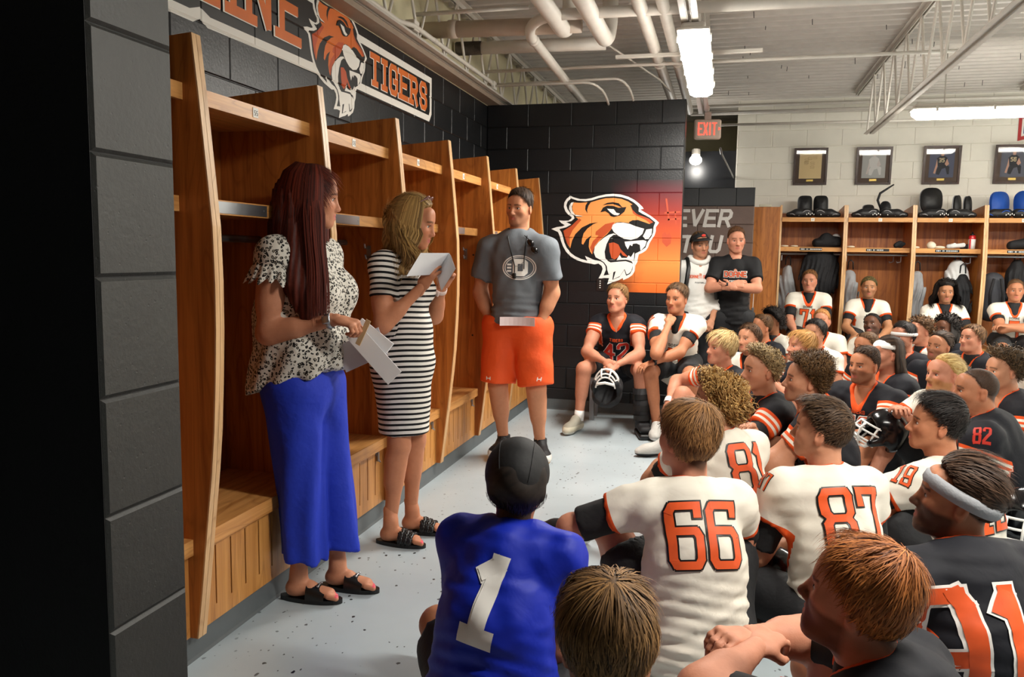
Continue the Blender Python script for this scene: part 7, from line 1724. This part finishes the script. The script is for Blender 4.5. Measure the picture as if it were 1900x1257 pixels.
# ------------------------------------------------------------------ helmets
def helmet(c, yaw, pitch, roll, label, shellm, maskm, padded=False, s=1.0):
    c = A3(*c); M = head_frame(yaw, pitch, roll); P = lambda x, y, z: c + M @ (A3(x, y, z) * s); rt = empty('helmet', tuple(c), label, 'helmet')
    q = [el(P(0, -.01, .02), A3(.112, .135, .120) * s, .02, M), rc(P(-.075, .03, -.06), P(-.07, .07, -.095), .035 * s, .028 * s, .03), rc(P(.075, .03, -.06), P(.07, .07, -.095), .035 * s, .028 * s, .03), el(P(0, -.05, -.04), A3(.10, .09, .08) * s, .03, M), el(P(0, .115, -.045), A3(.080, .10, .080) * s, .012, M, (), 's'), el(P(0, .01, -.06), A3(.082, .10, .12) * s, .012, M, (), 's')]
    f = Field(q, .010)
    if padded: f.disp(lambda X: -.010 * np.clip(np.abs(np.sin(((X - c) @ M)[:, 0] * 42)) ** .5 * np.abs(np.sin(((X - c) @ M)[:, 1] * 30 + 1)) ** .5, 0, 1) + .004, .03)
    V, F = f.mesh(); meshobj('shell', V, F, shellm, rt, None, True)
    mb = MB()
    for z, y, w in ((.0, .150, .088), (-.045, .165, .090), (-.095, .150, .080), (-.115, .130, .070)):
        mb.tube([P(w * math.sin(a), .04 + (y - .04) * math.cos(a), z) for a in np.linspace(-1.5, 1.5, 11)], .0062 * s, 7)
    for x in (-.035, .035): mb.tube([P(x, .142, .002), P(x, .162, -.045), P(x * .9, .146, -.1), P(x * .8, .125, -.117)], .0062 * s, 7)
    for x in (-.08, .08): mb.tube([P(x, .06, .03), P(x, .085, -.01), P(x * .95, .085, -.06), P(x * .85, .08, -.112)], .0062 * s, 7)
    mb.build('face_mask', maskm, rt, True)
    MB().tube([P(-.085, .04, -.07), P(-.05, .085, -.135), P(0, .10, -.145), P(.05, .085, -.135), P(.085, .04, -.07)], .010 * s, 8).build('chin_strap', M_WHT, rt, True)
    return rt
M_HEL = mat('gloss_black_helmet', (14, 14, 16), .18); M_PADC = mat('soft_black_padding', (20, 21, 24), .8, bump=(40, .3)); M_GMASK = mat('grey_mask', (120, 122, 124), .3)
helmet((-.885, 6.36, .40), 182, 76, 0, 'black padded helmet hanging from the hands of player 42', M_PADC, M_WHT, True, 1.1)
helmet((.986, 5.265, .42), 110, 25, 8, 'black helmet with white face mask resting before the moustached player', M_HEL, M_WHT)
helmet((.335, 4.50, .26), 95, 30, 0, 'black helmet with dark visor between the curly blond player and number 87', M_HEL, M_HEL)
helmet((.232, 3.30, .17), 60, 30, 0, 'black helmet with grey mask on the floor between numbers 66 and 87', M_HEL, M_GMASK)
helmet((1.375, 4.05, .30), 150, 10, 0, 'helmet with white mask at the right edge of the crowd', M_HEL, M_WHT)

# ------------------------------------------------------------------ shoulder pads on top of the far lockers
M_PADB = mat('pad_black', (20, 20, 22), .5, bump=(30, .2)); M_TRIM = mat('pad_trim_grey', (150, 150, 152), .6); M_PBLUE = mat('pad_blue', (22, 78, 170), .55, bump=(20, .3))
def plate(mbs, c, w, h, d, ang, m_trim, roundness=.5):
    """upright rounded plate with trim; returns outline"""
    c = A3(*c); ux = A3(math.cos(ang), math.sin(ang), 0); uy = A3(0, .18, .98); nz = np.cross(ux, uy); pts = []
    for i in range(28):
        a = 2 * PI * i / 28; x = np.sign(math.cos(a)) * abs(math.cos(a)) ** roundness * w / 2; y = np.sign(math.sin(a)) * abs(math.sin(a)) ** roundness * h / 2
        pts.append(c + ux * x + uy * (y + h / 2))
    n = len(pts); fr = [p - nz * d / 2 for p in pts]; bk = [p + nz * d / 2 for p in pts]; cf = c + uy * h / 2 - nz * d * .9; cb = c + uy * h / 2 + nz * d * .9
    mbs[0].add(fr + bk + [cf, cb], [(i, (i + 1) % n, 2 * n) for i in range(n)] + [((i + 1) % n + n, i + n, 2 * n + 1) for i in range(n)] + [(i, i + n, (i + 1) % n + n, (i + 1) % n) for i in range(n)])
    mbs[1].tube([p - nz * d * .5 for p in pts] + [pts[0] - nz * d * .5], .006, 6)
def pads(xc, label, colm, plates, trim=M_TRIM, strap=None):
    zb = 1.950; rt = empty('shoulder_pads', (xc, 10.3, zb), label, 'shoulder pads', 'shoulder pads on top of the far lockers')
    for (dx, dy, dz, w, h, ang, rd) in plates:
        a, t_ = MB(), MB(); plate((a, t_), (xc + dx, 10.3 + dy, zb + .004 + dz), w, h, .035, ang, trim, rd); o = a.build('plate', colm, rt, True); t_.build('trim', trim, o, True)
    for g in (-1, 1):
        f = Field([rc((xc + g * .05, 10.24, zb + .055), (xc + g * .19, 10.22, zb + .05), .055, .05, .03), rc((xc + g * .19, 10.22, zb + .05), (xc + g * .28, 10.22, zb + .035), .048, .030, .03)], .012); V, F = f.mesh(); o = meshobj('shoulder_cap', V, F, M_PADB, rt, None, True)
        MB().tube([(xc + g * (.04 + .025 * i), 10.19 - .002 * i, zb + .075 + .02 * math.sin(i * .9) - .006 * i) for i in range(10)], .006, 6).build('trim', trim, o, True)
        mb = MB()
        for i in range(5): mb.box((xc + g * .08 + i * .02, 10.183, zb + .03 + .012 * (i % 2)), (xc + g * .08 + i * .02 + .009, 10.187, zb + .045 + .012 * (i % 2)))
        mb.build('print', M_WHT, o)
    if strap: MB().tube(strap, [.010, .014, .014, .012, .008], 8).build('strap', M_PADB, rt, True)
pads(.985, 'black shoulder pads with two upright plates, on the first far locker', M_PADB, [(-.085, .05, .03, .16, .24, .12, .45), (.095, .05, .03, .16, .24, -.12, .45)])
pads(1.715, 'black shoulder pads with a strap sticking up, on the second far locker', M_PADB, [(-.10, .05, .0, .14, .16, .5, .6), (.08, .02, .0, .12, .20, -.3, .8)], M_TRIM, [(1.74, 10.3, 2.05), (1.70, 10.3, 2.16), (1.72, 10.29, 2.24), (1.79, 10.28, 2.29), (1.86, 10.27, 2.34)])
pads(2.43, 'tall black shoulder pads leaning together, on the third far locker', M_PADB, [(-.14, .05, .06, .25, .30, .25, .7), (.13, .02, .0, .11, .27, .7, .8), (.24, .02, .0, .09, .26, .5, .8)])
pads(3.10, 'blue quilted shoulder pads on the fourth far locker', M_PBLUE, [(-.10, .03, .02, .24, .29, .5, .7), (.17, .03, .02, .24, .30, -.3, .7)], M_PBLUE)

# ------------------------------------------------------------------ clothes, bags and small things in the far lockers
def hanging(c, w, h, m, label, cat, seed, name='coat', d=.09, hook=True):
    c = A3(*c); f = Field([rc(c, c - UP * h * .35, w * .28, w * .42, .05, ((0, 1, 0), w * .45 / d)), rc(c - UP * h * .3, c - UP * h, w * .42, w * .5, .05, ((0, 1, 0), w * .45 / d))], .016); f.disp(wrinkle(seed, .010, 34, (1, 1, .25)), .04); f.disp(lambda X: (.016 * np.sin((X[:, 0] - c[0]) * 120 + 3.5 * np.sin(X[:, 2] * 9 + seed)) * np.clip((c[2] + .04 - X[:, 2]) * 5, 0, 1)), .05)
    V, F = f.mesh(); rt = empty(name, tuple(c - UP * h), label, cat); meshobj('cloth', V, F, m, rt, None, True)
    MB().tube([c + A3(-.03, 0, .06), c + A3(-.025, 0, .15), c + A3(.0, 0, .175), c + A3(.025, 0, .15), c + A3(.03, 0, .06)], .008, 6).build('loop', M_BLK, rt, True)
M_COATG = mat('grey_cloth', (150, 152, 154), .8, bump=(30, .4)); M_COATW = mat('white_cloth', (206, 206, 204), .8, bump=(30, .4)); M_COATK = mat('black_cloth', (20, 20, 23), .8, bump=(30, .4))
hanging((.74, 10.36, 1.32), .22, .62, M_COATG, 'grey jacket hanging at the left in the first far locker', 'jacket', 3)
hanging((1.10, 10.32, 1.50), .46, .30, M_COATK, 'black bag with straps hanging from the rod of the first far locker', 'bag', 4, 'hanging_bag', .12)
for i, x in enumerate((.95, 1.07, 1.2, 1.27)): tag(MB().tube([(x, 10.24, 1.28), (x + .01, 10.235, 1.18 - .03 * (i % 2))], .014, 6).build('bag_strap', M_COATK, None, True), ['leftmost strap', 'second strap', 'third strap', 'rightmost strap'][i] + ' dangling under the black hanging bag', 'strap')
hanging((1.455, 10.36, 1.28), .22, .62, M_COATG, 'grey jacket hanging at the left in the second far locker', 'jacket', 5)
hanging((2.19, 10.36, 1.28), .22, .62, M_COATG, 'grey jacket hanging at the left in the third far locker', 'jacket', 6)
hanging((2.62, 10.38, 1.40), .30, .34, M_COATW, 'white bag hanging at the right in the third far locker', 'bag', 7, 'hanging_bag')
hanging((2.66, 10.30, 1.26), .20, .34, M_COATK, 'black shirt hanging before the white bag in the third far locker', 'shirt', 8, 'hanging_shirt')
f = Field([rc((2.985, 10.33, 1.22), (2.985, 10.33, .92), .12, .15, .06, ((0, 1, 0), 1.2))], .012); V, F = f.mesh(); rt = empty('backpack', (2.985, 10.33, .75), 'dark grey backpack hanging in the fourth far locker', 'backpack'); meshobj('bag', V, F, mat('grey_pack', (52, 54, 60), .7, bump=(30, .3)), rt, None, True)
MB().tube([(2.96, 10.2, 1.27), (2.93, 10.2, 1.1), (2.94, 10.2, .9)], .015, 8).build('strap', M_COATK, rt, True); MB().tube([(3.03, 10.2, 1.27), (3.06, 10.2, 1.1), (3.06, 10.2, .9)], .015, 8).build('strap', M_COATK, rt, True)
hanging((3.23, 10.36, 1.42), .24, .34, M_COATK, 'black cap and shirt hanging at the right edge of the fourth far locker', 'shirt', 9, 'hanging_shirt')
ZS = 1.6005
def lump(name, q, m, label, cat, h=.010, wr=.004, seed=2):
    f = Field(q, h); f.disp(wrinkle(seed, wr, 45), .03); V, F = f.mesh(); V[:, 2] = np.maximum(V[:, 2], ZS if V[:, 2].mean() > 1.3 else .001); tag(meshobj(name, V, F, m, None, None, True), label, cat)
lump('gear_bag', [rc((1.06, 10.3, ZS + .05), (1.26, 10.3, ZS + .06), .06, .075, .05), el((1.15, 10.3, ZS + .12), (.07, .06, .05), .04)], M_COATK, 'black gear bag on the shelf of the first far locker', 'bag')
lump('white_cap', [el((1.265, 10.33, ZS + .12), (.05, .05, .045), .02)], M_COATW, 'white cap on the black gear bag in the first far locker', 'cap')
lump('gloves', [rc((1.92, 10.24, ZS + .03), (1.96, 10.24, ZS + .06), .03, .028, .02), rc((1.97, 10.25, ZS + .03), (2.0, 10.24, ZS + .05), .03, .02, .02)], M_COATK, 'pair of black gloves on the shelf of the second far locker', 'gloves')
for i, (x, w_, hh, lab) in enumerate(((.68, .05, .012, 'flat white pad at the left on the first far locker shelf'), (.79, .05, .012, 'second flat white pad on the first far locker shelf'), (1.42, .05, .012, 'flat white pad on the second far locker shelf'), (2.13, .04, .014, 'small white pad at the left on the third far locker shelf'), (2.29, .05, .045, 'small upright white pad on the third far locker shelf'), (2.38, .06, .018, 'flat white disc on the third far locker shelf'))):
    lump('knee_pad', [el((x, 10.22, ZS + hh * .8), (w_, .05, hh), .01)], mat('cream_pad', (226, 214, 190), .7), lab, 'pad', .008, .001)
lump('rolled_tape', [rc((2.47, 10.22, ZS + .025), (2.62, 10.22, ZS + .045), .028, .024, .02), rc((2.5, 10.2, ZS + .03), (2.53, 10.2, ZS + .06), .02, .012, .02)], M_COATW, 'crumpled white wraps on the third far locker shelf', 'wraps', .008)
lump('black_pouch', [rc((2.62, 10.27, ZS + .02), (2.68, 10.27, ZS + .03), .025, .03, .02)], M_COATK, 'small black pouch beside the red bottle', 'pouch', .008)
lump('black_shoe', [rc((3.13, 10.28, ZS + .05), (3.3, 10.28, ZS + .07), .05, .065, .05)], M_COATK, 'black shoe on the shelf of the fourth far locker', 'shoe')
rt = empty('bottle', (2.715, 10.24, ZS), 'red and white squeeze bottle on the third far locker shelf', 'bottle'); T = Matrix.Translation((2.715, 10.24, ZS))
MB().lathe([(0, .0), (.036, .001), (.037, .11), (.0365, .115)], T, 16).build('label_wrap', M_WHT, rt, True); MB().lathe([(.037, .112), (.037, .14), (.030, .155), (.0, .156)], T, 16).build('shoulder', mat('bottle_red', (190, 30, 36), .3), rt, True)
MB().box((2.68, 10.20, ZS + .004), (2.694, 10.212, ZS + .11)).build('red_stripe', MATS['bottle_red'], rt); MB().lathe([(.024, .155), (.022, .17), (.010, .175), (.009, .195), (0, .196)], T, 12).build('cap', M_BLK, rt, True)
# tag on a cord
rt = empty('key_tag', (.23, 7.9, 1.0), 'small lanyard tag hanging behind the person in black tee', 'tag'); MB().rbox((.262, 8.1, .93), (.285, 8.104, .98), .003).build('card', M_PLATE, rt); MB().tube([(.25, 8.1, 1.12), (.275, 8.1, 1.12), (.274, 8.1, .98)], .003, 6).build('cord', M_WHT, rt)
